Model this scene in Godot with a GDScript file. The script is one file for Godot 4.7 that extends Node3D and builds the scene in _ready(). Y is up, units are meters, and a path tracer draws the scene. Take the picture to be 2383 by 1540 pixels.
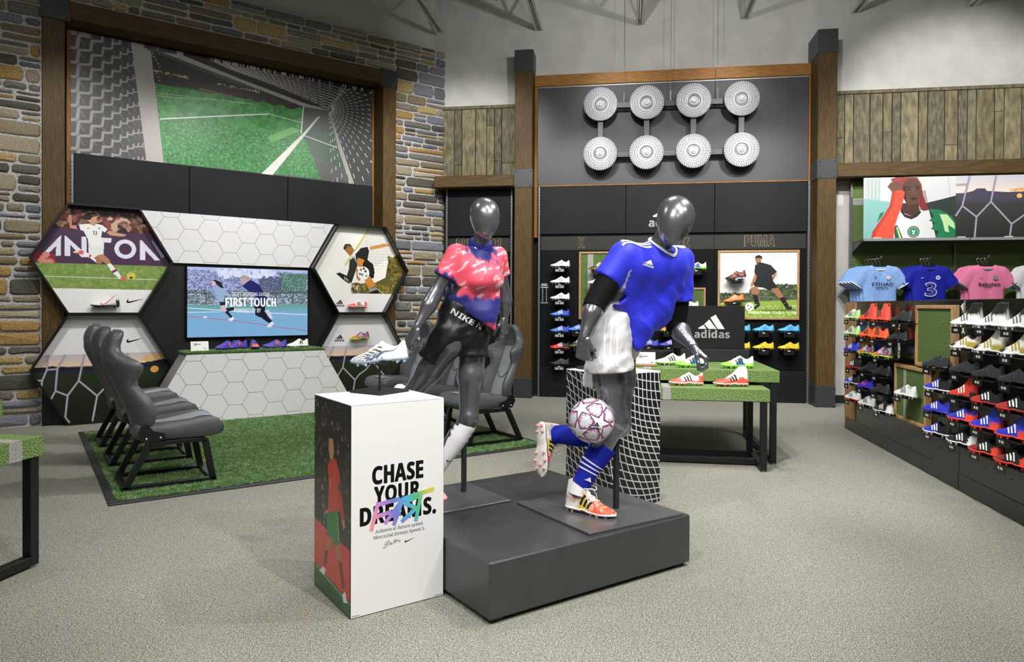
extends Node3D
# A sports shop's football corner: stone wall with hexagon displays, boot walls, two mannequins on a plinth.

func _ready() -> void:
	# --- camera: level view from 1.32 m, lens shifted a little down
	var cam := Camera3D.new()
	cam.name = "camera"
	add_child(cam)
	cam.projection = Camera3D.PROJECTION_FRUSTUM
	cam.keep_aspect = Camera3D.KEEP_HEIGHT
	cam.near = 0.05
	cam.far = 60.0
	cam.size = 0.05 * 1540.0 / 1638.5
	cam.frustum_offset = Vector2(0.0, -0.05 * 46.8 / 1638.5)
	cam.transform = Transform3D(Basis(Vector3.RIGHT, deg_to_rad(-0.4448)) * Basis(Vector3.BACK, deg_to_rad(0.281)), Vector3(0, 1.32, 0))
	cam.current = true
	# --- environment: a closed room, only a little grey outside it
	var we := WorldEnvironment.new()
	we.name = "world"
	var env := Environment.new()
	env.background_mode = Environment.BG_COLOR
	env.background_color = Color(0.5, 0.5, 0.5)
	env.tonemap_mode = Environment.TONE_MAPPER_LINEAR
	env.tonemap_exposure = 1.0
	env.sdfgi_enabled = true
	env.ssao_enabled = true
	env.ssil_enabled = true
	we.environment = env
	add_child(we)
	# --- frames of the plan
	FB = Transform3D(Basis(Vector3(0.98769, 0, 0.15643), UP, Vector3(-0.15643, 0, 0.98769)), Vector3(0.387, 0, -10.191))
	FL = Transform3D(Basis(Vector3(0.80902, 0, -0.58779), UP, Vector3(0.58779, 0, 0.80902)), Vector3(-5.041, 0, -7.545))
	var g := Basis(Vector3(0.82214, 0, -0.56928), UP, Vector3(0.56928, 0, 0.82214))
	FG = Transform3D(g, Vector3(-0.673, 0, -2.938))
	FM = Transform3D(g, Vector3(-2.615, 0, -4.565))
	FR = Transform3D(Basis(Vector3(-0.15643, 0, 0.98769), UP, Vector3(-0.98769, 0, -0.15643)), FB * Vector3(3.61, 0, 0))
	textures()
	lighting()
	room()
	stone_wall()
	timber()
	back_fixture()
	light_rig()
	hex_wall()
	seats_and_mat()
	jerseys()
	plinths()
	tables()
	shoes()
	mannequins()

# ---------------------------------------------------------------- lamps
var lit := 0

func ceiling_panel(p: Vector3, e: float) -> void:
	var o := thing("ceiling_panel_light", "", "ceiling light", T(p.x, p.y, p.z), "white panel lights between the roof joists")
	put(o, "housing", box(Vector3(1.24, 0.07, 0.64), Vector3(0, 0.045, 0), 0.01), mat("d8d8d4", 0.5))
	var m := StandardMaterial3D.new()
	m.albedo_color = Color(0.9, 0.9, 0.9)
	m.emission_enabled = true
	m.emission = Color(1.0, 0.985, 0.95)
	m.emission_energy_multiplier = 1.5
	put(o, "diffuser", box(Vector3(1.2, 0.01, 0.6), Vector3(0, 0.006, 0)), m)
	var l := AreaLight3D.new()
	l.name = "lamp"
	l.area_size = Vector2(1.2, 0.6)
	l.light_energy = e
	l.light_color = Color(1.0, 0.985, 0.955)
	l.area_range = 40.0
	l.area_attenuation = 2.0
	l.shadow_enabled = true
	o.add_child(l)
	l.transform = Transform3D(Basis(Vector3.RIGHT, -PI / 2), Vector3(0, -0.004, 0))
	o.set_meta("label", "white panel light out of view over the %s" % ["left aisle", "space before the back wall", "space beside the gondola", "left front", "camera aisle", "right front", "rear aisle"][lit])
	lit += 1

func track_spot(p: Vector3, target: Vector3, e: float, cone := 34.0, soft := 0.05, over := "", tint := Color(1.0, 0.99, 0.975)) -> void:
	var d := (target - p).normalized()
	var o := thing("track_spotlight", "black track spotlight out of view aimed at the " + over, "spotlight", Transform3D(Basis.looking_at(d, Vector3.UP if absf(d.y) < 0.98 else Vector3.RIGHT), p), "black track spotlights above the shop floor")
	var cm := MB.new()
	cm.xf = Transform3D(Basis(Vector3.RIGHT, PI / 2), Vector3.ZERO)
	cm.lathe([Vector2(0.001, 0.22), Vector2(0.055, 0.22), Vector2(0.062, 0.2), Vector2(0.066, 0.02), Vector2(0.058, 0.02), Vector2(0.056, 0.045)], 20)
	put(o, "can", cm.done(), mat("1a1a1b", 0.5))
	var m := StandardMaterial3D.new()
	m.albedo_color = Color(0.9, 0.9, 0.9)
	m.emission_enabled = true
	m.emission = tint
	m.emission_energy_multiplier = 6.0
	var lens := MB.new()
	lens.xf = Transform3D(Basis(Vector3.RIGHT, PI / 2), Vector3.ZERO)
	lens.lathe([Vector2(0.001, 0.028), Vector2(0.03, 0.03), Vector2(0.055, 0.04), Vector2(0.001, 0.042)], 20)
	put(o, "lens", lens.done(), m)
	put(o, "stem", MB.new().tube([Vector3(0, 0.05, 0.12), Vector3(0, 0.16, 0.14)], [0.012], 8).done(), mat("1a1a1b", 0.5))
	var l := SpotLight3D.new()
	l.name = "lamp"
	l.light_energy = e
	l.light_color = tint
	l.spot_range = 40.0
	l.spot_attenuation = 2.0
	l.spot_angle = cone
	l.spot_angle_attenuation = 0.6
	l.light_size = soft
	l.shadow_enabled = true
	o.add_child(l)
	l.position = Vector3(0, 0, -0.02 - soft)

func lighting() -> void:
	# general light: panels over the aisles, in front of and above the view
	for a in [[-3.4, -3.6, 4.0], [0.4, -5.2, 7.0], [3.4, -4.6, 8.0], [-3.0, 0.4, 5.0], [0.6, -1.2, 8.0], [3.6, -0.6, 8.0], [0.0, 3.0, 7.0]]:
		ceiling_panel(Vector3(a[0], 5.15, a[1]), a[2])
	# wall washers of the back wall
	for a in [[-0.9, 3.0, -1.1, 2.9, 8.0, "narrow black bay"], [0.6, 3.0, 0.6, 1.3, 8.0, "outlined X"], [2.0, 3.0, 1.9, 1.3, 8.0, "middle peg board"], [3.2, 3.0, 3.0, 1.3, 8.0, "framed player picture"], [5.4, 3.2, 5.6, 3.5, 10.0, "grey planks on the right"]]:
		track_spot(FB * Vector3(a[0], 4.75, a[1]), FB * Vector3(a[2], a[3], 0.0), a[4], 34.0, 0.05, a[5])
	for a in [[0.9, 1.25, "left round lamps"], [2.7, 2.5, "right round lamps"]]:
		track_spot(FB * Vector3(a[0], 5.45, 1.3), FB * Vector3(a[1], 3.55, 0.0), 1.7, 30.0, 0.02, a[2])
	for a in [[1.1, "back wall above the lamp board"], [2.9, "back wall above the right timber post"]]:
		track_spot(FB * Vector3(a[0], 4.8, 3.1), FB * Vector3(a[0], 4.9, 0.0), 2.6, 56.0, 0.05, a[1])
	# stone wall and its displays
	for a in [[0.0, 2.8, 0.6, "striker hexagon"], [1.9, 3.0, 2.2, "screen"], [3.9, 2.8, 3.6, "juggler hexagon"]]:
		track_spot(FL * Vector3(a[0], 4.6, a[1]), FL * Vector3(a[2], 1.6, 0.0), 6.5, 38.0, 0.05, a[3])
	# plinth and pedestal
	track_spot(Vector3(1.6, 4.4, -0.6), Vector3(0.1, 1.1, -3.6), 11.0, 26.0, 0.04, "mannequins from the right")
	track_spot(Vector3(-1.2, 4.5, -0.4), Vector3(0.0, 0.9, -3.3), 9.0, 26.0, 0.04, "mannequins from the left")
	track_spot(Vector3(2.2, 4.5, -3.2), Vector3(0.3, 1.0, -3.6), 7.0, 28.0, 0.04, "mannequins from the side")
	# seats, tables and the boot gondola
	track_spot(Vector3(-0.4, 4.4, -5.4), Vector3(-2.2, 0.3, -5.4), 6.0, 34.0, 0.04, "racing seats")
	track_spot(Vector3(0.6, 4.5, -4.0), Vector3(1.6, 0.7, -6.3), 8.0, 32.0, 0.04, "turf tables")
	track_spot(Vector3(1.2, 4.5, -4.6), Vector3(3.4, 0.8, -6.0), 9.0, 34.0, 0.04, "boot gondola's far end")
	track_spot(Vector3(1.0, 4.5, -2.2), Vector3(3.2, 0.8, -5.0), 8.0, 34.0, 0.04, "boot gondola's near end")
	track_spot(Vector3(2.6, 4.6, -6.0), Vector3(5.2, 1.9, -9.2), 9.0, 34.0, 0.04, "jerseys and posters")

func textures() -> void:
	tex.carpet = grain(512, 150, 150, Color(0.40, 0.405, 0.40), Color(1.0, 0.995, 0.96), 0.62, 3, 2, 0.7)
	tex.wear = grain(256, 7, 7, Color(0.93, 0.93, 0.93), Color(1.0, 1.0, 1.0), 0.05, 5, 4, 1.0)
	tex.woodv = grain(256, 46, 3, Color(0.72, 0.68, 0.62), Color(1.0, 1.0, 1.0), 0.10, 11, 4, 0.8)
	tex.woodh = grain(256, 3, 46, Color(0.72, 0.68, 0.62), Color(1.0, 1.0, 1.0), 0.10, 12, 4, 0.8)
	tex.barn = grain(256, 14, 4, Color(0.66, 0.68, 0.68), Color(1.0, 0.98, 0.93), 0.10, 13, 5, 1.0)
	tex.stone = grain(256, 12, 22, Color(0.60, 0.60, 0.60), Color(1.0, 1.0, 1.0), 0.18, 17, 5, 1.0)
	tex.turf = grain(512, 60, 60, Color(0.22, 0.33, 0.17), Color(0.72, 0.82, 0.56), 0.5, 19, 3, 1.0)
	tex.turfd = grain(512, 60, 40, Color(0.22, 0.31, 0.16), Color(0.58, 0.68, 0.45), 0.4, 23, 3, 0.9)
	tex.chalk = grain(128, 40, 40, Color(0.45, 0.45, 0.44), Color(0.97, 0.97, 0.96), 0.6, 29, 2, 0.9)
	tex.weave = grain(256, 100, 100, Color(0.86, 0.86, 0.86), Color(1, 1, 1), 0.3, 31, 1, 0.6)
	tex.leather = grain(256, 70, 70, Color(0.9, 0.9, 0.9), Color(1, 1, 1), 0.1, 37, 2, 0.8)
# ---------------------------------------------------------------- frames
const UP := Vector3(0, 1, 0)
var FB: Transform3D     # back wall: x to the right along it, z out of it
var FL: Transform3D     # stone wall: x along it, z out of it
var FG: Transform3D     # grid of the free-standing fixtures, origin at the printed pedestal's near corner
var FR: Transform3D     # boot gondola: x towards the camera along it, z out of it
var FM: Transform3D     # turf mat, origin at its near left corner
var mats := {}
var used := {}
var tex := {}

func numbered(called: String) -> String:
	if not used.has(called):
		used[called] = 0
		return called
	used[called] += 1
	return "%s_%03d" % [called, used[called]]

func thing(called: String, label: String, category: String, at := Transform3D(), group := "") -> Node3D:
	var o := Node3D.new()
	o.name = numbered(called)
	add_child(o)
	o.transform = at
	tag(o, label, category, group)
	return o

func tag(o: Node, label: String, category: String, group := "") -> Node:
	o.set_meta("label", label)
	o.set_meta("category", category)
	if group:
		o.set_meta("group", group)
	elif o.has_meta("group"):
		o.remove_meta("group")
	return o

func put(parent: Node, called: String, mesh: Mesh, m: Material, at := Transform3D()) -> MeshInstance3D:
	var o := MeshInstance3D.new()
	o.name = numbered(called) if parent == self else called
	o.mesh = mesh
	o.material_override = m
	parent.add_child(o, true)
	o.transform = at
	return o

func struct(called: String, mesh: Mesh, m: Material, at := Transform3D()) -> MeshInstance3D:
	var o := put(self, called, mesh, m, at)
	o.set_meta("kind", "structure")
	return o

func dup(o: Node3D, at: Transform3D, label: String, group := "") -> Node3D:
	var c: Node3D = o.duplicate()
	var base := String(o.name)
	var cut := base.rfind("_")
	if cut > 0 and base.substr(cut + 1).is_valid_int():
		base = base.substr(0, cut)
	c.name = numbered(base)
	add_child(c)
	c.transform = at
	tag(c, label, o.get_meta("category"), group)
	return c

func T(x := 0.0, y := 0.0, z := 0.0) -> Transform3D:
	return Transform3D(Basis(), Vector3(x, y, z))

func TR(p: Vector3, yaw := 0.0, pitch := 0.0, roll := 0.0) -> Transform3D:
	return Transform3D(Basis.from_euler(Vector3(deg_to_rad(pitch), deg_to_rad(yaw), deg_to_rad(roll))), p)

# ---------------------------------------------------------------- materials
func hexc(s: String) -> Color:
	return Color.html(s)

func mat(s: String, rough := 0.6, metal := 0.0, spec := 0.5) -> StandardMaterial3D:
	var key := "%s|%s|%s|%s" % [s, rough, metal, spec]
	if not mats.has(key):
		var m := StandardMaterial3D.new()
		m.albedo_color = hexc(s)
		m.roughness = rough
		m.metallic = metal
		m.metallic_specular = spec
		mats[key] = m
	return mats[key]

func vmat(rough := 0.6, sheen := 0.0, metal := 0.0) -> StandardMaterial3D:
	var key := "v|%s|%s|%s" % [rough, sheen, metal]
	if not mats.has(key):
		var m := StandardMaterial3D.new()
		m.vertex_color_use_as_albedo = true
		m.roughness = rough
		m.metallic = metal
		if sheen > 0.0:
			m.rim_enabled = true
			m.rim = sheen
			m.rim_tint = 0.5
		mats[key] = m
	return mats[key]

func tmat(key: String, tint: String, t: Texture2D, scale: float, rough := 0.7, bump := 0.0, spec := 0.5, world := false) -> StandardMaterial3D:
	if not mats.has(key):
		var m := StandardMaterial3D.new()
		m.albedo_color = hexc(tint)
		m.albedo_texture = t
		m.roughness = rough
		m.metallic_specular = spec
		m.uv1_triplanar = true
		m.uv1_world_triplanar = world
		m.uv1_scale = Vector3.ONE * scale
		if bump > 0.0:
			m.heightmap_enabled = true
			m.heightmap_texture = t
			m.heightmap_scale = bump
		mats[key] = m
	return mats[key]

func pmat(im: Image, rough := 0.5, emit := 0.0, spec := 0.5) -> StandardMaterial3D:
	var m := StandardMaterial3D.new()
	var t := ImageTexture.create_from_image(im)
	m.roughness = rough
	m.metallic_specular = spec
	m.texture_repeat = false
	if emit > 0.0:
		m.albedo_color = Color.BLACK
		m.emission_enabled = true
		m.emission_texture = t
		m.emission_operator = BaseMaterial3D.EMISSION_OP_MULTIPLY
		m.emission = Color.WHITE
		m.emission_energy_multiplier = emit
	else:
		m.albedo_texture = t
	return m

# grey or coloured grain; fx, fy are cycles over the tile, lo..hi the tones
func grain(n: int, fx: float, fy: float, a: Color, b: Color, rnd: float, seed_: int, octaves := 3, contrast := 1.0) -> ImageTexture:
	var f := FastNoiseLite.new()
	f.seed = seed_
	f.frequency = 1.0
	f.fractal_octaves = octaves
	var r := RandomNumberGenerator.new()
	r.seed = seed_
	var d := PackedByteArray()
	d.resize(n * n * 3)
	var i := 0
	for y in n:
		var ay := TAU * y / n
		for x in n:
			# cross-fade two lookups so that the tile repeats without a seam
			var u := float(x) / n
			var v := float(y) / n
			var s := f.get_noise_2d(u * fx, v * fy)
			if u > 0.8:
				s = lerpf(s, f.get_noise_2d((u - 1.0) * fx, v * fy), (u - 0.8) * 5.0)
			if v > 0.8:
				s = lerpf(s, f.get_noise_2d(u * fx, (v - 1.0) * fy), (v - 0.8) * 5.0)
			s = clampf(0.5 + s * contrast + (r.randf() - 0.5) * rnd, 0.0, 1.0)
			d[i] = int(255.0 * lerpf(a.r, b.r, s))
			d[i + 1] = int(255.0 * lerpf(a.g, b.g, s))
			d[i + 2] = int(255.0 * lerpf(a.b, b.b, s))
			i += 3
	return ImageTexture.create_from_image(Image.create_from_data(n, n, false, Image.FORMAT_RGB8, d))

# ---------------------------------------------------------------- mesh builder
class MB:
	var v := PackedVector3Array()
	var n := PackedVector3Array()
	var c := PackedColorArray()
	var uv := PackedVector2Array()
	var ix := PackedInt32Array()
	var col := Color.WHITE
	var xf := Transform3D()

	func vert(p: Vector3, nn: Vector3, t := Vector2.ZERO) -> int:
		v.append(xf * p)
		n.append((xf.basis * nn).normalized())
		c.append(col)
		uv.append(t)
		return v.size() - 1

	# a, b, c counter-clockwise seen from outside
	func tri(a: Vector3, b: Vector3, d: Vector3) -> void:
		var nn := (b - a).cross(d - a)
		if nn.length_squared() < 1e-18:
			return
		nn = nn.normalized()
		var i := vert(a, nn)
		vert(b, nn)
		vert(d, nn)
		ix.append_array([i, i + 2, i + 1])

	func quad(a: Vector3, b: Vector3, d: Vector3, e: Vector3) -> void:
		var nn := (d - a).cross(e - b)
		if nn.length_squared() < 1e-18:
			return
		nn = nn.normalized()
		var i := vert(a, nn, Vector2(0, 1))
		vert(b, nn, Vector2(1, 1))
		vert(d, nn, Vector2(1, 0))
		vert(e, nn, Vector2(0, 0))
		ix.append_array([i, i + 2, i + 1, i, i + 3, i + 2])

	func box(s: Vector3, at := Vector3.ZERO, b := 0.0) -> MB:
		var h := s * 0.5
		b = minf(b, minf(h.x, minf(h.y, h.z)) * 0.9)
		for ax in 3:
			for sg: float in [-1.0, 1.0]:
				var w := Vector3.ZERO
				w[ax] = sg
				var p := Vector3.ZERO
				p[(ax + 1) % 3] = 1.0
				var q := Vector3.ZERO
				q[(ax + 2) % 3] = sg
				var hp := h[(ax + 1) % 3] - b
				var hq := h[(ax + 2) % 3] - b
				var o := at + w * h[ax]
				quad(o - p * hp - q * hq, o + p * hp - q * hq, o + p * hp + q * hq, o - p * hp + q * hq)
		if b > 0.0:
			for ax in 3:
				var e := Vector3.ZERO
				e[ax] = h[ax] - b
				for s1: float in [-1.0, 1.0]:
					for s2: float in [-1.0, 1.0]:
						var i1 := (ax + 1) % 3
						var i2 := (ax + 2) % 3
						var a := at
						a[i1] += s1 * h[i1]
						a[i2] += s2 * (h[i2] - b)
						var d := at
						d[i1] += s1 * (h[i1] - b)
						d[i2] += s2 * h[i2]
						_edge(a, d, e, at)
			for sx: float in [-1.0, 1.0]:
				for sy: float in [-1.0, 1.0]:
					for sz: float in [-1.0, 1.0]:
						var p1 := at + Vector3(sx * h.x, sy * (h.y - b), sz * (h.z - b))
						var p2 := at + Vector3(sx * (h.x - b), sy * h.y, sz * (h.z - b))
						var p3 := at + Vector3(sx * (h.x - b), sy * (h.y - b), sz * h.z)
						if sx * sy * sz > 0.0:
							tri(p1, p2, p3)
						else:
							tri(p1, p3, p2)
		return self

	func _edge(a: Vector3, d: Vector3, e: Vector3, mid: Vector3) -> void:
		var nn := (d - a).cross(e)
		if nn.dot((a + d) * 0.5 - mid) > 0.0:
			quad(a - e, d - e, d + e, a + e)
		else:
			quad(a + e, d + e, d - e, a - e)

	# outline in the xy plane, counter-clockwise, from z0 to z1; the front edge is chamfered by b
	func prism(pts: PackedVector2Array, z0: float, z1: float, b := 0.0, uv_rect := Rect2(0, 0, 0, 0)) -> MB:
		var poly := pts.duplicate()
		if Geometry2D.is_polygon_clockwise(poly):
			poly.reverse()
		# Godot calls y-down clockwise; here y is up
		var area := 0.0
		for i in poly.size():
			area += poly[i].cross(poly[(i + 1) % poly.size()])
		if area < 0.0:
			poly.reverse()
		var inner := poly
		if b > 0.0:
			var off := Geometry2D.offset_polygon(poly, -b, Geometry2D.JOIN_MITER)
			if off.size() == 1 and off[0].size() == poly.size():
				# keep the order: match nearest corners
				inner = PackedVector2Array()
				for p in poly:
					var best := 0
					for j in off[0].size():
						if off[0][j].distance_squared_to(p) < off[0][best].distance_squared_to(p):
							best = j
					inner.append(off[0][best])
			else:
				b = 0.0
		var r := uv_rect
		if r.size.x == 0.0:
			r = Rect2(poly[0], Vector2.ZERO)
			for p in poly:
				r = r.expand(p)
		var idx := Geometry2D.triangulate_polygon(inner)
		for side in 2:
			var z := z1 if side == 0 else z0
			var src := inner if side == 0 else poly
			var id2 := idx if side == 0 else Geometry2D.triangulate_polygon(poly)
			var nn := Vector3(0, 0, 1 if side == 0 else -1)
			var base := v.size()
			for p in src:
				vert(Vector3(p.x, p.y, z), nn, Vector2((p.x - r.position.x) / r.size.x, 1.0 - (p.y - r.position.y) / r.size.y))
			for t in range(0, id2.size(), 3):
				var a := src[id2[t]]
				var ccw := (src[id2[t + 1]] - a).cross(src[id2[t + 2]] - a) > 0.0
				if ccw == (side == 0):
					ix.append_array([base + id2[t], base + id2[t + 2], base + id2[t + 1]])
				else:
					ix.append_array([base + id2[t], base + id2[t + 1], base + id2[t + 2]])
		for i in poly.size():
			var p := poly[i]
			var q := poly[(i + 1) % poly.size()]
			quad(Vector3(p.x, p.y, z0), Vector3(q.x, q.y, z0), Vector3(q.x, q.y, z1 - b), Vector3(p.x, p.y, z1 - b))
			if b > 0.0:
				var pi := inner[i]
				var qi := inner[(i + 1) % poly.size()]
				quad(Vector3(p.x, p.y, z1 - b), Vector3(q.x, q.y, z1 - b), Vector3(qi.x, qi.y, z1), Vector3(pi.x, pi.y, z1))
		return self

	# smooth grid of points, rows x cols; closed wraps the columns
	func grid(rows: Array, closed := false, cols: Array = []) -> MB:
		var w: int = rows[0].size()
		var h: int = rows.size()
		var base := v.size()
		for i in h:
			for j in w:
				var ia := maxi(i - 1, 0)
				var ib := mini(i + 1, h - 1)
				var ja := (j - 1 + w) % w if closed else maxi(j - 1, 0)
				var jb := (j + 1) % w if closed else mini(j + 1, w - 1)
				var du: Vector3 = rows[i][jb] - rows[i][ja]
				var dv: Vector3 = rows[ib][j] - rows[ia][j]
				if du.length_squared() < 1e-14:
					var k := ib if ia == i else ia
					du = rows[k][jb] - rows[k][ja]
				var nn := du.cross(dv)
				if nn.length_squared() < 1e-20:
					nn = UP_
				if cols.size():
					col = cols[i][j]
				vert(rows[i][j], nn, Vector2(float(j) / (w - 1), 1.0 - float(i) / (h - 1)))
		for i in h - 1:
			for j in (w if closed else w - 1):
				var a := base + i * w + j
				var b := base + i * w + (j + 1) % w
				var d := a + w
				var e := b + w
				ix.append_array([a, e, b, a, d, e])
		return self
	const UP_ := Vector3(0, 1, 0)

	func fan(ring: Array, flip := false) -> MB:
		var m := Vector3.ZERO
		for p: Vector3 in ring:
			m += p
		m /= ring.size()
		for i in ring.size():
			var a: Vector3 = ring[i]
			var b: Vector3 = ring[(i + 1) % ring.size()]
			if flip:
				tri(m, b, a)
			else:
				tri(m, a, b)
		return self

	func tube(pts: Array, rad: Array, sides := 8, caps := true) -> MB:
		var rows := []
		var side := Vector3.ZERO
		for i in pts.size():
			var d: Vector3 = (pts[mini(i + 1, pts.size() - 1)] - pts[maxi(i - 1, 0)])
			d = d.normalized()
			if side == Vector3.ZERO:
				side = d.cross(Vector3.UP if absf(d.y) < 0.9 else Vector3.RIGHT).normalized()
			else:
				side = (side - d * side.dot(d)).normalized()
			var up := d.cross(side)
			var r: float = rad[mini(i, rad.size() - 1)]
			var ring := []
			for k in sides:
				var a := TAU * k / sides
				ring.append(pts[i] + (side * cos(a) + up * sin(a)) * r)
			rows.append(ring)
		grid(rows, true)
		if caps:
			fan(rows[0], true)
			fan(rows[-1])
		return self

	# profile of (radius, height) from bottom to top, about y
	func lathe(prof: Array, sides := 24) -> MB:
		var rows := []
		for p: Vector2 in prof:
			var ring := []
			for k in sides:
				var a := -TAU * k / sides
				ring.append(Vector3(cos(a) * p.x, p.y, sin(a) * p.x))
			rows.append(ring)
		return grid(rows, true)

	func bar(a: Vector3, b: Vector3, w: float, h: float, up := Vector3.UP, bev := 0.0) -> MB:
		var keep := xf
		var z := (b - a).normalized()
		if absf(z.dot(up)) > 0.99:
			up = Vector3.RIGHT
		var x := up.cross(z).normalized()
		var y := z.cross(x)
		xf = keep * Transform3D(Basis(x, y, z), (a + b) * 0.5)
		box(Vector3(w, h, a.distance_to(b)), Vector3.ZERO, bev)
		xf = keep
		return self

	func done(colors := false) -> ArrayMesh:
		var a := []
		a.resize(Mesh.ARRAY_MAX)
		a[Mesh.ARRAY_VERTEX] = v
		a[Mesh.ARRAY_NORMAL] = n
		a[Mesh.ARRAY_TEX_UV] = uv
		if colors:
			a[Mesh.ARRAY_COLOR] = c
		a[Mesh.ARRAY_INDEX] = ix
		var m := ArrayMesh.new()
		m.add_surface_from_arrays(Mesh.PRIMITIVE_TRIANGLES, a)
		return m

func box(s: Vector3, at := Vector3.ZERO, b := 0.0) -> ArrayMesh:
	return MB.new().box(s, at, b).done()

func slab(x0: float, y0: float, x1: float, y1: float, z0: float, z1: float, b := 0.0) -> ArrayMesh:
	return MB.new().box(Vector3(x1 - x0, y1 - y0, z1 - z0), Vector3(x0 + x1, y0 + y1, z0 + z1) * 0.5, b).done()

func P2(a: Array) -> PackedVector2Array:
	var p := PackedVector2Array()
	for i in range(0, a.size(), 2):
		p.append(Vector2(a[i], a[i + 1]))
	return p

# flat print on a surface: the polygons a hair's breadth thick
func print_polys(polys: Array, scale: float, off := Vector2.ZERO, z := 0.0, thick := 0.001) -> ArrayMesh:
	var mb := MB.new()
	for a: Array in polys:
		var p := P2(a)
		for i in p.size():
			p[i] = p[i] * scale + off
		mb.prism(p, z, z + thick)
	return mb.done()

const STRIPED_MARK := [[0.11, 0.03, 0.12, 0.0, 0.345, 0.0, 0.26, 0.12], [0.28, 0.14, 0.40, 0.0, 0.63, 0.0, 0.42, 0.28], [0.45, 0.33, 0.66, 0.0, 0.86, 0.0, 0.60, 0.42]]
const TICK_MARK := [[0.13, 0.28, 0.02, 0.15, 0.0, 0.06, 0.07, 0.0, 0.21, 0.02, 1.0, 0.29, 0.29, 0.13, 0.16, 0.105, 0.09, 0.14]]

func font(serif := false, bold := true) -> Font:
	var f := SystemFont.new()
	f.font_names = PackedStringArray(["Droid Serif" if serif else "Droid Sans"])
	f.font_weight = 700 if bold else 400
	return f

# letters as a mesh of the given width and cap height, origin at the left end of the base line
func letters(what: String, width: float, height: float, thick := 0.001, serif := false, bold := true, embolden := 0.0, lean := 0.0) -> ArrayMesh:
	var t := TextMesh.new()
	t.text = what
	t.font = font(serif, bold)
	t.font_size = 48
	t.pixel_size = 0.01
	t.depth = 0.02
	t.curve_step = 1.5
	t.horizontal_alignment = HORIZONTAL_ALIGNMENT_LEFT
	t.vertical_alignment = VERTICAL_ALIGNMENT_TOP
	var a := t.get_mesh_arrays()
	var v: PackedVector3Array = a[Mesh.ARRAY_VERTEX]
	var lo := Vector3.ONE * 1e9
	var hi := -lo
	for p in v:
		lo = lo.min(p)
		hi = hi.max(p)
	var s := Vector3(width / maxf(hi.x - lo.x, 1e-5), height / maxf(hi.y - lo.y, 1e-5), thick / 0.02)
	for i in v.size():
		v[i] = (v[i] - Vector3(lo.x, lo.y, lo.z)) * s
		v[i].x += v[i].y * lean
	if embolden > 0.0:
		# heavier strokes: the same letters laid over themselves a little to each side
		var v0 := v.duplicate()
		var i0: PackedInt32Array = a[Mesh.ARRAY_INDEX].duplicate()
		var n0: PackedVector3Array = a[Mesh.ARRAY_NORMAL].duplicate()
		var e := embolden * height * 0.035
		for d: Vector3 in [Vector3(e, 0, 0), Vector3(-e, 0, 0), Vector3(0, e, 0), Vector3(0, -e, 0), Vector3(e, e, 0) * 0.7, Vector3(-e, -e, 0) * 0.7, Vector3(e, -e, 0) * 0.7, Vector3(-e, e, 0) * 0.7]:
			var at := v.size()
			for p in v0:
				v.append(p + d)
			for q in i0:
				a[Mesh.ARRAY_INDEX].append(q + at)
			a[Mesh.ARRAY_NORMAL].append_array(n0)
	a[Mesh.ARRAY_VERTEX] = v
	var m := ArrayMesh.new()
	var b := []
	b.resize(Mesh.ARRAY_MAX)
	b[Mesh.ARRAY_VERTEX] = v
	b[Mesh.ARRAY_NORMAL] = a[Mesh.ARRAY_NORMAL]
	b[Mesh.ARRAY_INDEX] = a[Mesh.ARRAY_INDEX]
	m.add_surface_from_arrays(Mesh.PRIMITIVE_TRIANGLES, b)
	return m

func striped_logo(parent: Node, w: float, at: Transform3D, m: Material, thick := 0.001) -> void:
	put(parent, "logo_bars", print_polys(STRIPED_MARK, w, Vector2(0, w * 0.03), 0.0, thick), m, at)
	put(parent, "logo_word", letters("adidas", w, w * 0.235, thick, false, true, 0.3), m, at * T(0, -w * 0.235, 0))

func tick_logo(parent: Node, w: float, at: Transform3D, m: Material) -> void:
	put(parent, "tick_logo", print_polys(TICK_MARK, w), m, at)

# ---------------------------------------------------------------- pictures
func pic(w: int, h: int, c: String) -> Image:
	var im := Image.create(w, h, false, Image.FORMAT_RGB8)
	im.fill(hexc(c))
	return im

func pg(im: Image, c: String, a: Array) -> void:
	pgv(im, hexc(c), P2(a))

func pgv(im: Image, c: Color, p: PackedVector2Array) -> void:
	var lo := 1e9
	var hi := -1e9
	for q in p:
		lo = minf(lo, q.y)
		hi = maxf(hi, q.y)
	var w := im.get_width()
	for y in range(maxi(int(lo), 0), mini(int(ceil(hi)), im.get_height())):
		var yy := y + 0.5
		var xs := PackedFloat32Array()
		for i in p.size():
			var a := p[i]
			var b := p[(i + 1) % p.size()]
			if (a.y <= yy) != (b.y <= yy):
				xs.append(a.x + (yy - a.y) / (b.y - a.y) * (b.x - a.x))
		xs.sort()
		for i in range(0, xs.size() - 1, 2):
			var x0 := clampi(roundi(xs[i]), 0, w)
			var x1 := clampi(roundi(xs[i + 1]), 0, w)
			if x1 > x0:
				im.fill_rect(Rect2i(x0, y, x1 - x0, 1), c)

func el(im: Image, c: String, x: float, y: float, rx: float, ry: float, rot := 0.0) -> void:
	var p := PackedVector2Array()
	for i in 20:
		var a := TAU * i / 20.0
		p.append(Vector2(x, y) + Vector2(cos(a) * rx, sin(a) * ry).rotated(rot))
	pgv(im, hexc(c), p)

func ln(im: Image, c: String, a: Array, w: float) -> void:
	var p := P2(a)
	for i in p.size() - 1:
		var d := (p[i + 1] - p[i]).normalized().orthogonal() * w * 0.5
		pgv(im, hexc(c), PackedVector2Array([p[i] + d, p[i + 1] + d, p[i + 1] - d, p[i] - d]))

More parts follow.
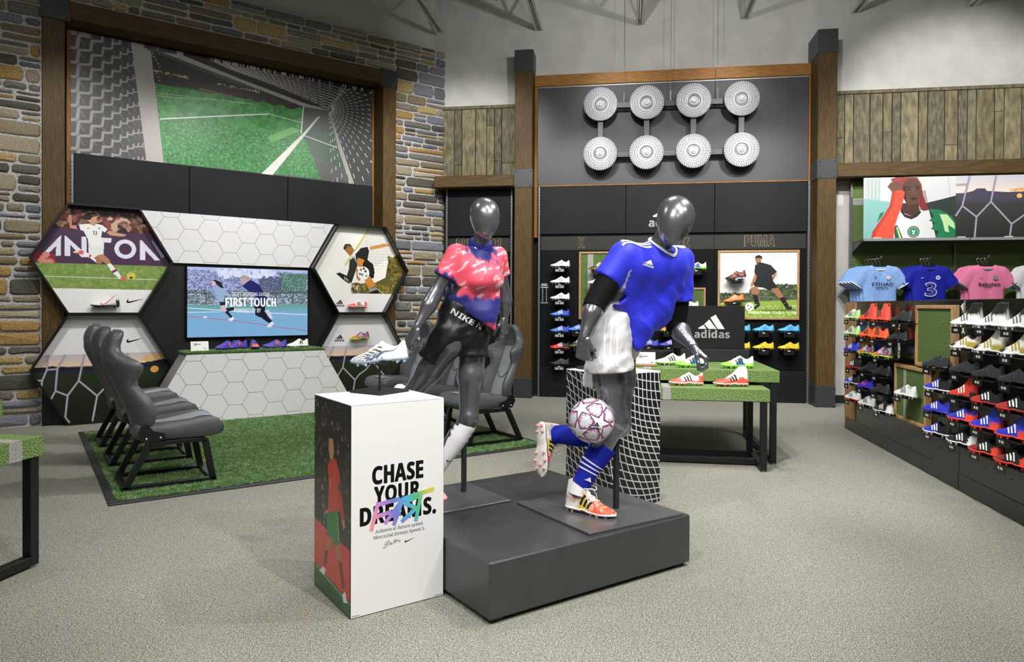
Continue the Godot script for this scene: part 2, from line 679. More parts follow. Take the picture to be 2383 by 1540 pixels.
# blotches of leaf or crowd: many small ellipses inside a box
func blot(im: Image, cs: Array, x0: float, y0: float, x1: float, y1: float, n: int, r0: float, r1: float, seed_: int) -> void:
	var r := RandomNumberGenerator.new()
	r.seed = seed_
	for i in n:
		var q := r.randf_range(r0, r1)
		el(im, cs[r.randi() % cs.size()], r.randf_range(x0, x1), r.randf_range(y0, y1), q, q * r.randf_range(0.6, 1.2))

func speck(im: Image, amount: float, seed_: int) -> Image:
	var r := RandomNumberGenerator.new()
	r.seed = seed_
	var d := im.get_data()
	for i in range(0, d.size(), 3):
		var k := 1.0 + (r.randf() - 0.5) * amount
		d[i] = clampi(int(d[i] * k), 0, 255)
		d[i + 1] = clampi(int(d[i + 1] * k), 0, 255)
		d[i + 2] = clampi(int(d[i + 2] * k), 0, 255)
	return Image.create_from_data(im.get_width(), im.get_height(), false, Image.FORMAT_RGB8, d)

func blur(im: Image, k: int) -> Image:
	var w := im.get_width()
	var h := im.get_height()
	im.resize(maxi(w / k, 2), maxi(h / k, 2), Image.INTERPOLATE_BILINEAR)
	im.resize(w, h, Image.INTERPOLATE_CUBIC)
	return im
# ---------------------------------------------------------------- smooth bodies: fields on a grid, meshed as surface nets
class Field:
	var o: Vector3
	var h: float
	var nx: int
	var ny: int
	var nz: int
	var acc: PackedFloat32Array
	var k: float
	var pad: float

	func _init(lo: Vector3, hi: Vector3, cell: float, sharp: float) -> void:
		h = cell
		k = sharp
		o = lo
		nx = int((hi.x - lo.x) / h) + 2
		ny = int((hi.y - lo.y) / h) + 2
		nz = int((hi.z - lo.z) / h) + 2
		acc.resize(nx * ny * nz)
		pad = 2.5 * h + 2.2 / k

	# tapered capsule; along the axis fl the shape is squeezed by the factor fk (> 1 is thinner)
	func bone(a: Vector3, b: Vector3, ra: float, rb: float, fl := Vector3.ZERO, fk := 1.0) -> void:
		var r := maxf(ra, rb) + pad
		var lo := ((a.min(b) - Vector3.ONE * r - o) / h).ceil()
		var hi := ((a.max(b) + Vector3.ONE * r - o) / h).floor()
		var ab := b - a
		var l2 := maxf(ab.length_squared(), 1e-9)
		var dr := rb - ra
		var flat := fk != 1.0
		fl = fl.normalized()
		if flat:
			ab += fl * (ab.dot(fl) * (fk - 1.0))
			l2 = maxf(ab.length_squared(), 1e-9)
		for z in range(maxi(int(lo.z), 0), mini(int(hi.z), nz - 1) + 1):
			for y in range(maxi(int(lo.y), 0), mini(int(hi.y), ny - 1) + 1):
				var i := (z * ny + y) * nx
				var p := o + Vector3(0, y, z) * h - a
				for x in range(maxi(int(lo.x), 0), mini(int(hi.x), nx - 1) + 1):
					var q := Vector3(p.x + x * h, p.y, p.z)
					if flat:
						q += fl * (q.dot(fl) * (fk - 1.0))
					var t := clampf(q.dot(ab) / l2, 0.0, 1.0)
					var d := (q - ab * t).length() - (ra + dr * t)
					if d < pad:
						acc[i + x] += exp(-k * d)

	func solve() -> void:
		for i in acc.size():
			var s := acc[i]
			acc[i] = -log(s) / k if s > 0.0 else 1.0

	func clip(p: Vector3, n: Vector3, mid := Vector3.ZERO, rad := 1e9) -> void:
		n = n.normalized()
		var i := 0
		for z in nz:
			for y in ny:
				for x in nx:
					if acc[i] < pad:
						var q := o + Vector3(x, y, z) * h
						if q.distance_to(mid) < rad:
							acc[i] = maxf(acc[i], (q - p).dot(n))
					i += 1

	func ripple(f: Callable) -> void:
		var i := 0
		var lim := 3.0 * h + 0.012
		for z in nz:
			for y in ny:
				for x in nx:
					if absf(acc[i]) < lim:
						acc[i] -= f.call(o + Vector3(x, y, z) * h)
					i += 1

	func at(p: Vector3) -> float:
		var q := ((p - o) / h)
		var x := clampi(int(q.x), 0, nx - 2)
		var y := clampi(int(q.y), 0, ny - 2)
		var z := clampi(int(q.z), 0, nz - 2)
		var f := q - Vector3(x, y, z)
		var i := (z * ny + y) * nx + x
		var a := lerpf(lerpf(acc[i], acc[i + 1], f.x), lerpf(acc[i + nx], acc[i + nx + 1], f.x), f.y)
		i += nx * ny
		var b := lerpf(lerpf(acc[i], acc[i + 1], f.x), lerpf(acc[i + nx], acc[i + nx + 1], f.x), f.y)
		return lerpf(a, b, f.z)

	func grad(p: Vector3) -> Vector3:
		var e := h
		return Vector3(at(p + Vector3(e, 0, 0)) - at(p - Vector3(e, 0, 0)), at(p + Vector3(0, e, 0)) - at(p - Vector3(0, e, 0)), at(p + Vector3(0, 0, e)) - at(p - Vector3(0, 0, e))).normalized()

	# first hit of a ray with the surface
	func hit(p: Vector3, dir: Vector3, far := 0.6) -> Vector3:
		var t := 0.0
		var last := at(p)
		while t < far:
			var d := at(p + dir * t)
			if d <= 0.0 and last > 0.0:
				break
			last = d
			t += h * 0.4
		var q := p + dir * t
		for i in 3:
			q -= grad(q) * at(q)
		return q

	func snap(p: Vector3) -> Vector3:
		for i in 5:
			p -= grad(p) * clampf(at(p), -0.02, 0.02)
		return p

	# adds the surface to mb; paint gives the colour of a point
	func mesh(mb: MB, paint = null, soft := 2) -> void:
		var cell := {}
		var pv := PackedVector3Array()
		var sy := nx
		var sz := nx * ny
		var off := [0, 1, sy, sy + 1, sz, sz + 1, sz + sy, sz + sy + 1]
		var ev := [0, 1, 2, 3, 4, 5, 6, 7, 0, 2, 1, 3, 4, 6, 5, 7, 0, 4, 1, 5, 2, 6, 3, 7]
		for z in nz - 1:
			for y in ny - 1:
				var row := (z * ny + y) * nx
				for x in nx - 1:
					var i := row + x
					var m := 0
					if acc[i] < 0.0: m |= 1
					if acc[i + 1] < 0.0: m |= 2
					if acc[i + sy] < 0.0: m |= 4
					if acc[i + sy + 1] < 0.0: m |= 8
					if acc[i + sz] < 0.0: m |= 16
					if acc[i + sz + 1] < 0.0: m |= 32
					if acc[i + sz + sy] < 0.0: m |= 64
					if acc[i + sz + sy + 1] < 0.0: m |= 128
					if m == 0 or m == 255:
						continue
					var s := Vector3.ZERO
					var cnt := 0
					for e in range(0, 24, 2):
						var a: int = ev[e]
						var b: int = ev[e + 1]
						if ((m >> a) & 1) != ((m >> b) & 1):
							var va: float = acc[i + off[a]]
							var vb: float = acc[i + off[b]]
							var t := va / (va - vb)
							var pa := Vector3(a & 1, (a >> 1) & 1, (a >> 2) & 1)
							var pb := Vector3(b & 1, (b >> 1) & 1, (b >> 2) & 1)
							s += pa.lerp(pb, t)
							cnt += 1
					cell[i] = pv.size()
					pv.append(o + (Vector3(x, y, z) + s / cnt) * h)
		var ix := PackedInt32Array()
		for i: int in cell:
			var in0 := acc[i] < 0.0
			for ax in 3:
				var st: int = [1, sy, sz][ax]
				var u: int = [sy, sz, 1][ax]
				var w: int = [sz, 1, sy][ax]
				if (acc[i + st] < 0.0) == in0:
					continue
				if not (cell.has(i - u) and cell.has(i - w) and cell.has(i - u - w)):
					continue
				var a: int = cell[i]
				var b: int = cell[i - u]
				var c: int = cell[i - u - w]
				var d: int = cell[i - w]
				if in0:
					ix.append_array([a, c, b, a, d, c])
				else:
					ix.append_array([a, b, c, a, c, d])
		# soften, then take the normals from the faces
		for r in soft:
			var sum := PackedVector3Array()
			sum.resize(pv.size())
			var cn := PackedInt32Array()
			cn.resize(pv.size())
			for t in range(0, ix.size(), 3):
				for e in 3:
					var a := ix[t + e]
					var b := ix[t + (e + 1) % 3]
					sum[a] += pv[b]
					cn[a] += 1
					sum[b] += pv[a]
					cn[b] += 1
			for i in pv.size():
				if cn[i]:
					pv[i] = pv[i].lerp(sum[i] / cn[i], 0.5)
		var nn := PackedVector3Array()
		nn.resize(pv.size())
		for t in range(0, ix.size(), 3):
			var f := (pv[ix[t + 2]] - pv[ix[t]]).cross(pv[ix[t + 1]] - pv[ix[t]])
			nn[ix[t]] += f
			nn[ix[t + 1]] += f
			nn[ix[t + 2]] += f
		var base := mb.v.size()
		for i in pv.size():
			if paint != null:
				mb.col = paint.call(pv[i])
			mb.vert(pv[i], nn[i])
		for i in ix.size():
			ix[i] += base
		mb.ix.append_array(ix)

# a ribbon laid on a field's surface along a path
func ribbon(f: Field, path: Array, w: float, lift := 0.0015, steps := 6, mb: MB = null, shot := Vector3.ZERO) -> MB:
	if mb == null:
		mb = MB.new()
	var pts := []
	for i in path.size() - 1:
		for s in steps:
			pts.append((path[i] as Vector3).lerp(path[i + 1], float(s) / steps))
	pts.append(path[-1])
	for i in pts.size():
		pts[i] = f.snap(pts[i]) if shot == Vector3.ZERO else f.hit(pts[i] - shot * 0.14, shot, 0.4)
	var rows := []
	for i in pts.size():
		var d: Vector3 = (pts[mini(i + 1, pts.size() - 1)] - pts[maxi(i - 1, 0)]).normalized()
		var g := f.grad(pts[i])
		var s := d.cross(g).normalized()
		var row := []
		for e: float in [-0.5, 0.0, 0.5]:
			var q := f.snap(pts[i] + s * w * e)
			row.append(q + f.grad(q) * lift)
		rows.append(row)
	mb.grid(rows)
	return mb

# flat print bent onto a field: mesh in the xy plane, at maps it in front of the surface, shot along -z
func wrap_print(f: Field, m: ArrayMesh, at: Transform3D, lift := 0.0015) -> ArrayMesh:
	var a := m.surface_get_arrays(0)
	var v: PackedVector3Array = a[Mesh.ARRAY_VERTEX]
	var n: PackedVector3Array = a[Mesh.ARRAY_NORMAL]
	for i in v.size():
		var p := at * Vector3(v[i].x, v[i].y, 0.12)
		var q := f.hit(p, -at.basis.z.normalized(), 0.3)
		n[i] = f.grad(q)
		v[i] = q + n[i] * (lift + v[i].z)
	a[Mesh.ARRAY_VERTEX] = v
	a[Mesh.ARRAY_NORMAL] = n
	var r := ArrayMesh.new()
	r.add_surface_from_arrays(Mesh.PRIMITIVE_TRIANGLES, a)
	return r

# a hand: w wrist, d towards the fingers, n out of the palm, l towards the thumb
func hand(mb: MB, w: Vector3, d: Vector3, n: Vector3, l: Vector3, s: float, curl: Array, thumb_in := 0.4) -> void:
	d = d.normalized()
	n = (n - d * n.dot(d)).normalized()
	l = (l - d * l.dot(d) - n * l.dot(n)).normalized()
	var r := Vector3.ONE * 0.15 * s
	var mid := w + d * 0.09 * s
	var f := Field.new(mid - r, mid + r, 0.0034 * s, 380.0)
	var wd := [0.030, 0.011, -0.009, -0.027]
	var ln_ := [0.082, 0.092, 0.085, 0.068]
	for i in 4:
		var root: Vector3 = w + (d * (0.094 - 0.004 * absf(i - 1)) + l * wd[i]) * s
		f.bone(w + (d * 0.005 + l * wd[i] * 0.62) * s, root, 0.0165 * s, 0.0125 * s)
		var p := root
		var ang := 0.0
		for j in 3:
			ang += curl[j] + 0.08 * i
			var dir := d * cos(ang) + n * sin(ang)
			var q: Vector3 = p + dir * ln_[i] * [0.46, 0.30, 0.24][j] * s
			f.bone(p, q, [0.0098, 0.0088, 0.0080][j] * s, [0.0088, 0.0080, 0.0070][j] * s)
			p = q
	var t0 := w + (d * 0.022 + l * 0.022 + n * 0.006) * s
	var t1 := t0 + (d * 0.030 + l * 0.026 + n * 0.014) * s
	var t2 := t1 + (d * 0.034 + l * (0.016 - 0.03 * thumb_in) + n * (0.010 + 0.03 * thumb_in)) * s
	var t3 := t2 + (d * (0.026 - 0.01 * thumb_in) + l * (0.004 - 0.03 * thumb_in) + n * (0.006 + 0.016 * thumb_in)) * s
	f.bone(w + d * 0.01 * s, t0, 0.015 * s, 0.0155 * s)
	f.bone(t0, t1, 0.0155 * s, 0.0120 * s)
	f.bone(t1, t2, 0.0112 * s, 0.0096 * s)
	f.bone(t2, t3, 0.0096 * s, 0.0082 * s)
	f.bone(w - d * 0.02 * s, w + d * 0.012 * s, 0.0235 * s, 0.0215 * s, n, 1.25)
	f.solve()
	f.mesh(mb, null, 1)
# ---------------------------------------------------------------- the room
func room() -> void:
	struct("floor", box(Vector3(40, 0.1, 40), Vector3(0, -0.05, 0)), tmat("carpet", "c4c3bc", tex.carpet, 0.9, 0.95, 0.12, 0.2, true))
	struct("ceiling", box(Vector3(40, 0.12, 40), Vector3(0, 6.1, 0)), mat("b4b5b2", 0.9))
	var plaster := tmat("plaster", "c9c9c5", tex.wear, 0.35, 0.9, 0.0, 0.3, true)
	# plaster of the back wall, with the skirting
	struct("wall_back", slab(-3.0, 0, 9.5, 6.05, -0.45, -0.13), plaster, FB)
	struct("baseboard_back", slab(3.95, 0, 9.5, 0.11, -0.128, -0.11, 0.004), mat("1c1c1d", 0.5), FB)
	struct("wall_right", slab(0, 0, 18, 6.05, -0.2, 0), plaster, Transform3D(FR.basis, FB * Vector3(9.4, 0, 0)))
	struct("wall_far_left", slab(-1.6, 0, 12, 6.05, -0.2, 0), plaster, Transform3D(Basis(-FL.basis.z, UP, FL.basis.x), FL * Vector3(-8.0, 0, 12.0)))
	struct("wall_rear", box(Vector3(26, 6.1, 0.2), Vector3(-1, 3.05, 7.6)), plaster)
	# joists
	var jm := mat("c8c9c6", 0.6)
	for k in range(-2, 6):
		var x := -1.475 + 1.445 * k
		var z0 := -0.12
		while (FL.affine_inverse() * (FB * Vector3(x, 0, z0))).z < 0.02 and z0 < 6.0:
			z0 += 0.05
		var mb := MB.new()
		for s: float in [-1.0, 1.0]:
			mb.box(Vector3(0.045, 0.008, 14.0 - z0), Vector3(x + s * 0.034, 5.334, (14.0 + z0) * 0.5))
			mb.box(Vector3(0.008, 0.05, 14.0 - z0), Vector3(x + s * 0.016, 5.355, (14.0 + z0) * 0.5))
			mb.box(Vector3(0.045, 0.05, 14.0 - z0), Vector3(x + s * 0.034, 5.86, (14.0 + z0) * 0.5))
		var z := z0
		var up := true
		while z < 13.0:
			mb.bar(Vector3(x, 5.35 if up else 5.85, z), Vector3(x, 5.85 if up else 5.35, z + 0.45), 0.022, 0.022)
			z += 0.45
			up = not up
		struct("ceiling_joist", mb.done(), jm, FB)
	# a black track head seen at the upper edge of the picture
	var o := thing("track_lamp_head", "black track lamp head hanging by a joist above the stone wall", "spotlight", Transform3D(FL.basis, FL * Vector3(3.55, 5.22, 1.9)))
	put(o, "can", MB.new().tube([Vector3(-0.10, 0.03, 0), Vector3(0.10, -0.03, 0)], [0.055, 0.062], 16).done(), mat("161617", 0.5))
	put(o, "stem", MB.new().tube([Vector3(-0.02, 0, 0), Vector3(-0.02, 0.6, 0)], [0.012], 8).done(), mat("161617", 0.5))

func stone_mesh(w: float, h: float, d: float, r: RandomNumberGenerator) -> ArrayMesh:
	var mb := MB.new()
	var ring := []
	var cx := minf(0.02, w * 0.2)
	var cy := h * r.randf_range(0.12, 0.34)
	var base := [Vector2(-w / 2 + cx, -h / 2), Vector2(r.randf_range(-0.1, 0.1) * w, -h / 2), Vector2(w / 2 - cx, -h / 2), Vector2(w / 2, -h / 2 + cy), Vector2(w / 2, h / 2 - cy), Vector2(w / 2 - cx, h / 2), Vector2(r.randf_range(-0.1, 0.1) * w, h / 2), Vector2(-w / 2 + cx, h / 2), Vector2(-w / 2, h / 2 - cy), Vector2(-w / 2, -h / 2 + cy)]
	for p: Vector2 in base:
		ring.append(p + Vector2(r.randf_range(-0.006, 0.002) * signf(p.x), r.randf_range(-0.007, 0.001) * signf(p.y)))
	var n := ring.size()
	var bev := minf(0.012, h * 0.2)
	var zs := []
	for i in n:
		zs.append(d + r.randf_range(-0.007, 0.003))
	var c := Vector3(r.randf_range(-0.2, 0.2) * w, r.randf_range(-0.15, 0.15) * h, d + r.randf_range(0.002, 0.009))
	for i in n:
		var j := (i + 1) % n
		var a: Vector2 = ring[i]
		var b: Vector2 = ring[j]
		var ai := a - Vector2(signf(a.x) * minf(bev, absf(a.x)), signf(a.y) * minf(bev, absf(a.y)))
		var bi := b - Vector2(signf(b.x) * minf(bev, absf(b.x)), signf(b.y) * minf(bev, absf(b.y)))
		mb.quad(Vector3(a.x, a.y, -0.02), Vector3(b.x, b.y, -0.02), Vector3(b.x, b.y, zs[j] - bev), Vector3(a.x, a.y, zs[i] - bev))
		mb.quad(Vector3(a.x, a.y, zs[i] - bev), Vector3(b.x, b.y, zs[j] - bev), Vector3(bi.x, bi.y, zs[j]), Vector3(ai.x, ai.y, zs[i]))
		mb.tri(Vector3(ai.x, ai.y, zs[i]), Vector3(bi.x, bi.y, zs[j]), c)
	return mb.done()

func stone_wall() -> void:
	# mortar bed in three pieces round the timber frame
	var mb := MB.new()
	var zf := -0.062
	for b in [[-6.0, 0, 0.11, 5.1], [4.08, 0, 5.02, 5.1], [0.11, 4.52, 4.08, 5.1]]:
		mb.box(Vector3(b[2] - b[0], b[3] - b[1], 0.4), Vector3((b[0] + b[2]) / 2, (b[1] + b[3]) / 2, zf - 0.2))
	var wall := struct("wall_left", mb.done(), tmat("mortar", "dcdce0", tex.stone, 3.0, 0.95, 0.4, 0.2, true), FL)
	struct("wall_left_plaster", slab(-8.0, 5.1, 5.6, 6.05, -0.46, -0.18), mats["plaster"], FL)
	struct("wall_left_niche", slab(0.0, 0, 4.2, 4.6, -0.62, -0.42), mat("141415", 0.8), FL)
	var palette := ["a39a8a", "8f8b84", "b5a993", "d6bb82", "c9a46a", "82858c", "979ba6", "6f6a60", "ab9e84", "9d8e74", "7f7b72", "c4b79c"]
	var pm := []
	for i in palette.size():
		pm.append(tmat("stone%d" % i, palette[i], tex.stone, 2.6 + 0.23 * i, 0.9, 0.9, 0.25, true))
	var r := RandomNumberGenerator.new()
	r.seed = 41
	var near := []
	var rest := MB.new()
	for reg in [[-1.6, 0.0, 0.0, 5.09], [0.0, 4.63, 4.195, 5.09], [4.195, 0.0, 5.02, 5.09]]:
		var y: float = reg[1] + 0.008
		while y < reg[3] - 0.03:
			var h := r.randf_range(0.06, 0.15)
			if r.randf() < 0.2:
				h = r.randf_range(0.14, 0.19)
			if y + h > reg[3] - 0.045:
				h = reg[3] - y
			var x: float = reg[0] - r.randf_range(0.0, 0.25)
			while x < reg[2] - 0.03:
				var w := clampf(r.randf_range(1.4, 4.6) * h, 0.13, 0.52)
				if reg[2] - (x + w) < 0.10:
					w = reg[2] - x
				var x0 := maxf(x, reg[0])
				var x1 := minf(x + w, reg[2])
				x += w
				if x1 - x0 < 0.05:
					continue
				var cuts := [[0.0, h]]
				if h > 0.11 and r.randf() < 0.4:
					var f := h * r.randf_range(0.4, 0.6)
					cuts = [[0.0, f], [f, h]]
				for c in cuts:
					var g := r.randf_range(0.013, 0.022)
					near.append([x0 + g * 0.5, y + c[0] + g * 0.5, x1 - g * 0.5, y + c[1] - g * 0.5])
			y += h
	var made := 0
	for s in near:
		var w: float = s[2] - s[0]
		var h: float = s[3] - s[1]
		var m := stone_mesh(w, h, r.randf_range(0.016, 0.030), r)
		var at := T((s[0] + s[2]) / 2, (s[1] + s[3]) / 2, zf)
		var which: int = r.randi() % pm.size()
		if s[2] > -0.5 and made < 300 and w * h > 0.0045:
			put(wall, "stone", m, pm[which], at)
			made += 1
		else:
			var st := SurfaceTool.new()
			var a := m.surface_get_arrays(0)
			rest.col = hexc(palette[which]).srgb_to_linear()
			var base := rest.v.size()
			for i in a[Mesh.ARRAY_VERTEX].size():
				rest.vert(at * a[Mesh.ARRAY_VERTEX][i], a[Mesh.ARRAY_NORMAL][i])
			for i: int in a[Mesh.ARRAY_INDEX]:
				rest.ix.append(base + i)
	var rm := StandardMaterial3D.new()
	rm.vertex_color_use_as_albedo = true
	rm.albedo_texture = tex.stone
	rm.uv1_triplanar = true
	rm.uv1_world_triplanar = true
	rm.uv1_scale = Vector3.ONE * 3.0
	rm.roughness = 0.9
	var o := put(wall, "small_stone", rest.done(true), rm)
	o.set_meta("kind", "stuff")

# a steel plate with bolts
func plate(parent: Node, called: String, x0: float, y0: float, x1: float, y1: float, z0: float, z1: float, bolts := true) -> void:
	var p := put(parent, called, slab(x0, y0, x1, y1, z0, z1, 0.004), tmat("steel", "33373a", tex.wear, 1.5, 0.45, 0.0, 0.5))
	if bolts:
		for bx: float in [x0 + 0.03, x1 - 0.03]:
			for by: float in [y0 + 0.03, y1 - 0.03]:
				var mb := MB.new()
				mb.xf = Transform3D(Basis(Vector3.RIGHT, PI / 2), Vector3(bx, by, z1))
				put(p, "bolt", mb.lathe([Vector2(0.011, -0.002), Vector2(0.011, 0.004), Vector2(0.007, 0.008), Vector2(0.0005, 0.009)], 10).done(), mat("4a4e52", 0.35, 0.7))

func timber() -> void:
	var wv := tmat("timberv", "5c4824", tex.woodv, 1.1, 0.6, 0.15, 0.4)
	var wh := tmat("timberh", "5c4824", tex.woodh, 1.1, 0.6, 0.15, 0.4)
	var gold := tmat("goldwood", "a8742f", tex.woodh, 1.6, 0.5, 0.0, 0.4)
	var goldv := tmat("goldwoodv", "a8742f", tex.woodv, 1.6, 0.5, 0.0, 0.4)
	# portal on the stone wall
	var o := thing("timber_portal", "dark brown timber portal with steel corner brackets set in the stone wall", "timber frame", FL)
	put(o, "post", slab(0.003, 0, 0.212, 4.42, -0.40, 0.0, 0.006), wv)
	put(o, "post", slab(3.985, 0, 4.187, 4.42, -0.40, 0.0, 0.006), wv)
	put(o, "header", slab(0.003, 4.42, 4.187, 4.612, -0.42, 0.004, 0.006), wh)
	plate(o, "bracket", -0.006, 4.385, 0.262, 4.62, -0.1, 0.016)
	plate(o, "bracket", 3.935, 4.385, 4.195, 4.62, -0.1, 0.016)
	put(o, "liner", slab(0.245, 2.3, 0.285, 4.40, -0.33, -0.29, 0.003), goldv)
	put(o, "liner", slab(3.955, 2.3, 3.982, 4.40, -0.33, -0.29, 0.003), goldv)
	# two posts of the back wall
	for k in 2:
		var x0: float = [-0.335, 3.715][k]
		var x1: float = [-0.082, 3.952][k]
		var z: float = [0.19, 0.36][k]
		var p := thing("timber_post", ["brown timber post with steel cap between the narrow black bay and the wide boot wall", "brown timber post with steel cap between the wide boot wall and the jersey rail"][k], "post", FB)
		put(p, "shaft", slab(x0, 0.0, x1, 4.90, -0.12, z, 0.008), wv)
		put(p, "cap", slab(x0 - 0.007, 4.64, x1 + 0.007, 4.955, -0.13, z + 0.007, 0.004), mats["steel"])
		plate(p, "band", x0 - 0.007, 3.0, x1 + 0.007, 3.26, -0.1, z + 0.007)
		plate(p, "shoe_plate", x0 - 0.007, 0.0, x1 + 0.007, 0.285, -0.13, z + 0.007)
	# beams either side
	o = thing("timber_beam", "short rough timber beam above the narrow black bay beside the stone wall", "beam", FB)
	put(o, "beam", slab(-1.516, 3.022, -0.343, 3.19, -0.1, 0.2, 0.01), wh)
	o = thing("timber_beam", "long rough timber beam above the player posters on the right", "beam", FB)
	put(o, "beam", slab(3.96, 3.045, 9.2, 3.232, -0.11, 0.2, 0.01), wh)
	# honey-coloured frame of the lamp board
	o = thing("honey_timber_frame", "honey-coloured timber frame around the dark lamp board", "timber frame", FB)
	put(o, "rail", slab(-0.075, 4.475, 3.714, 4.635, -0.12, 0.02, 0.005), gold)
	put(o, "stile", slab(-0.075, 2.3, -0.028, 4.474, -0.12, 0.005, 0.004), goldv)
	put(o, "stile", slab(3.69, 2.3, 3.714, 4.474, -0.12, 0.005, 0.004), goldv)
	put(o, "rail", slab(-0.028, 3.036, 3.69, 3.052, -0.12, 0.004, 0.002), gold)
	# grey planks above
	var r := RandomNumberGenerator.new()
	r.seed = 5
	var tones := []
	for i in 5:
		tones.append(tmat("plank%d" % i, ["8a8168", "9a9177", "837c69", "908a76", "7b7667"][i], tex.barn, 0.9 + 0.13 * i, 0.75, 0.1, 0.3, true))
	for k in 2:
		var x0: float = [-1.62, 3.96][k]
		var x1: float = [-0.34, 9.2][k]
		var wall := struct(["trim_1", "trim_2"][k], slab(x0, 3.2, x1, 4.225, -0.128, -0.118), mat("1f1f1c", 0.9), FB)
		put(wall, "top_rail", slab(x0, 4.222, x1, 4.268, -0.128, -0.085, 0.004), tones[2])
		var x := x0
		var widths := [0.11, 0.22, 0.115, 0.21, 0.165, 0.115]
		var i := k
		while x < x1 - 0.03:
			var w: float = minf(widths[i % 6], x1 - x)
			var cut := r.randf_range(3.35, 4.1)
			for seg in ([[3.2, cut], [cut, 4.22]] if r.randf() < 0.6 else [[3.2, 4.22]]):
				put(wall, "plank", slab(x + 0.005, seg[0] + 0.002, x + w - 0.005, seg[1] - 0.002, -0.12, -0.102 + r.randf_range(-0.003, 0.003), 0.003), tones[r.randi() % 5])
			x += w
			i += 1

# ---------------------------------------------------------------- boot wall at the back
func outline_word(parent: Node, what: String, x: float, y: float, w: float, h: float, z: float) -> void:
	put(parent, "outlined_word", letters(what, w, h, 0.002, false, true, 0.7), mat("bcae7c", 0.5, 0.0), T(x, y, z))
	put(parent, "word_face", letters(what, w * 0.985, h * 0.95, 0.002, false, true, 0.0), mat("201f1e", 0.6), T(x + w * 0.0075, y + h * 0.035, z + 0.0015))

func upright(called: String, label: String, x: float, y0: float, y1: float, at: Transform3D, z := 0.0) -> void:
	var o := thing(called, label, "upright", at)
	put(o, "channel", slab(x - 0.013, y0, x + 0.013, y1, z - 0.06, z + 0.012, 0.002), mat("7d7f83", 0.4, 0.6))
	var mb := MB.new()
	var y := y0 + 0.05
	while y < y1 - 0.05:
		mb.box(Vector3(0.006, 0.022, 0.002), Vector3(x - 0.004, y, z + 0.0125))
		y += 0.045
	put(o, "slots", mb.done(), mat("0c0c0d", 0.9)).set_meta("kind", "stuff")

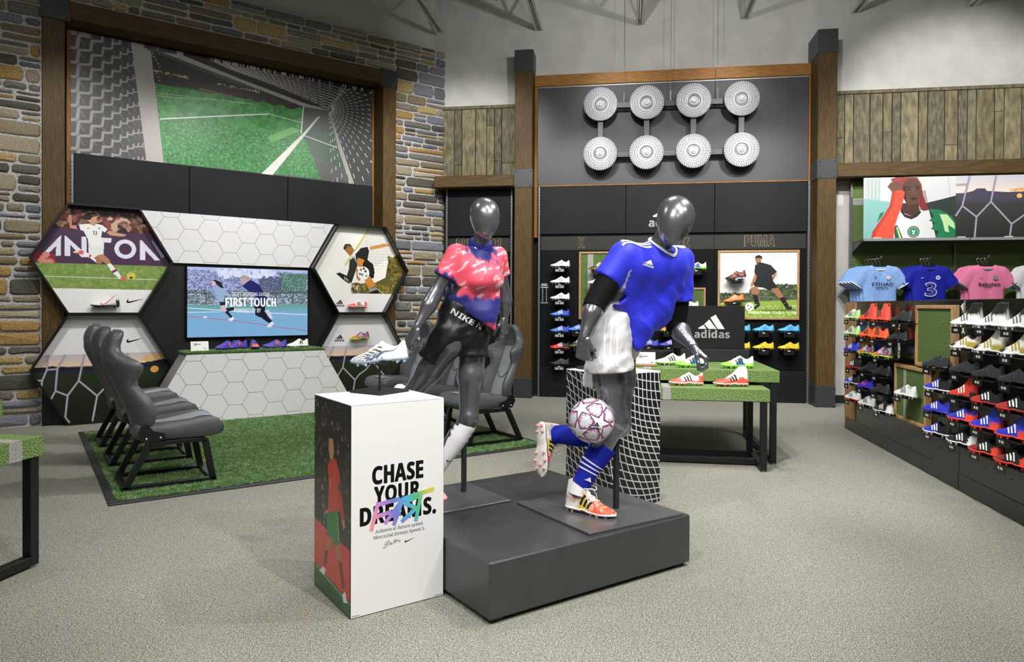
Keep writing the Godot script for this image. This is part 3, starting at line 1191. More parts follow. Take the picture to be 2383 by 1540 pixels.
func back_fixture() -> void:
	var satin := mat("15181c", 0.55, 0.0, 0.3)
	var peg := mat("0f1113", 0.65, 0.0, 0.25)
	var head := mat("1a1917", 0.5)
	# lamp board
	var o := thing("lamp_board", "large dark grey board behind the eight round stadium lamps", "wall panel", FB)
	put(o, "board", slab(-0.026, 3.053, 3.689, 4.452, -0.1, -0.004, 0.002), mat("303036", 0.42))
	put(o, "edge_strip", slab(-0.026, 4.453, 3.689, 4.474, -0.1, 0.0, 0.002), mat("aeb0b2", 0.25, 0.8))
	# fascia panels
	for i in 3:
		o = thing("fascia_panel", ["black fascia panel above the outlined X", "black fascia panel carrying the white striped logo", "black fascia panel above the outlined PUMA"][i], "wall panel", FB)
		put(o, "panel", slab(1.2215 * i + 0.017, 2.35, 1.2215 * (i + 1) + 0.012, 3.034, -0.06, 0.0, 0.003), satin)
	striped_logo(o.get_parent().get_node("fascia_panel_001"), 0.52, FB.affine_inverse() * FB * T(1.555, 2.56, 0.001), mat("e6e7ea", 0.5), 0.004)
	# boards below them
	var grp := ["matt black peg board with the size chart and white boots", "matt black peg board behind the blue-shirted mannequin", "matt black peg board carrying the kicking player's picture"]
	for i in 3:
		o = thing("peg_board", grp[i], "wall panel", FB)
		var x0 := 1.2215 * i + 0.016
		var x1 := 1.2215 * (i + 1) + 0.013
		put(o, "board", slab(x0, 0.445, x1, 2.115, -0.1, -0.05, 0.002), peg)
		put(o, "name_band", slab(x0, 2.118, x1, 2.346, -0.1, -0.044, 0.002), head)
		var mb := MB.new()
		for yy in 22:
			for xx in 15:
				mb.box(Vector3(0.008, 0.008, 0.001), Vector3(x0 + 0.06 + xx * 0.0775, 0.52 + yy * 0.0715, -0.0497))
		put(o, "peg_holes", mb.done(), mat("050505", 0.9)).set_meta("kind", "stuff")
		if i == 0:
			outline_word(o, "X", 0.565, 2.155, 0.085, 0.145, -0.043)
		elif i == 1:
			outline_word(o, "NEMEZIZ", 1.62, 2.16, 0.50, 0.125, -0.043)
		else:
			outline_word(o, "PUMA", 2.867, 2.16, 0.40, 0.145, -0.043)
		o = thing("kick_panel", ["low black base panel behind the net-patterned pedestal", "low black base panel behind the turf tables", "low black base panel beside the right timber post"][i], "wall panel", FB)
		put(o, "panel", slab(x0, 0.0, x1, 0.44, -0.1, 0.0, 0.003), satin)
	# size chart printed on the first board
	o = get_node("peg_board")
	var rows := MB.new()
	for s in [[0.03, 1.632, 0.085, 0.012], [0.025, 1.612, 0.095, 0.01], [0.02, 1.585, 0.11, 0.012], [0.02, 1.36, 0.11, 0.008]]:
		rows.box(Vector3(s[2], s[3], 0.001), Vector3(s[0] + s[2] / 2, s[1], -0.0493))
	for k in 9:
		for c in 2:
			rows.box(Vector3(0.012, 0.011, 0.001), Vector3(0.05 + c * 0.055, 1.56 - k * 0.022, -0.0493))
	put(o, "size_chart", rows.done(), mat("c9c9c9", 0.6))
	upright("slotted_upright", "grey slotted steel upright at the left edge of the wide boot wall", 0.0, 0.0, 3.03, FB)
	upright("slotted_upright", "grey slotted steel upright at the right edge of the wide boot wall", 3.70, 0.0, 3.03, FB)
	# narrow bay by the stone wall
	o = thing("fascia_panel", "narrow black fascia panel behind the tie-dye mannequin's head", "wall panel", FB)
	put(o, "panel", slab(-1.352, 2.335, -0.425, 3.018, -0.06, 0.0, 0.003), satin)
	o = thing("peg_board", "narrow black peg board behind the tie-dye mannequin", "wall panel", FB)
	put(o, "board", slab(-1.352, 0.28, -0.425, 2.10, -0.1, -0.05, 0.002), peg)
	put(o, "name_band", slab(-1.352, 2.103, -0.425, 2.33, -0.1, -0.044, 0.002), head)
	outline_word(o, "PREDATOR", -1.235, 2.16, 0.68, 0.15, -0.043)
	o = thing("kick_panel", "low black base panel at the foot of the narrow bay", "wall panel", FB)
	put(o, "panel", slab(-1.352, 0.0, -0.425, 0.275, -0.1, 0.0, 0.003), satin)
	upright("slotted_upright", "grey slotted upright between the stone wall and the narrow bay", -1.372, 0.0, 3.03, FB)
	upright("slotted_upright", "grey slotted upright between the narrow bay and the timber post", -0.405, 0.0, 3.03, FB)
	struct("trim_3", slab(-1.6, 0, -0.34, 3.03, -0.128, -0.105), mat("121213", 0.8), FB)
	struct("trim_4", slab(-0.08, 0, 3.714, 3.05, -0.128, -0.105), mat("121213", 0.8), FB)
	# framed turf panels and the player picture
	turf_frame("framed_turf_panel", "oak-framed turf panel with a white line behind the mannequin's black sleeve", FB, 0.576, 1.125, 1.21, 2.095, -0.05, [0.70, 0.78])
	turf_frame("framed_turf_panel", "small oak-framed turf panel beside the blue mannequin's left sleeve", FB, 1.79, 1.08, 2.345, 1.582, -0.05, [])
	o = thing("framed_player_picture", "oak-framed picture of a player in black striking a ball on a pitch", "picture", FB)
	oak_frame(o, 2.507, 1.14, 3.59, 2.10, -0.05, -0.01, 0.03)
	put(o, "print", MB.new().prism(P2([2.535, 1.165, 3.565, 1.165, 3.565, 2.075, 2.535, 2.075]), -0.05, -0.022).done(), pmat(paint_pitch_player(), 0.45))

func oak_frame(o: Node, x0: float, y0: float, x1: float, y1: float, z0: float, z1: float, w: float) -> void:
	var oak := tmat("oak", "c6a276", tex.woodv, 2.0, 0.6, 0.0, 0.4)
	put(o, "frame_side", slab(x0, y0, x0 + w, y1, z0, z1, 0.003), oak)
	put(o, "frame_side", slab(x1 - w, y0, x1, y1, z0, z1, 0.003), oak)
	put(o, "frame_side", slab(x0 + w, y1 - w, x1 - w, y1, z0, z1, 0.003), oak)
	put(o, "frame_side", slab(x0 + w, y0, x1 - w, y0 + w, z0, z1, 0.003), oak)

func turf_frame(called: String, label: String, at: Transform3D, x0: float, y0: float, x1: float, y1: float, z: float, line: Array, depth := 0.04) -> void:
	var o := thing(called, label, "turf panel", at)
	oak_frame(o, x0, y0, x1, y1, z, z + depth, 0.028)
	put(o, "turf_print", slab(x0 + 0.026, y0 + 0.026, x1 - 0.026, y1 - 0.026, z, z + depth - 0.014), tmat("turfprint", "d6dac8", tex.turfd, 2.2, 0.7, 0.0, 0.3))
	if line.size():
		put(o, "white_line", slab(line[0], y0 + 0.028, line[1], y1 - 0.028, z + depth - 0.014, z + depth - 0.013), tmat("chalk", "d9d9d9", tex.chalk, 4.0, 0.8))

# ---------------------------------------------------------------- round stadium lamps on a bar frame
func light_rig() -> void:
	var dark := mat("3a3c40", 0.35, 0.5)
	var o := thing("lamp_bar_frame", "dark steel bar frame hung on thin cables that carries eight round lamps", "frame", FB)
	for y: float in [4.135, 3.445]:
		put(o, "cross_bar", slab(0.7, y - 0.04, 2.95, y + 0.04, 0.08, 0.13, 0.004), dark)
	for x: float in [0.876, 1.513, 2.145, 2.781]:
		put(o, "upright_bar", slab(x - 0.04, 3.40, x + 0.04, 4.18, 0.131, 0.165, 0.004), dark)
	for c in [[1.20, 4.20], [1.84, 4.19], [2.47, 4.20]]:
		put(o, "cable", MB.new().tube([Vector3(c[0], c[1] - 0.03, 0.11), Vector3(c[0], 6.04, 0.11)], [0.0035], 6).done(), mat("8d8f92", 0.35, 0.8))
		put(o, "cable_end", MB.new().tube([Vector3(c[0], c[1] - 0.03, 0.11), Vector3(c[0], c[1] + 0.12, 0.11)], [0.007], 8).done(), mat("a8aaad", 0.3, 0.8))
	var first: Node3D
	var where := ["upper left", "second of the upper row", "third of the upper row", "upper right", "lower left", "second of the lower row", "third of the lower row", "lower right"]
	for k in 8:
		var at := FB * T([0.876, 1.513, 2.145, 2.781][k % 4], 4.137 if k < 4 else 3.447, 0.165)
		var label := "round ribbed stadium lamp, %s lamp on the bar frame" % where[k] if k in [0, 3, 4, 7] else "round ribbed stadium lamp, %s counted from the left" % where[k]
		if k:
			dup(first, at, label, "round stadium lamps on the bar frame")
			continue
		first = thing("stadium_lamp", label, "lamp", at, "round stadium lamps on the bar frame")
		var mb := MB.new()
		mb.xf = Transform3D(Basis(Vector3.RIGHT, PI / 2), Vector3.ZERO)
		mb.lathe([Vector2(0.001, 0.0), Vector2(0.20, 0.0), Vector2(0.232, 0.014), Vector2(0.236, 0.03), Vector2(0.228, 0.038), Vector2(0.001, 0.042)], 48)
		put(first, "housing", mb.done(), mat("b4b5bc", 0.4, 0.1))
		mb = MB.new()
		mb.xf = Transform3D(Basis(Vector3.RIGHT, PI / 2), Vector3.ZERO)
		mb.lathe([Vector2(0.036, 0.040), Vector2(0.036, 0.052), Vector2(0.03, 0.056), Vector2(0.022, 0.05), Vector2(0.012, 0.056), Vector2(0.001, 0.056)], 24)
		put(first, "hub", mb.done(), mat("a9abb0", 0.3, 0.4))
		mb = MB.new()
		for i in 44:
			for rr in [[0.218, 0.020, 0.014], [0.193, 0.016, 0.010], [0.165, 0.022, 0.007], [0.132, 0.018, 0.005]]:
				mb.xf = Transform3D(Basis(Vector3.BACK, TAU * (i + (0.5 if rr[0] == 0.193 else 0.0)) / 44), Vector3.ZERO)
				mb.box(Vector3(rr[1], rr[2], 0.008), Vector3(rr[0], 0, 0.043), 0.002)
		put(first, "lens_ribs", mb.done(), mat("66676d", 0.25, 0.2, 0.6))
		mb = MB.new()
		mb.xf = Transform3D(Basis(Vector3.RIGHT, PI / 2), Vector3.ZERO)
		mb.lathe([Vector2(0.06, 0.042), Vector2(0.062, 0.047), Vector2(0.066, 0.042), Vector2(0.09, 0.042), Vector2(0.092, 0.046), Vector2(0.096, 0.042)], 40)
		put(first, "lens_rings", mb.done(), mat("6e6f75", 0.25, 0.2))
# ---------------------------------------------------------------- pictures printed on boards
func paint_stadium() -> Image:
	var im := pic(1400, 528, "4b4d4d")
	pg(im, "1c1d1f", [310, 14, 367, 23, 644, 84, 1017, 125, 1154, 122, 1160, 190, 324, 160])
	blot(im, ["3a3632", "4a4038", "2a2826"], 330, 108, 1010, 150, 500, 1.5, 3.5, 4)
	for s in [[330, 92, 470, 106], [600, 100, 800, 112]]:
		blot(im, ["e8b88c", "f4dcb4", "c88a5c"], s[0], s[1], s[2], s[3], 70, 1.5, 3.5, 7)
	pg(im, "8e5a44", [515, 138, 688, 152, 1012, 172, 1012, 180, 688, 160, 515, 146])
	var turf := [[326, 153, 515, 152, 688, 159, 1012, 170, 1119, 182, 1223, 327, 1267, 504, 360, 511]]
	pg(im, "2f8a3c", turf[0])
	blot(im, ["3d9c46", "2a7c38", "469f4a", "338b40"], 340, 165, 1120, 300, 700, 6, 20, 9)
	blot(im, ["2f7f40", "3f9a50", "245f34", "57ad5c", "2b7038"], 365, 300, 1200, 505, 4200, 2, 5, 10)
	pg(im, "6fb565", [835, 327, 959, 256, 1008, 268, 863, 347])
	ln(im, "e8ece8", [348, 313, 693, 240, 843, 209], 6)
	ln(im, "dfe5df", [843, 208, 1048, 231], 3)
	ln(im, "b9d8bd", [332, 196, 557, 184, 760, 173], 2.5)
	ln(im, "b9d8bd", [332, 209, 549, 191], 2.5)
	pg(im, "55595a", [1017, 130, 1154, 122, 1213, 328, 1267, 504, 1120, 510, 1018, 281])
	pg(im, "3d5a48", [1019, 240, 1181, 232, 1215, 330, 1240, 440, 1060, 380, 1018, 283])
	pg(im, "e6e6e2", [800, 520, 862, 514, 1109, 179, 1098, 181, 1018, 281])
	ln(im, "dfe2df", [1023, 290, 1202, 329], 4)
	ln(im, "e2e2de", [1022, 124, 1008, 283], 7)
	# net above
	pg(im, "191a1b", [440, -1, 1380, 0, 1380, 20, 1223, 12, 1160, 121, 1027, 126, 714, 62])
	for i in 26:
		var u := i / 25.0
		for k in 11:
			var t := k / 10.0
			var x := lerpf(480 + u * 780, 640 + u * 560, t)
			var y := lerpf(-30.0, 48.0 + u * 90.0, t * (0.55 + 0.45 * u)) + (i % 2) * 4.0
			ln(im, "c9c6c2", [x, y, x + 15, y + 8, x + 30, y + 6, x + 44, y + 12], 2.6)
			ln(im, "a9a6a2", [x, y, x - 6, y + 9], 2.2)
	pg(im, "b9b5b0", [352, 5, 440, -1, 714, 62, 1027, 124, 1160, 140, 1017, 142, 688, 73])
	# net at the right
	pg(im, "3e4041", [1160, 121, 1265, 5, 1400, 16, 1400, 528, 1290, 520, 1213, 328])
	for i in 22:
		var a := -0.95 + i * 0.115
		for k in 16:
			var r0 := 14.0 + k * k * 1.7
			var p := Vector2(1156, 128) + Vector2(cos(a), sin(a) * (1.0 + 0.5 * maxf(a, 0.0))) * r0
			var q := p + Vector2(cos(a + 0.25), sin(a + 0.25)) * (5.0 + k * 1.6)
			ln(im, "cfcac4", [p.x, p.y, q.x, q.y], 1.8 + k * 0.2)
	pg(im, "a9a5a1", [1154, 124, 1170, 170, 1232, 330, 1300, 510, 1276, 512, 1208, 328])
	# near post and out-of-focus net at the left
	pg(im, "454748", [0, 0, 228, 0, 300, 332, 310, 528, 0, 528])
	for i in 17:
		var x := -30.0
		var y := -60.0 + i * 62.0
		for k in 16:
			var s := pow(0.86, k)
			var x1 := x + 52.0 * s
			var y1 := y - 62.0 * s
			ln(im, "a39b98", [x, y, x1, y - 6.0 * s, x1 + 6.0 * s, y1], 2.5 + 11.0 * s)
			ln(im, "6f6a69", [x1, y - 6.0 * s, x1 + 26.0 * s, y + 40.0 * s], 1.5 + 5.0 * s)
			x = x1 + 6.0 * s
			y = y1 + 26.0 * (1.0 - s)
	pg(im, "b5aeac", [228, -20, 310, 11, 364, 515, 292, 515])
	return speck(im, 0.08, 2)

func paint_striker() -> Image:
	var im := pic(840, 720, "2a1a1c")
	blot(im, ["6a3a34", "8a4a40", "3a2224", "a8826c", "c8a890", "5a2a2c", "7a5a50"], 0, 30, 840, 200, 260, 12, 32, 3)
	blur(im, 10)
	pg(im, "4a3150", [0, 176, 132, 163, 706, 168, 842, 175, 842, 388, 0, 388])
	pg(im, "e4e6f4", [74, 337, 161, 223, 178, 204, 175, 341, 146, 342, 151, 278, 98, 339])
	pg(im, "e4e6f4", [196, 209, 204, 208, 290, 295, 290, 209, 318, 207, 321, 343, 290, 344, 227, 265, 227, 341, 196, 341])
	pg(im, "e4e6f4", [400, 208, 464, 207, 461, 241, 419, 240, 418, 330, 390, 330])
	el(im, "e4e6f4", 546, 278, 66, 66)
	el(im, "4a3150", 546, 278, 38, 38)
	pg(im, "e4e6f4", [634, 212, 646, 212, 762, 346, 726, 347, 667, 282, 667, 347, 634, 348])
	pg(im, "8a8fae", [705, 212, 715, 212, 790, 320, 770, 330])
	pg(im, "8c2a30", [40, 320, 140, 330, 150, 385, 20, 380])
	blot(im, ["d88a80", "c05a54"], 70, 330, 130, 400, 12, 14, 24, 6)
	blur(im, 4)
	pg(im, "7d9a4e", [0, 388, 840, 386, 840, 560, 0, 552])
	blot(im, ["86a356", "748f47", "8fa95e"], 0, 395, 840, 548, 300, 4, 14, 8)
	ln(im, "e6eadb", [60, 474, 770, 482], 4)
	# player in white
	pg(im, "f1f1ef", [275, 130, 331, 120, 362, 133, 377, 117, 409, 124, 442, 151, 424, 173, 409, 163, 403, 205, 416, 258, 362, 282, 331, 278, 326, 221, 301, 170, 280, 165])
	pg(im, "dcdcd8", [326, 221, 340, 270, 360, 282, 331, 278])
	pg(im, "c99a7c", [262, 134, 238, 139, 225, 157, 270, 162])
	pg(im, "3c2c6c", [275, 130, 262, 133, 272, 166, 285, 164])
	pg(im, "c02a3a", [262, 133, 257, 134, 267, 165, 272, 166])
	pg(im, "b98a6c", [227, 154, 215, 94, 218, 70, 235, 68, 238, 139])
	pg(im, "c99a7c", [428, 167, 445, 160, 530, 176, 549, 178, 546, 190, 525, 194, 455, 190])
	pg(im, "3c2c6c", [424, 173, 436, 170, 449, 152, 442, 148])
	pg(im, "c02a3a", [436, 170, 441, 169, 453, 155, 449, 152])
	el(im, "c79a7a", 359, 90, 20, 26)
	pg(im, "c79a7a", [345, 100, 372, 105, 376, 120, 362, 133, 336, 122])
	pg(im, "1c1513", [275, 92, 280, 83, 331, 46, 377, 45, 385, 65, 352, 74, 343, 92, 326, 97, 301, 92])
	ln(im, "e49aa0", [345, 62, 386, 58], 4)
	pg(im, "ececea", [329, 278, 414, 264, 416, 318, 383, 329, 375, 356, 352, 351, 331, 316])
	pg(im, "b98766", [377, 329, 414, 318, 451, 353, 458, 377, 437, 386, 403, 361])
	pg(im, "a87656", [360, 345, 383, 332, 410, 372, 400, 386, 375, 380])
	pg(im, "f2f2f0", [437, 386, 458, 376, 493, 421, 525, 468, 514, 484, 466, 437])
	pg(im, "c02a3a", [462, 432, 490, 414, 494, 420, 466, 438])
	pg(im, "3c2c6c", [466, 438, 494, 420, 498, 427, 471, 444])
	pg(im, "f2f2f0", [301, 306, 331, 316, 372, 356, 376, 378, 341, 349, 290, 327])
	pg(im, "c02a3a", [338, 322, 346, 328, 340, 346, 332, 341])
	pg(im, "e0655c", [516, 468, 547, 467, 554, 479, 547, 490, 520, 490])
	pg(im, "e0655c", [242, 311, 280, 298, 303, 302, 301, 326, 260, 322])
	pg(im, "f2f2f0", [242, 311, 280, 300, 278, 308, 250, 318])
	el(im, "d6d236", 581, 459, 27, 24)
	el(im, "3a2a3a", 581, 472, 11, 7)
	el(im, "c9a2ac", 574, 444, 14, 5)
	for k in 2:
		ln(im, "26232a", [[356, 169, 361, 166, 361, 192], [368, 168, 378, 170, 377, 178, 370, 179, 378, 182, 377, 191, 367, 191]][k], 3.5)
	pg(im, "2a2a2e", [320, 148, 324, 152, 342, 145, 325, 156])
	el(im, "9aa0b4", 392, 147, 6, 7)
	pg(im, "f0f0f0", [0, 550, 840, 554, 840, 720, 0, 720])
	return im

func paint_dusk_net() -> Image:
	var im := pic(840, 720, "e9e9ea")
	for y in range(262, 720):
		var c := Color("c9c3cf").lerp(Color("f0cfae"), clampf((y - 270) / 70.0, 0, 1)) if y < 345 else Color("262f4a").lerp(Color("23301c"), clampf((y - 350) / 60.0, 0, 1)).lerp(Color("15190f"), clampf((y - 430) / 250.0, 0, 1))
		im.fill_rect(Rect2i(0, y, 840, 1), c)
	pg(im, "1b1c2a", [0, 345, 131, 338, 255, 350, 352, 348, 488, 344, 673, 335, 700, 300, 790, 315, 840, 330, 840, 372, 0, 372])
	pg(im, "e6c08a", [640, 300, 690, 278, 750, 272, 790, 290, 780, 315, 700, 330, 650, 325])
	blur(im, 6)
	el(im, "eab14e", 726, 383, 26, 24)
	blur(im, 3)
	im.fill_rect(Rect2i(0, 0, 840, 262), hexc("e9e9ea"))
	for a in [[103, 263, 100, 356, 74, 427, 40, 422], [74, 427, 69, 490], [103, 358, 156, 356, 200, 264], [156, 356, 146, 497, 117, 560], [146, 497, 213, 532, 275, 438, 308, 264], [275, 438, 380, 546, 420, 500], [380, 546, 352, 718], [213, 532, 200, 674, 225, 712], [200, 674, 150, 712], [560, 264, 540, 400, 470, 470, 420, 500], [540, 400, 640, 520, 610, 700]]:
		ln(im, "8c8498", a, 13)
		ln(im, "b7afc0", a, 8)
	return im

func paint_juggler() -> Image:
	var im := pic(840, 720, "efeeea")
	pg(im, "dcdcd6", [506, 15, 660, 0, 760, 200, 560, 330, 398, 188])
	for k in 14:
		ln(im, "b4b3ac", [500 - k * 8, 20 + k * 26, 720 + k * 6, 30 + k * 24], 2)
		ln(im, "b4b3ac", [506 + k * 18, 15, 420 + k * 26, 330], 2)
	ln(im, "c2b73e", [520, -10, 292, 329], 13)
	ln(im, "dcd49a", [516, -10, 288, 329], 4)
	pg(im, "5e5a2c", [743, 227, 830, 200, 840, 560, 331, 560, 448, 499, 548, 469, 650, 420, 670, 306])
	blot(im, ["6e6a30", "4a4c20", "8a7a3c", "3a3c1c", "7c6030"], 680, 250, 830, 550, 260, 6, 15, 12)
	blot(im, ["7a7434", "56541f", "918340", "5c4a28"], 350, 475, 800, 550, 260, 5, 13, 13)
	ln(im, "ded9c4", [470, 440, 640, 560], 5)
	ln(im, "d4d0c4", [330, 470, 420, 560], 3)
	# player in black
	pg(im, "c48a4e", [502, 169, 638, 133, 680, 140, 690, 150, 670, 155, 507, 196])
	pg(im, "20201f", [380, 235, 428, 182, 487, 169, 502, 201, 487, 276, 538, 311, 552, 385, 518, 424, 448, 352, 389, 298])
	pg(im, "f1f1f1", [490, 168, 502, 165, 512, 198, 502, 202])
	pg(im, "a8703c", [283, 200, 300, 165, 340, 160, 372, 205, 360, 245, 330, 250])
	pg(im, "241c18", [276, 190, 290, 158, 330, 152, 350, 178, 320, 172, 300, 190, 284, 205])
	ln(im, "c8c0b0", [296, 180, 330, 160], 2.5)
	pg(im, "e4e4e0", [369, 208, 388, 202, 372, 255, 338, 259])
	pg(im, "26302a", [331, 283, 369, 262, 404, 316, 370, 409, 346, 474, 300, 439, 325, 356])
	pg(im, "d08a36", [398, 262, 458, 277, 450, 345, 396, 330])
	pg(im, "8a8f94", [340, 262, 372, 255, 405, 300, 396, 312, 366, 270])
	pg(im, "1b1b1b", [215, 398, 245, 388, 311, 415, 350, 437, 326, 478, 283, 452])
	for k in 3:
		ln(im, "dddddd", [285 + k * 14, 420 + k * 7, 292 + k * 14, 448 + k * 7], 5)
	pg(im, "181818", [448, 300, 500, 290, 548, 348, 545, 423, 488, 445, 440, 360])
	pg(im, "cf8a38", [453, 425, 508, 410, 552, 469, 569, 500, 498, 521])
	pg(im, "181818", [498, 517, 566, 490, 592, 553, 515, 556])
	for k in 3:
		ln(im, "e8e8e8", [502 + k * 2, 522 + k * 9, 566 + k * 4, 500 + k * 9], 4)
	pg(im, "b87a3c", [385, 345, 404, 362, 430, 435, 412, 456, 392, 430])
	el(im, "eeeeee", 452, 388, 53, 55)
	for d in [[430, 360, "c0392b"], [470, 372, "2a2a2e"], [440, 400, "2f5fb0"], [478, 410, "7aa83c"], [455, 350, "2a2a2e"], [420, 395, "5a5a60"]]:
		el(im, d[2], d[0], d[1], 11, 8, 0.5)
	im.fill_rect(Rect2i(0, 556, 840, 164), hexc("efefef"))
	return im

func paint_screen() -> Image:
	var im := pic(900, 520, "b9c4ee")
	blot(im, ["8a8fc0", "7078a8", "9aa4cc", "a8b2d8", "6a7aa0"], 0, 20, 900, 190, 2600, 3, 8, 21)
	blot(im, ["3c5a52", "5a8a6c", "46785a", "7aa08c", "567a7c"], 680, 30, 890, 190, 1500, 2, 6, 22)
	blot(im, ["5a6084", "4c5474", "6a708c"], 520, 60, 690, 200, 600, 3, 8, 23)
	blot(im, ["dfe6ff", "cfd8fa"], 210, 0, 640, 60, 60, 10, 24, 24)
	blot(im, ["4a5a5c", "5c6c70", "6c7a6c", "7a8a90"], 0, 170, 900, 275, 2200, 2, 6, 25)
	blur(im, 3)
	for x in range(0, 900, 130):
		ln(im, "23282e", [x, 192, x, 278], 4)
	ln(im, "23282e", [0, 192, 461, 194, 900, 171], 4)
	pg(im, "6fa49a", [0, 280, 900, 272, 900, 520, 0, 520])
	for y in range(282, 520):
		im.fill_rect(Rect2i(0, y, 900, 1), Color("68a49a").lerp(Color("7fb0d8"), clampf((y - 282) / 60.0, 0, 1)))
	im = speck(im, 0.10, 26)
	ln(im, "eaf2ff", [0, 302, 329, 327, 900, 357], 5)
	ln(im, "eaf2ff", [0, 336, 240, 331], 4)
	ln(im, "c0608c", [0, 363, 329, 399, 900, 488], 5)
	pg(im, "f4f6ff", [104, 376, 124, 362, 143, 376])
	# girl
	pg(im, "24202c", [170, 95, 198, 92, 233, 110, 256, 155, 225, 147, 198, 119])
	el(im, "d8bcc8", 182, 120, 15, 20)
	pg(im, "9ab2d4", [174, 150, 209, 139, 257, 163, 310, 212, 300, 228, 262, 205, 255, 260, 222, 262, 203, 215])
	pg(im, "8aa2c8", [147, 165, 162, 161, 205, 210, 190, 222])
	pg(im, "22243a", [222, 258, 273, 256, 277, 287, 230, 287])
	pg(im, "d4bccc", [229, 285, 268, 281, 280, 327, 261, 337, 233, 319])
	pg(im, "1c1f30", [261, 331, 283, 325, 319, 370, 304, 379])
	pg(im, "1c1f30", [269, 306, 329, 297, 327, 319, 281, 331])
	pg(im, "f0eef4", [284, 394, 320, 368, 331, 382, 314, 403])
	# boy
	el(im, "caa4ac", 402, 92, 24, 28)
	pg(im, "b49a88", [378, 80, 384, 58, 412, 52, 440, 66, 446, 92, 425, 82, 402, 74])
	pg(im, "1f2668", [388, 136, 430, 100, 452, 86, 515, 121, 556, 189, 566, 282, 490, 292, 486, 207, 432, 170])
	pg(im, "182058", [515, 130, 584, 240, 560, 270, 510, 200])
	pg(im, "151a30", [476, 289, 564, 282, 556, 327, 492, 338])
	pg(im, "12172c", [484, 319, 556, 301, 584, 354, 520, 374, 488, 357])
	pg(im, "12172c", [560, 340, 618, 406, 590, 420, 525, 372])
	pg(im, "e8e8f0", [572, 449, 616, 408, 633, 423, 605, 453])
	pg(im, "cfd2e4", [556, 323, 588, 312, 622, 380, 605, 390])
	return im

func paint_pitch_player() -> Image:
	var im := pic(700, 620, "e6e9ee")
	blot(im, ["4e5a3c", "3c4830", "62704a", "56624a", "2f3a28"], 0, 390, 300, 475, 420, 6, 15, 31)
	blot(im, ["4e5a3c", "3c4830", "62704a", "56624a"], 280, 355, 520, 460, 420, 6, 15, 32)
	blot(im, ["4e5a3c", "3c4830", "62704a", "2f3a28"], 500, 310, 700, 450, 420, 6, 16, 33)
	pg(im, "8fae4a", [0, 486, 710, 446, 712, 626, 0, 632])
	blot(im, ["9ab856", "84a444", "b4c878", "7a9a3e"], 0, 500, 700, 620, 900, 3, 10, 34)
	blot(im, ["d8e4b0", "c8d898"], 100, 560, 700, 580, 160, 3, 8, 35)
	pg(im, "6a7f3a", [340, 545, 690, 535, 690, 552, 420, 560])
	ln(im, "4a4e48", [180, 430, 330, 425], 3)
	pg(im, "a87a5c", [321, 196, 284, 300, 276, 325, 300, 325, 315, 300, 353, 229])
	pg(im, "a87a5c", [485, 205, 523, 200, 478, 278, 423, 325, 412, 300, 462, 262])
	pg(im, "1b1c20", [321, 123, 370, 99, 400, 105, 461, 124, 518, 189, 472, 221, 487, 296, 320, 296, 337, 229, 313, 190])
	el(im, "9c6c50", 349, 72, 27, 36)
	pg(im, "15110f", [318, 72, 322, 40, 352, 28, 382, 42, 384, 72, 372, 58, 330, 56])
	pg(im, "15110f", [326, 92, 350, 104, 374, 90, 362, 112, 336, 110])
	pg(im, "17181b", [303, 286, 487, 278, 530, 345, 447, 362, 392, 335, 318, 329])
	pg(im, "a0704f", [281, 335, 338, 322, 366, 376, 338, 409, 297, 401])
	pg(im, "16171a", [300, 398, 342, 405, 360, 482, 320, 492])
	pg(im, "2a2426", [312, 523, 345, 484, 366, 480, 366, 506, 323, 544])
	pg(im, "a0704f", [465, 346, 525, 335, 583, 422, 541, 443])
	pg(im, "16171a", [538, 437, 581, 420, 630, 513, 595, 523])
	ln(im, "e06a3a", [572, 490, 612, 470], 3)
	pg(im, "2a2426", [593, 521, 649, 511, 655, 540, 603, 543])
	el(im, "f2f2f2", 272, 516, 40, 38)
	for d in [[258, 505], [286, 520], [268, 536]]:
		el(im, "6a6e78", d[0], d[1], 9, 7)
	return im

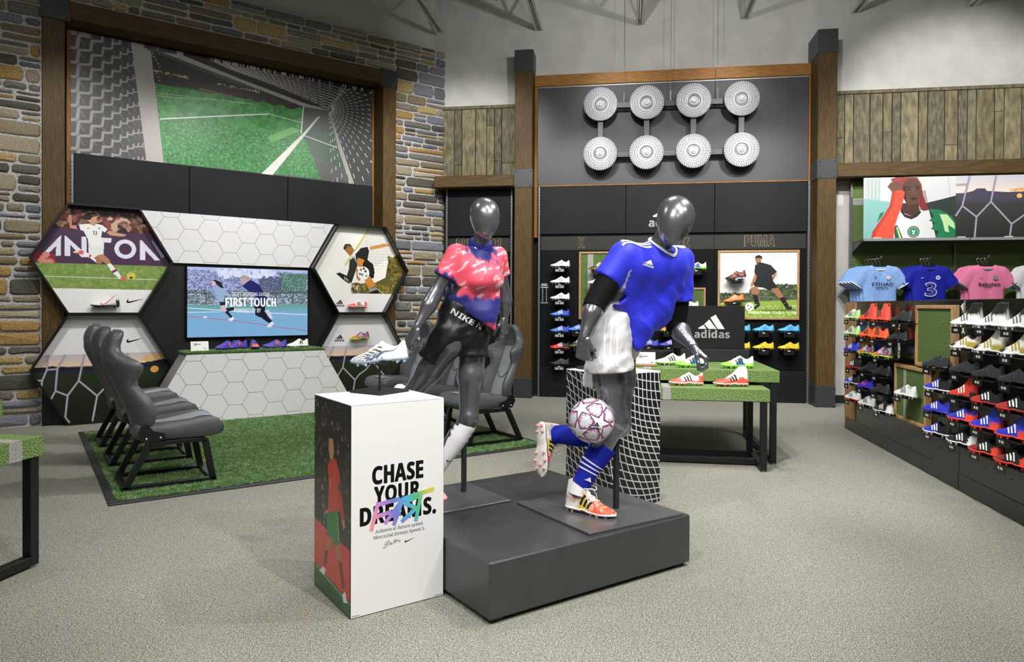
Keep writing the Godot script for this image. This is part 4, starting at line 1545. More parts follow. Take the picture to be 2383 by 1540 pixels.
func paint_portrait() -> Image:
	var im := pic(1500, 545, "d3d6d6")
	pg(im, "7fb0ae", [0, 181, 224, 217, 226, 545, 0, 545])
	pg(im, "2e3836", [480, 240, 757, 170, 761, 545, 520, 545])
	pg(im, "a3b3b0", [7, 7, 139, 5, 136, 202, 13, 181])
	for k in 4:
		ln(im, "c4cecb", [20 + k * 32, 5, 24 + k * 30, 190], 6)
	ln(im, "9aa0a0", [690, 0, 706, 180], 3)
	pg(im, "8e3438", [222, 16, 266, -1, 439, 3, 475, 69, 483, 143, 519, 255, 535, 292, 476, 290, 450, 240, 330, 160, 240, 45])
	for k in 5:
		ln(im, "6a2226", [462 + k * 10, 120, 470 + k * 16, 292], 5)
	pg(im, "4a3128", [312, 230, 450, 225, 464, 300, 399, 345, 305, 305])
	pg(im, "5d4034", [322, 57, 378, 10, 445, 31, 474, 97, 466, 180, 430, 240, 363, 248, 332, 190, 324, 121])
	pg(im, "3b261f", [322, 57, 350, 90, 352, 200, 363, 248, 332, 190, 324, 121])
	ln(im, "1e1412", [340, 92, 388, 84], 7)
	ln(im, "1e1412", [420, 84, 462, 90], 7)
	el(im, "17100e", 370, 108, 12, 6)
	el(im, "17100e", 444, 106, 12, 6)
	pg(im, "6d4c3e", [404, 100, 416, 100, 430, 148, 396, 148])
	pg(im, "3a221e", [372, 190, 412, 178, 452, 188, 416, 204])
	pg(im, "9a3a40", [240, 10, 300, -2, 335, 30, 318, 120, 335, 200, 300, 110, 262, 60])
	pg(im, "d9dcde", [303, 298, 338, 330, 399, 356, 460, 305, 537, 292, 599, 545, 262, 545, 256, 400])
	pg(im, "25262a", [303, 298, 318, 290, 340, 326, 399, 346, 455, 305, 468, 300, 474, 312, 440, 350, 396, 372, 340, 352])
	pg(im, "1f7a52", [537, 283, 623, 290, 725, 351, 764, 425, 769, 545, 582, 545, 624, 479, 555, 460, 589, 405, 537, 385, 580, 349])
	pg(im, "bfe0a8", [623, 331, 683, 332, 742, 407, 751, 462, 692, 424, 701, 489, 667, 480, 650, 400])
	pg(im, "1f7a52", [137, 314, 173, 300, 155, 343, 110, 400])
	pg(im, "2a5a3c", [250, 430, 280, 420, 330, 545, 262, 545])
	pg(im, "b8d89a", [270, 440, 280, 436, 318, 545, 300, 545])
	pg(im, "d9503c", [236, 120, 275, 106, 341, 127, 318, 251, 290, 326, 262, 419, 248, 545, 62, 545, 77, 473, 173, 324, 215, 250])
	pg(im, "b83c30", [236, 120, 262, 130, 240, 260, 110, 480, 90, 545, 62, 545, 77, 473, 173, 324, 215, 250])
	pg(im, "6a4a3c", [196, 82, 222, 45, 275, 37, 314, 61, 322, 103, 275, 116, 236, 130])
	for k in 4:
		ln(im, "45302a", [226 + k * 24, 46 + k * 3, 222 + k * 24, 80], 3)
	el(im, "22262a", 413, 481, 49, 50)
	el(im, "dfe6e2", 413, 481, 41, 42)
	el(im, "2a8a5a", 413, 481, 37, 38)
	pg(im, "dfe6e2", [398, 462, 413, 474, 428, 462, 424, 486, 413, 480, 402, 486])
	el(im, "f2f2f2", 413, 496, 9, 9)
	# the other half: a net against the evening sky
	for y in 545:
		im.fill_rect(Rect2i(752, y, 748, 1), Color("c4c3cf").lerp(Color("eadccf"), clampf(y / 150.0, 0, 1)) if y < 150 else Color("55516a").lerp(Color("3a3c3a"), clampf((y - 150) / 110.0, 0, 1)).lerp(Color("262a26"), clampf((y - 300) / 240.0, 0, 1)))
	pg(im, "4a4658", [752, 168, 892, 133, 920, 112, 985, 112, 1000, 135, 1161, 148, 1500, 138, 1500, 215, 752, 210])
	blot(im, ["e8b878", "d8a060"], 1180, 118, 1300, 140, 40, 6, 12, 41)
	el(im, "e6bc66", 1257, 181, 22, 20)
	for a in [[866, -10, 805, 260, 920, 358, 1032, 228, 1076, -14], [753, 80, 838, 76], [805, 260, 752, 350], [920, 358, 905, 545], [1032, 228, 1197, 422, 1182, 545], [1197, 422, 1330, 320], [1330, 320, 1400, 100, 1420, -5], [1330, 320, 1480, 430]]:
		ln(im, "6e667c", a, 17)
		ln(im, "aaa2b4", a, 11)
	return im

func paint_pedestal_side() -> Image:
	var im := pic(300, 600, "17181a")
	blot(im, ["2a2326", "1c2a22", "3a2a28", "101214", "5a3a30", "2a3a34", "6a6a74"], 0, 10, 300, 400, 330, 3, 11, 51)
	pg(im, "c8453c", [0, 388, 300, 408, 300, 560, 0, 540])
	pg(im, "2f5f34", [0, 527, 300, 552, 300, 600, 0, 600])
	ln(im, "a8b8a0", [10, 534, 300, 560], 3)
	pg(im, "a8704a", [110, 417, 151, 411, 131, 453, 104, 512, 87, 515, 96, 458])
	pg(im, "7a2a28", [96, 462, 128, 456, 104, 512, 87, 515])
	pg(im, "a8704a", [175, 420, 214, 406, 229, 443, 240, 460, 205, 468])
	pg(im, "7a2a28", [210, 462, 238, 458, 263, 524, 240, 533])
	pg(im, "dfe3e6", [44, 541, 83, 517, 104, 522, 90, 543])
	pg(im, "dfe3e6", [240, 552, 263, 535, 280, 563, 250, 571])
	pg(im, "c23a24", [118, 203, 149, 169, 189, 171, 219, 213, 212, 250, 218, 318, 120, 340, 129, 255])
	pg(im, "b03420", [189, 199, 221, 225, 254, 326, 238, 346, 209, 289])
	pg(im, "1c2a4c", [206, 236, 236, 250, 236, 262, 210, 252])
	pg(im, "b07a54", [236, 340, 254, 330, 262, 352, 246, 362])
	pg(im, "1f7a40", [112, 345, 205, 317, 220, 410, 171, 428, 157, 407, 113, 413])
	pg(im, "b98a60", [125, 150, 128, 112, 148, 96, 168, 104, 172, 150, 160, 176, 138, 176])
	pg(im, "1a1412", [126, 116, 140, 88, 166, 88, 178, 118, 172, 146, 162, 112])
	pg(im, "b07a54", [86, 349, 126, 331, 126, 345])
	ln(im, "d8b84a", [140, 236, 140, 260], 4)
	ln(im, "d8b84a", [200, 330, 214, 404], 3)
	return im

# ---------------------------------------------------------------- hexagon displays, screen and counter
func hexagon(cx: float, cy: float, a: float) -> PackedVector2Array:
	var p := PackedVector2Array()
	for i in 6:
		p.append(Vector2(cx, cy) + Vector2(cos(TAU * i / 6.0), sin(TAU * i / 6.0)) * a)
	return p

func ring_prism(mb: MB, outer: PackedVector2Array, inner: PackedVector2Array, z0: float, z1: float) -> void:
	for i in outer.size():
		var j := (i + 1) % outer.size()
		mb.prism(PackedVector2Array([outer[i], outer[j], inner[j], inner[i]]), z0, z1)

# hexagon tiles cut to an outline, with recessed joints
func hex_tiles(parent: Node, outline: PackedVector2Array, a: float, off: Vector2, z0: float, z1: float, m: Material) -> void:
	var lo := Vector2(1e9, 1e9)
	var hi := -lo
	for p in outline:
		lo = lo.min(p)
		hi = hi.max(p)
	var cols := int((hi.x - lo.x) / (1.5 * a)) + 3
	var rows := int((hi.y - lo.y) / (1.732 * a)) + 3
	for i in range(-1, cols):
		for j in range(-1, rows):
			var c := lo + off + Vector2(i * 1.5 * a, (j + 0.5 * (i & 1)) * 1.732 * a)
			for piece in Geometry2D.intersect_polygons(hexagon(c.x, c.y, a - 0.0028), outline):
				if piece.size() >= 3:
					var area := 0.0
					for k in piece.size():
						area += piece[k].cross(piece[(k + 1) % piece.size()])
					if absf(area) > 0.0006:
						put(parent, "hex_tile", MB.new().prism(piece, z0, z1).done(), m)

func hex_wall() -> void:
	var black := mat("0d0d0f", 0.35, 0.0, 0.5)
	var fasc := mat("1d2024", 0.45)
	# mural and the three panels under it
	var o := thing("stadium_mural", "wide mural of a floodlit pitch seen through a goal net, inside the timber portal", "mural", FL)
	put(o, "print", MB.new().prism(P2([0.285, 2.95, 3.958, 2.95, 3.958, 4.40, 0.285, 4.40]), -0.36, -0.3, 0.0, Rect2(0.29, 2.98, 3.655, 1.38)).done(), pmat(paint_stadium(), 0.4))
	var xs := [0.30, 1.489, 2.679, 3.88]
	for i in 3:
		o = thing("mural_base_panel", ["dark slate panel below the mural, above the striker hexagon", "dark slate panel below the mural, above the white tiled band", "dark slate panel below the mural, above the juggler hexagon"][i], "wall panel", FL)
		put(o, "panel", slab(xs[i] + 0.003, 2.3, xs[i + 1] - 0.003, 2.985, -0.16, -0.1, 0.003), mat("171b1e", 0.55, 0.0, 0.3))
	upright("slotted_upright", "thin grey upright at the left edge of the slate panels under the mural", 0.285, 2.2, 2.97, FL, -0.1)
	# black backing of the display
	o = thing("display_backing", "black backing board behind the hexagons, the screen and the counter", "wall panel", FL)
	put(o, "board", slab(0.215, 0.0, 3.98, 2.36, -0.10, -0.045), mat("0b0b0c", 0.5))
	put(o, "foot_board", slab(0.003, 0.0, 1.3, 0.66, 0.002, 0.008), black)
	put(o, "foot_board", slab(2.9, 0.0, 4.06, 0.66, 0.002, 0.008), black)
	# four hexagons
	var pics := [paint_striker(), paint_dusk_net(), paint_juggler(), paint_dusk_net()]
	var lab := ["black framed hexagon display with a player in white kicking a yellow ball", "black framed hexagon display with a net at dusk, behind the left row of seats", "black framed hexagon display with a player in black juggling a ball", "black framed hexagon display with a net at dusk, below the juggler"]
	for k in 4:
		var c := Vector2(0.577 if k < 2 else 3.630, 1.8 if k % 2 == 0 else 0.6)
		o = thing("hexagon_display", lab[k], "display", FL)
		var mb := MB.new()
		ring_prism(mb, hexagon(c.x, c.y, 0.694), hexagon(c.x, c.y, 0.672), 0.009, 0.13)
		put(o, "frame", mb.done(), black)
		put(o, "picture", MB.new().prism(hexagon(c.x, c.y, 0.673), 0.009, 0.02, 0.0, Rect2(c.x - 0.697, c.y - 0.6, 1.4, 1.2)).done(), pmat(pics[k], 0.35))
		if k < 2:
			tick_logo(o, 0.185, T(0.80, 1.325 if k == 0 else 0.875, 0.0205), mat("0c0c0c", 0.5))
		else:
			striped_logo(o, 0.135, T(3.275, 1.325 if k == 2 else 0.855, 0.0205), mat("0c0c0c", 0.5))
	# white tiled band over the screen
	var white := mat("dddddf", 0.45)
	o = thing("tiled_band", "white band of hexagon tiles between the two upper hexagons", "wall panel", FL)
	var band := P2([1.283, 1.803, 2.925, 1.803, 3.265, 2.395, 0.943, 2.395])
	put(o, "backing", MB.new().prism(band, -0.045, -0.004).done(), mat("8c8c8c", 0.6))
	hex_tiles(o, band, 0.148, Vector2(0.1, 0.02), -0.004, -0.0015, white)
	# screen
	o = thing("television_screen", "wide flat screen showing two runners on a training pitch", "television", FL)
	put(o, "case", slab(1.428, 0.902, 2.925, 1.778, -0.04, 0.0, 0.006), mat("0a0a0b", 0.3))
	put(o, "screen", MB.new().prism(P2([1.445, 0.918, 2.908, 0.918, 2.908, 1.764, 1.445, 1.764]), -0.002, 0.002, 0.0, Rect2(1.445, 0.918, 1.463, 0.846)).done(), pmat(paint_screen(), 0.25, 0.95))
	put(o, "stand", slab(2.12, 0.72, 2.22, 0.92, -0.04, -0.01), black)
	var glow := StandardMaterial3D.new()
	glow.albedo_color = Color.BLACK
	glow.emission_enabled = true
	glow.emission = Color.WHITE
	glow.emission_energy_multiplier = 0.95
	put(o, "caption", letters("DICK'S SPORTING GOODS", 0.46, 0.042, 0.001, false, false, 0.2), glow, FL_at(1.955, 1.425, 0.0022))
	put(o, "caption", letters("FIRST TOUCH", 0.615, 0.108, 0.001, false, true, 0.3), glow, FL_at(1.88, 1.29, 0.0022))
	put(o, "caption", letters("POWERED BY BY", 0.32, 0.05, 0.001, false, false, 0.2), glow, FL_at(1.985, 1.215, 0.0022))
	var l := AreaLight3D.new()
	l.name = "lamp"
	l.area_size = Vector2(1.46, 0.84)
	l.light_energy = 0.35
	l.light_color = Color(0.72, 0.78, 1.0)
	l.area_range = 20.0
	l.area_attenuation = 2.0
	l.shadow_enabled = true
	o.add_child(l)
	l.transform = Transform3D(Basis(Vector3.UP, PI), Vector3(2.176, 1.341, 0.012))
	# counter under it
	o = thing("tiled_counter", "white trapezoid counter of hexagon tiles with a turf top under the screen", "counter", FL)
	var front := P2([0.86, 0.0, 3.27, 0.0, 2.83, 0.762, 1.287, 0.762])
	put(o, "body", MB.new().prism(front, 0.40, 0.774).done(), mat("8f9092", 0.4, 0.2))
	hex_tiles(o, front, 0.148, Vector2(0.05, 0.05), 0.774, 0.779, white)
	var top := slab(1.275, 0.762, 2.845, 0.775, 0.38, 0.775)
	put(o, "turf_base", top, tmat("turfbase", "7d9a62", tex.turfd, 3.0, 0.9))
	var pts := []
	var r := RandomNumberGenerator.new()
	r.seed = 8
	for i in 5200:
		pts.append(Vector3(r.randf_range(1.28, 2.84), 0.774, r.randf_range(0.385, 0.775)))
	grass(o, pts, 0.030, 77)
	# card on the counter
	o = thing("info_card", "small white information card on the counter beside the purple boots", "card", FL * TR(Vector3(1.45, 0.786, 0.64), 4.0, -10.0))
	put(o, "card", slab(-0.095, 0.0, 0.095, 0.115, -0.003, 0.003), mat("f2f2f0", 0.5))
	card_print(o, 0.115)

func FL_at(x: float, y: float, z: float) -> Transform3D:
	return T(x, y, z)

func card_print(o: Node, h: float) -> void:
	var mb := MB.new()
	for s in [[-0.06, 0.82, 0.03, 0.004], [-0.06, 0.72, 0.075, 0.006], [-0.06, 0.64, 0.03, 0.006]]:
		mb.box(Vector3(s[2], s[3], 0.0006), Vector3(s[0] + s[2] / 2, h * s[1], 0.0032))
	mb.box(Vector3(0.016, 0.008, 0.0006), Vector3(0.055, h * 0.28, 0.0032))
	put(o, "card_print", mb.done(), mat("2a2a2a", 0.6))

func grass(parent: Node, pts: Array, h: float, seed_: int) -> void:
	if not tex.has("tuft"):
		var mb := MB.new()
		var r := RandomNumberGenerator.new()
		r.seed = 3
		for i in 9:
			var a := r.randf() * TAU
			var p := Vector3(cos(a), 0, sin(a)) * r.randf_range(0.05, 0.5)
			var d := Vector3(cos(a + r.randf_range(-1, 1)), 0, sin(a)) * r.randf_range(0.2, 0.6) + Vector3(0, r.randf_range(0.7, 1.0), 0)
			var s := d.cross(Vector3(r.randf() - 0.5, 0.2, r.randf() - 0.5)).normalized() * 0.075
			mb.col = Color(1, 1, 1) * r.randf_range(0.75, 1.1)
			mb.tri(p - s, p + s, p + d)
		tex.tuft = mb.done(true)
		var m := StandardMaterial3D.new()
		m.vertex_color_use_as_albedo = true
		m.roughness = 0.45
		m.backlight_enabled = true
		m.backlight = Color(0.10, 0.16, 0.05)
		tex.tuftmat = m
	var mm := MultiMesh.new()
	mm.transform_format = MultiMesh.TRANSFORM_3D
	mm.use_colors = true
	mm.mesh = tex.tuft
	mm.instance_count = pts.size()
	var r := RandomNumberGenerator.new()
	r.seed = seed_
	for i in pts.size():
		var s := h * r.randf_range(0.8, 1.2)
		mm.set_instance_transform(i, Transform3D(Basis(UP, r.randf() * TAU).scaled(Vector3(s, s * r.randf_range(0.6, 1.0), s)), pts[i]))
		mm.set_instance_color(i, Color("6f9a58").lerp(Color("c2d8a8") if r.randf() < 0.35 else Color("517d3e"), r.randf()).srgb_to_linear())
	var o := MultiMeshInstance3D.new()
	o.name = "grass_pile"
	o.multimesh = mm
	o.material_override = tex.tuftmat
	parent.add_child(o, true)
	o.set_meta("kind", "stuff")
# ---------------------------------------------------------------- seats on the turf mat
func seats_and_mat() -> void:
	var o := thing("turf_mat", "rectangular artificial turf mat with black rubber edging under the two rows of seats", "mat", FM)
	var W := 3.62
	var D := 3.14
	var edge := mat("2b2b31", 0.6)
	for e in [[0.0, -0.055, W, 0.0], [0.0, -D, W, -D + 0.055], [0.0, -D + 0.055, 0.055, -0.055], [W - 0.055, -D + 0.055, W, -0.055]]:
		put(o, "edging", MB.new().box(Vector3(e[2] - e[0], 0.014, e[3] - e[1]), Vector3((e[0] + e[2]) / 2, 0.007, (e[1] + e[3]) / 2), 0.005).done(), edge)
	put(o, "turf_base", slab(0.05, 0.0, W - 0.05, 0.008, -D + 0.05, -0.05), tmat("turfbase", "7d9a62", tex.turfd, 3.0, 0.9))
	var pts := []
	var r := RandomNumberGenerator.new()
	r.seed = 15
	for i in 62000:
		pts.append(Vector3(r.randf_range(0.06, W - 0.06), 0.006, r.randf_range(-D + 0.06, -0.06)))
	grass(o, pts, 0.026, 78)
	# one seat, then its copies
	var first: Node3D
	var place := ["nearest", "middle", "farthest"]
	for k in 6:
		var g: float = [0.53, 1.43, 2.33][k % 3]
		var right := k >= 3
		var at := FM * (T(0, 0.012, -g) if not right else TR(Vector3(W, 0.012, -g), 180.0))
		var label := "grey racing seat on black frame, %s of the row %s" % [place[k % 3], "at the mat's left end" if not right else "behind the tie-dye mannequin"]
		if k:
			dup(first, at, label, "grey racing style seats on the turf mat")
		else:
			first = make_seat(at, label)

func make_seat(at: Transform3D, label: String) -> Node3D:
	var o := thing("racing_seat", label, "chair", at, "grey racing style seats on the turf mat")
	var hide := tmat("hide", "565a5d", tex.leather, 4.0, 0.42, 0.0, 0.5)
	var pale := tmat("palehide", "989da3", tex.leather, 4.0, 0.45, 0.0, 0.5)
	var steel := mat("131416", 0.4, 0.2)
	var prof := [[0.36, 0.235, 0.03, 0.27, 0.15], [0.385, 0.205, 0.06, 0.29, 0.185], [0.43, 0.185, 0.07, 0.315, 0.215], [0.50, 0.165, 0.075, 0.335, 0.245], [0.57, 0.135, 0.075, 0.335, 0.258], [0.65, 0.10, 0.075, 0.285, 0.238], [0.72, 0.075, 0.075, 0.22, 0.208], [0.77, 0.052, 0.08, 0.215, 0.212], [0.83, 0.025, 0.085, 0.25, 0.242], [0.87, 0.008, 0.085, 0.255, 0.252], [0.905, 0.0, 0.085, 0.215, 0.238], [0.945, 0.0, 0.085, 0.14, 0.19], [0.975, 0.0, 0.085, 0.112, 0.152], [1.01, 0.004, 0.09, 0.11, 0.14], [1.05, 0.015, 0.09, 0.12, 0.136], [1.085, 0.035, 0.085, 0.13, 0.126], [1.108, 0.06, 0.062, 0.132, 0.104], [1.12, 0.085, 0.022, 0.12, 0.07]]
	var rows := []
	var pad := []
	for p in prof:
		var ring := []
		for i in 13:
			var u := -1.0 + i / 6.0
			ring.append(Vector3(p[1] + pow(absf(u), 3.0) * (p[3] - 0.045 - p[1]) * 0.75, p[0], u * p[4] * (1.0 if absf(u) < 0.99 else 0.985)))
		for i in 13:
			var u := 1.0 - i / 6.0
			var s := smoothstep(0.42, 0.92, absf(u))
			var x: float = lerpf(p[1] + p[2], maxf(p[3], p[1] + p[2] * 0.8), s) - (0.02 if absf(u) > 0.99 else 0.0)
			ring.append(Vector3(x, p[0], u * p[4] * (0.965 if absf(u) > 0.99 else 1.0)))
		rows.append(ring)
		if p[0] > 0.42 and p[0] < 0.91:
			var line := []
			for i in 7:
				var u := 0.5 - i / 6.0
				line.append(Vector3(p[1] + p[2] + 0.006 - 0.004 * pow(absf(u * 2.0), 4.0), p[0], u * 0.21))
			pad.append(line)
	var mb := MB.new()
	mb.grid(rows, true).fan(rows[0], true).fan(rows[-1])
	put(o, "backrest", mb.done(), hide)
	put(o, "back_pad", MB.new().grid(pad).done(), pale)
	var seam := []
	for i in 9:
		var u := -1.0 + i / 4.0
		seam.append(Vector3(0.135 + 0.085 + 0.012 - 0.0, 0.60 + 0.06 * u * u, u * 0.075))
	for i in seam.size():
		seam[i].x = 0.205 - (seam[i].y - 0.57) * 0.42 + 0.014
	put(o, "stitched_seam", MB.new().tube(seam, [0.0035], 6).done(), mat("4a4e52", 0.5))
	put(o, "headrest_seam", MB.new().tube([Vector3(0.002, 0.955, 0), Vector3(-0.001, 0.99, 0), Vector3(0.004, 1.02, 0), Vector3(0.018, 1.06, 0), Vector3(0.05, 1.105, 0)], [0.004], 6).done(), mat("6a6e72", 0.5))
	# cushion
	rows = []
	var top := []
	for p in [[0.19, 0.405, 0.355, 0.16], [0.205, 0.425, 0.335, 0.20], [0.30, 0.425, 0.325, 0.222], [0.42, 0.43, 0.322, 0.236], [0.54, 0.45, 0.322, 0.245], [0.64, 0.468, 0.322, 0.25], [0.71, 0.465, 0.325, 0.25], [0.75, 0.445, 0.335, 0.246], [0.772, 0.41, 0.355, 0.236], [0.778, 0.385, 0.37, 0.22]]:
		var ring := []
		for i in 11:
			var u := -1.0 + i / 5.0
			var b := smoothstep(0.45, 0.8, absf(u)) * 0.032 - (0.03 if absf(u) > 0.99 else 0.0)
			ring.append(Vector3(p[0], p[1] + b * clampf((0.74 - p[0]) / 0.3, 0.25, 1.0), u * p[3]))
		for i in 7:
			var u := 1.0 - i / 3.0
			ring.append(Vector3(p[0], p[2] + (0.018 if absf(u) > 0.99 else 0.0), u * p[3]))
		rows.append(ring)
		if p[0] > 0.25 and p[0] < 0.74:
			var line := []
			for i in 7:
				var u := -0.5 + i / 6.0
				line.append(Vector3(p[0], p[1] + 0.006, u * 0.24))
			top.append(line)
	mb = MB.new()
	mb.grid(rows, true).fan(rows[0], true).fan(rows[-1])
	put(o, "cushion", mb.done(), hide)
	put(o, "cushion_pad", MB.new().grid(top).done(), pale)
	for s: float in [-1.0, 1.0]:
		mb = MB.new()
		var z := 0.245 * s
		mb.prism(P2([0.20, 0.40, 0.225, 0.445, 0.265, 0.455, 0.30, 0.405, 0.375, 0.385, 0.38, 0.345, 0.34, 0.332, 0.24, 0.332]), z - 0.006, z + 0.006)
		var pl := put(o, "hinge_plate", mb.done(), steel)
		for b in [[0.255, 0.356], [0.345, 0.356]]:
			mb = MB.new()
			mb.xf = Transform3D(Basis(Vector3.RIGHT, PI / 2 * s), Vector3(b[0], b[1], z + 0.006 * s))
			put(pl, "bolt", mb.lathe([Vector2(0.009, -0.001), Vector2(0.009, 0.005), Vector2(0.005, 0.009), Vector2(0.0005, 0.0095)], 10).done(), mat("d4d4d6", 0.25, 0.9))
		# side frame of flat bar
		z = 0.225 * s
		mb = MB.new()
		var rear0 := Vector3(0.125, 0.016, z)
		var rear1 := Vector3(0.275, 0.315, z)
		var fr0 := Vector3(0.70, 0.016, z)
		var fr1 := Vector3(0.645, 0.315, z)
		put(o, "leg", MB.new().bar(rear0, rear1, 0.042, 0.042, Vector3(1, 0, 0), 0.002).done(), steel)
		put(o, "leg", MB.new().bar(fr0, fr1, 0.042, 0.042, Vector3(1, 0, 0), 0.002).done(), steel)
		put(o, "foot_rail", MB.new().bar(rear0 - Vector3(0.02, 0, 0), fr0 + Vector3(0.02, 0, 0), 0.042, 0.032, UP, 0.002).done(), steel)
		put(o, "top_rail", MB.new().bar(rear1, fr1, 0.042, 0.03, UP, 0.002).done(), steel)
	put(o, "cross_rail", MB.new().bar(Vector3(0.125, 0.016, -0.205), Vector3(0.125, 0.016, 0.205), 0.042, 0.032, UP, 0.002).done(), steel)
	put(o, "cross_rail", MB.new().bar(Vector3(0.70, 0.016, -0.205), Vector3(0.70, 0.016, 0.205), 0.042, 0.032, UP, 0.002).done(), steel)
	return o

# ---------------------------------------------------------------- jerseys, poster shelf and the boot gondola
func jersey_mesh() -> ArrayMesh:
	var f := Field.new(Vector3(-0.44, -0.62, -0.12), Vector3(0.44, 0.06, 0.12), 0.011, 70.0)
	var z := Vector3(0, 0, 1)
	for s: float in [-1.0, 1.0]:
		f.bone(Vector3(0.085 * s, -0.11, 0), Vector3(0.085 * s, -0.66, 0), 0.115, 0.125, z, 2.6)
		f.bone(Vector3(0.03 * s, -0.05, 0), Vector3(0.17 * s, -0.075, 0), 0.045, 0.06, z, 1.6)
		f.bone(Vector3(0.19 * s, -0.10, 0), Vector3(0.33 * s, -0.30, 0.0), 0.075, 0.083, z, 2.0)
	f.solve()
	f.clip(Vector3(0, -0.585, 0), Vector3(0, -1, 0))
	for s: float in [-1.0, 1.0]:
		f.clip(Vector3(0.30 * s, -0.255, 0), Vector3(0.57 * s, -0.82, 0), Vector3(0.36 * s, -0.30, 0), 0.14)
	f.clip(Vector3(0, -0.012, 0), Vector3(0, 1, 0), Vector3(0, 0, 0), 0.085)
	var ns := FastNoiseLite.new()
	ns.seed = 4
	ns.frequency = 7.0
	f.ripple(func(p: Vector3) -> float: return 0.009 * ns.get_noise_3d(p.x * 1.5, p.y * 0.35, p.z) + 0.004 * sin(p.x * 70.0 + p.y * 9.0) * clampf((-p.y - 0.25) * 2.0, 0.0, 1.0))
	var mb := MB.new()
	f.mesh(mb)
	return mb.done()

func jersey(at: Transform3D, label: String, cloth: Material, trim_: Material, grp: String, called := "jersey") -> Node3D:
	if not tex.has("jersey"):
		tex.jersey = jersey_mesh()
	var o := thing(called, label, "jersey", at, grp)
	put(o, "shirt", tex.jersey, cloth)
	var ring := []
	for i in 17:
		var a := TAU * i / 16.0
		ring.append(Vector3(cos(a) * 0.082, -0.022 - 0.032 * (sin(a) * 0.5 + 0.5), sin(a) * 0.04 + 0.004))
	put(o, "collar", MB.new().tube(ring, [0.009], 7, false).done(), trim_)
	for s: float in [-1.0, 1.0]:
		var c := Vector3(0.288 * s, -0.243, 0)
		var n := Vector3(0.57 * s, -0.82, 0).normalized()
		var u := Vector3(0.82 * s, 0.57, 0)
		ring = []
		for i in 13:
			var a := TAU * i / 12.0
			ring.append(c + n * 0.008 + u * cos(a) * 0.082 + Vector3(0, 0, 1) * sin(a) * 0.043)
		put(o, "cuff", MB.new().tube(ring, [0.0075], 6, false).done(), trim_)
	return o

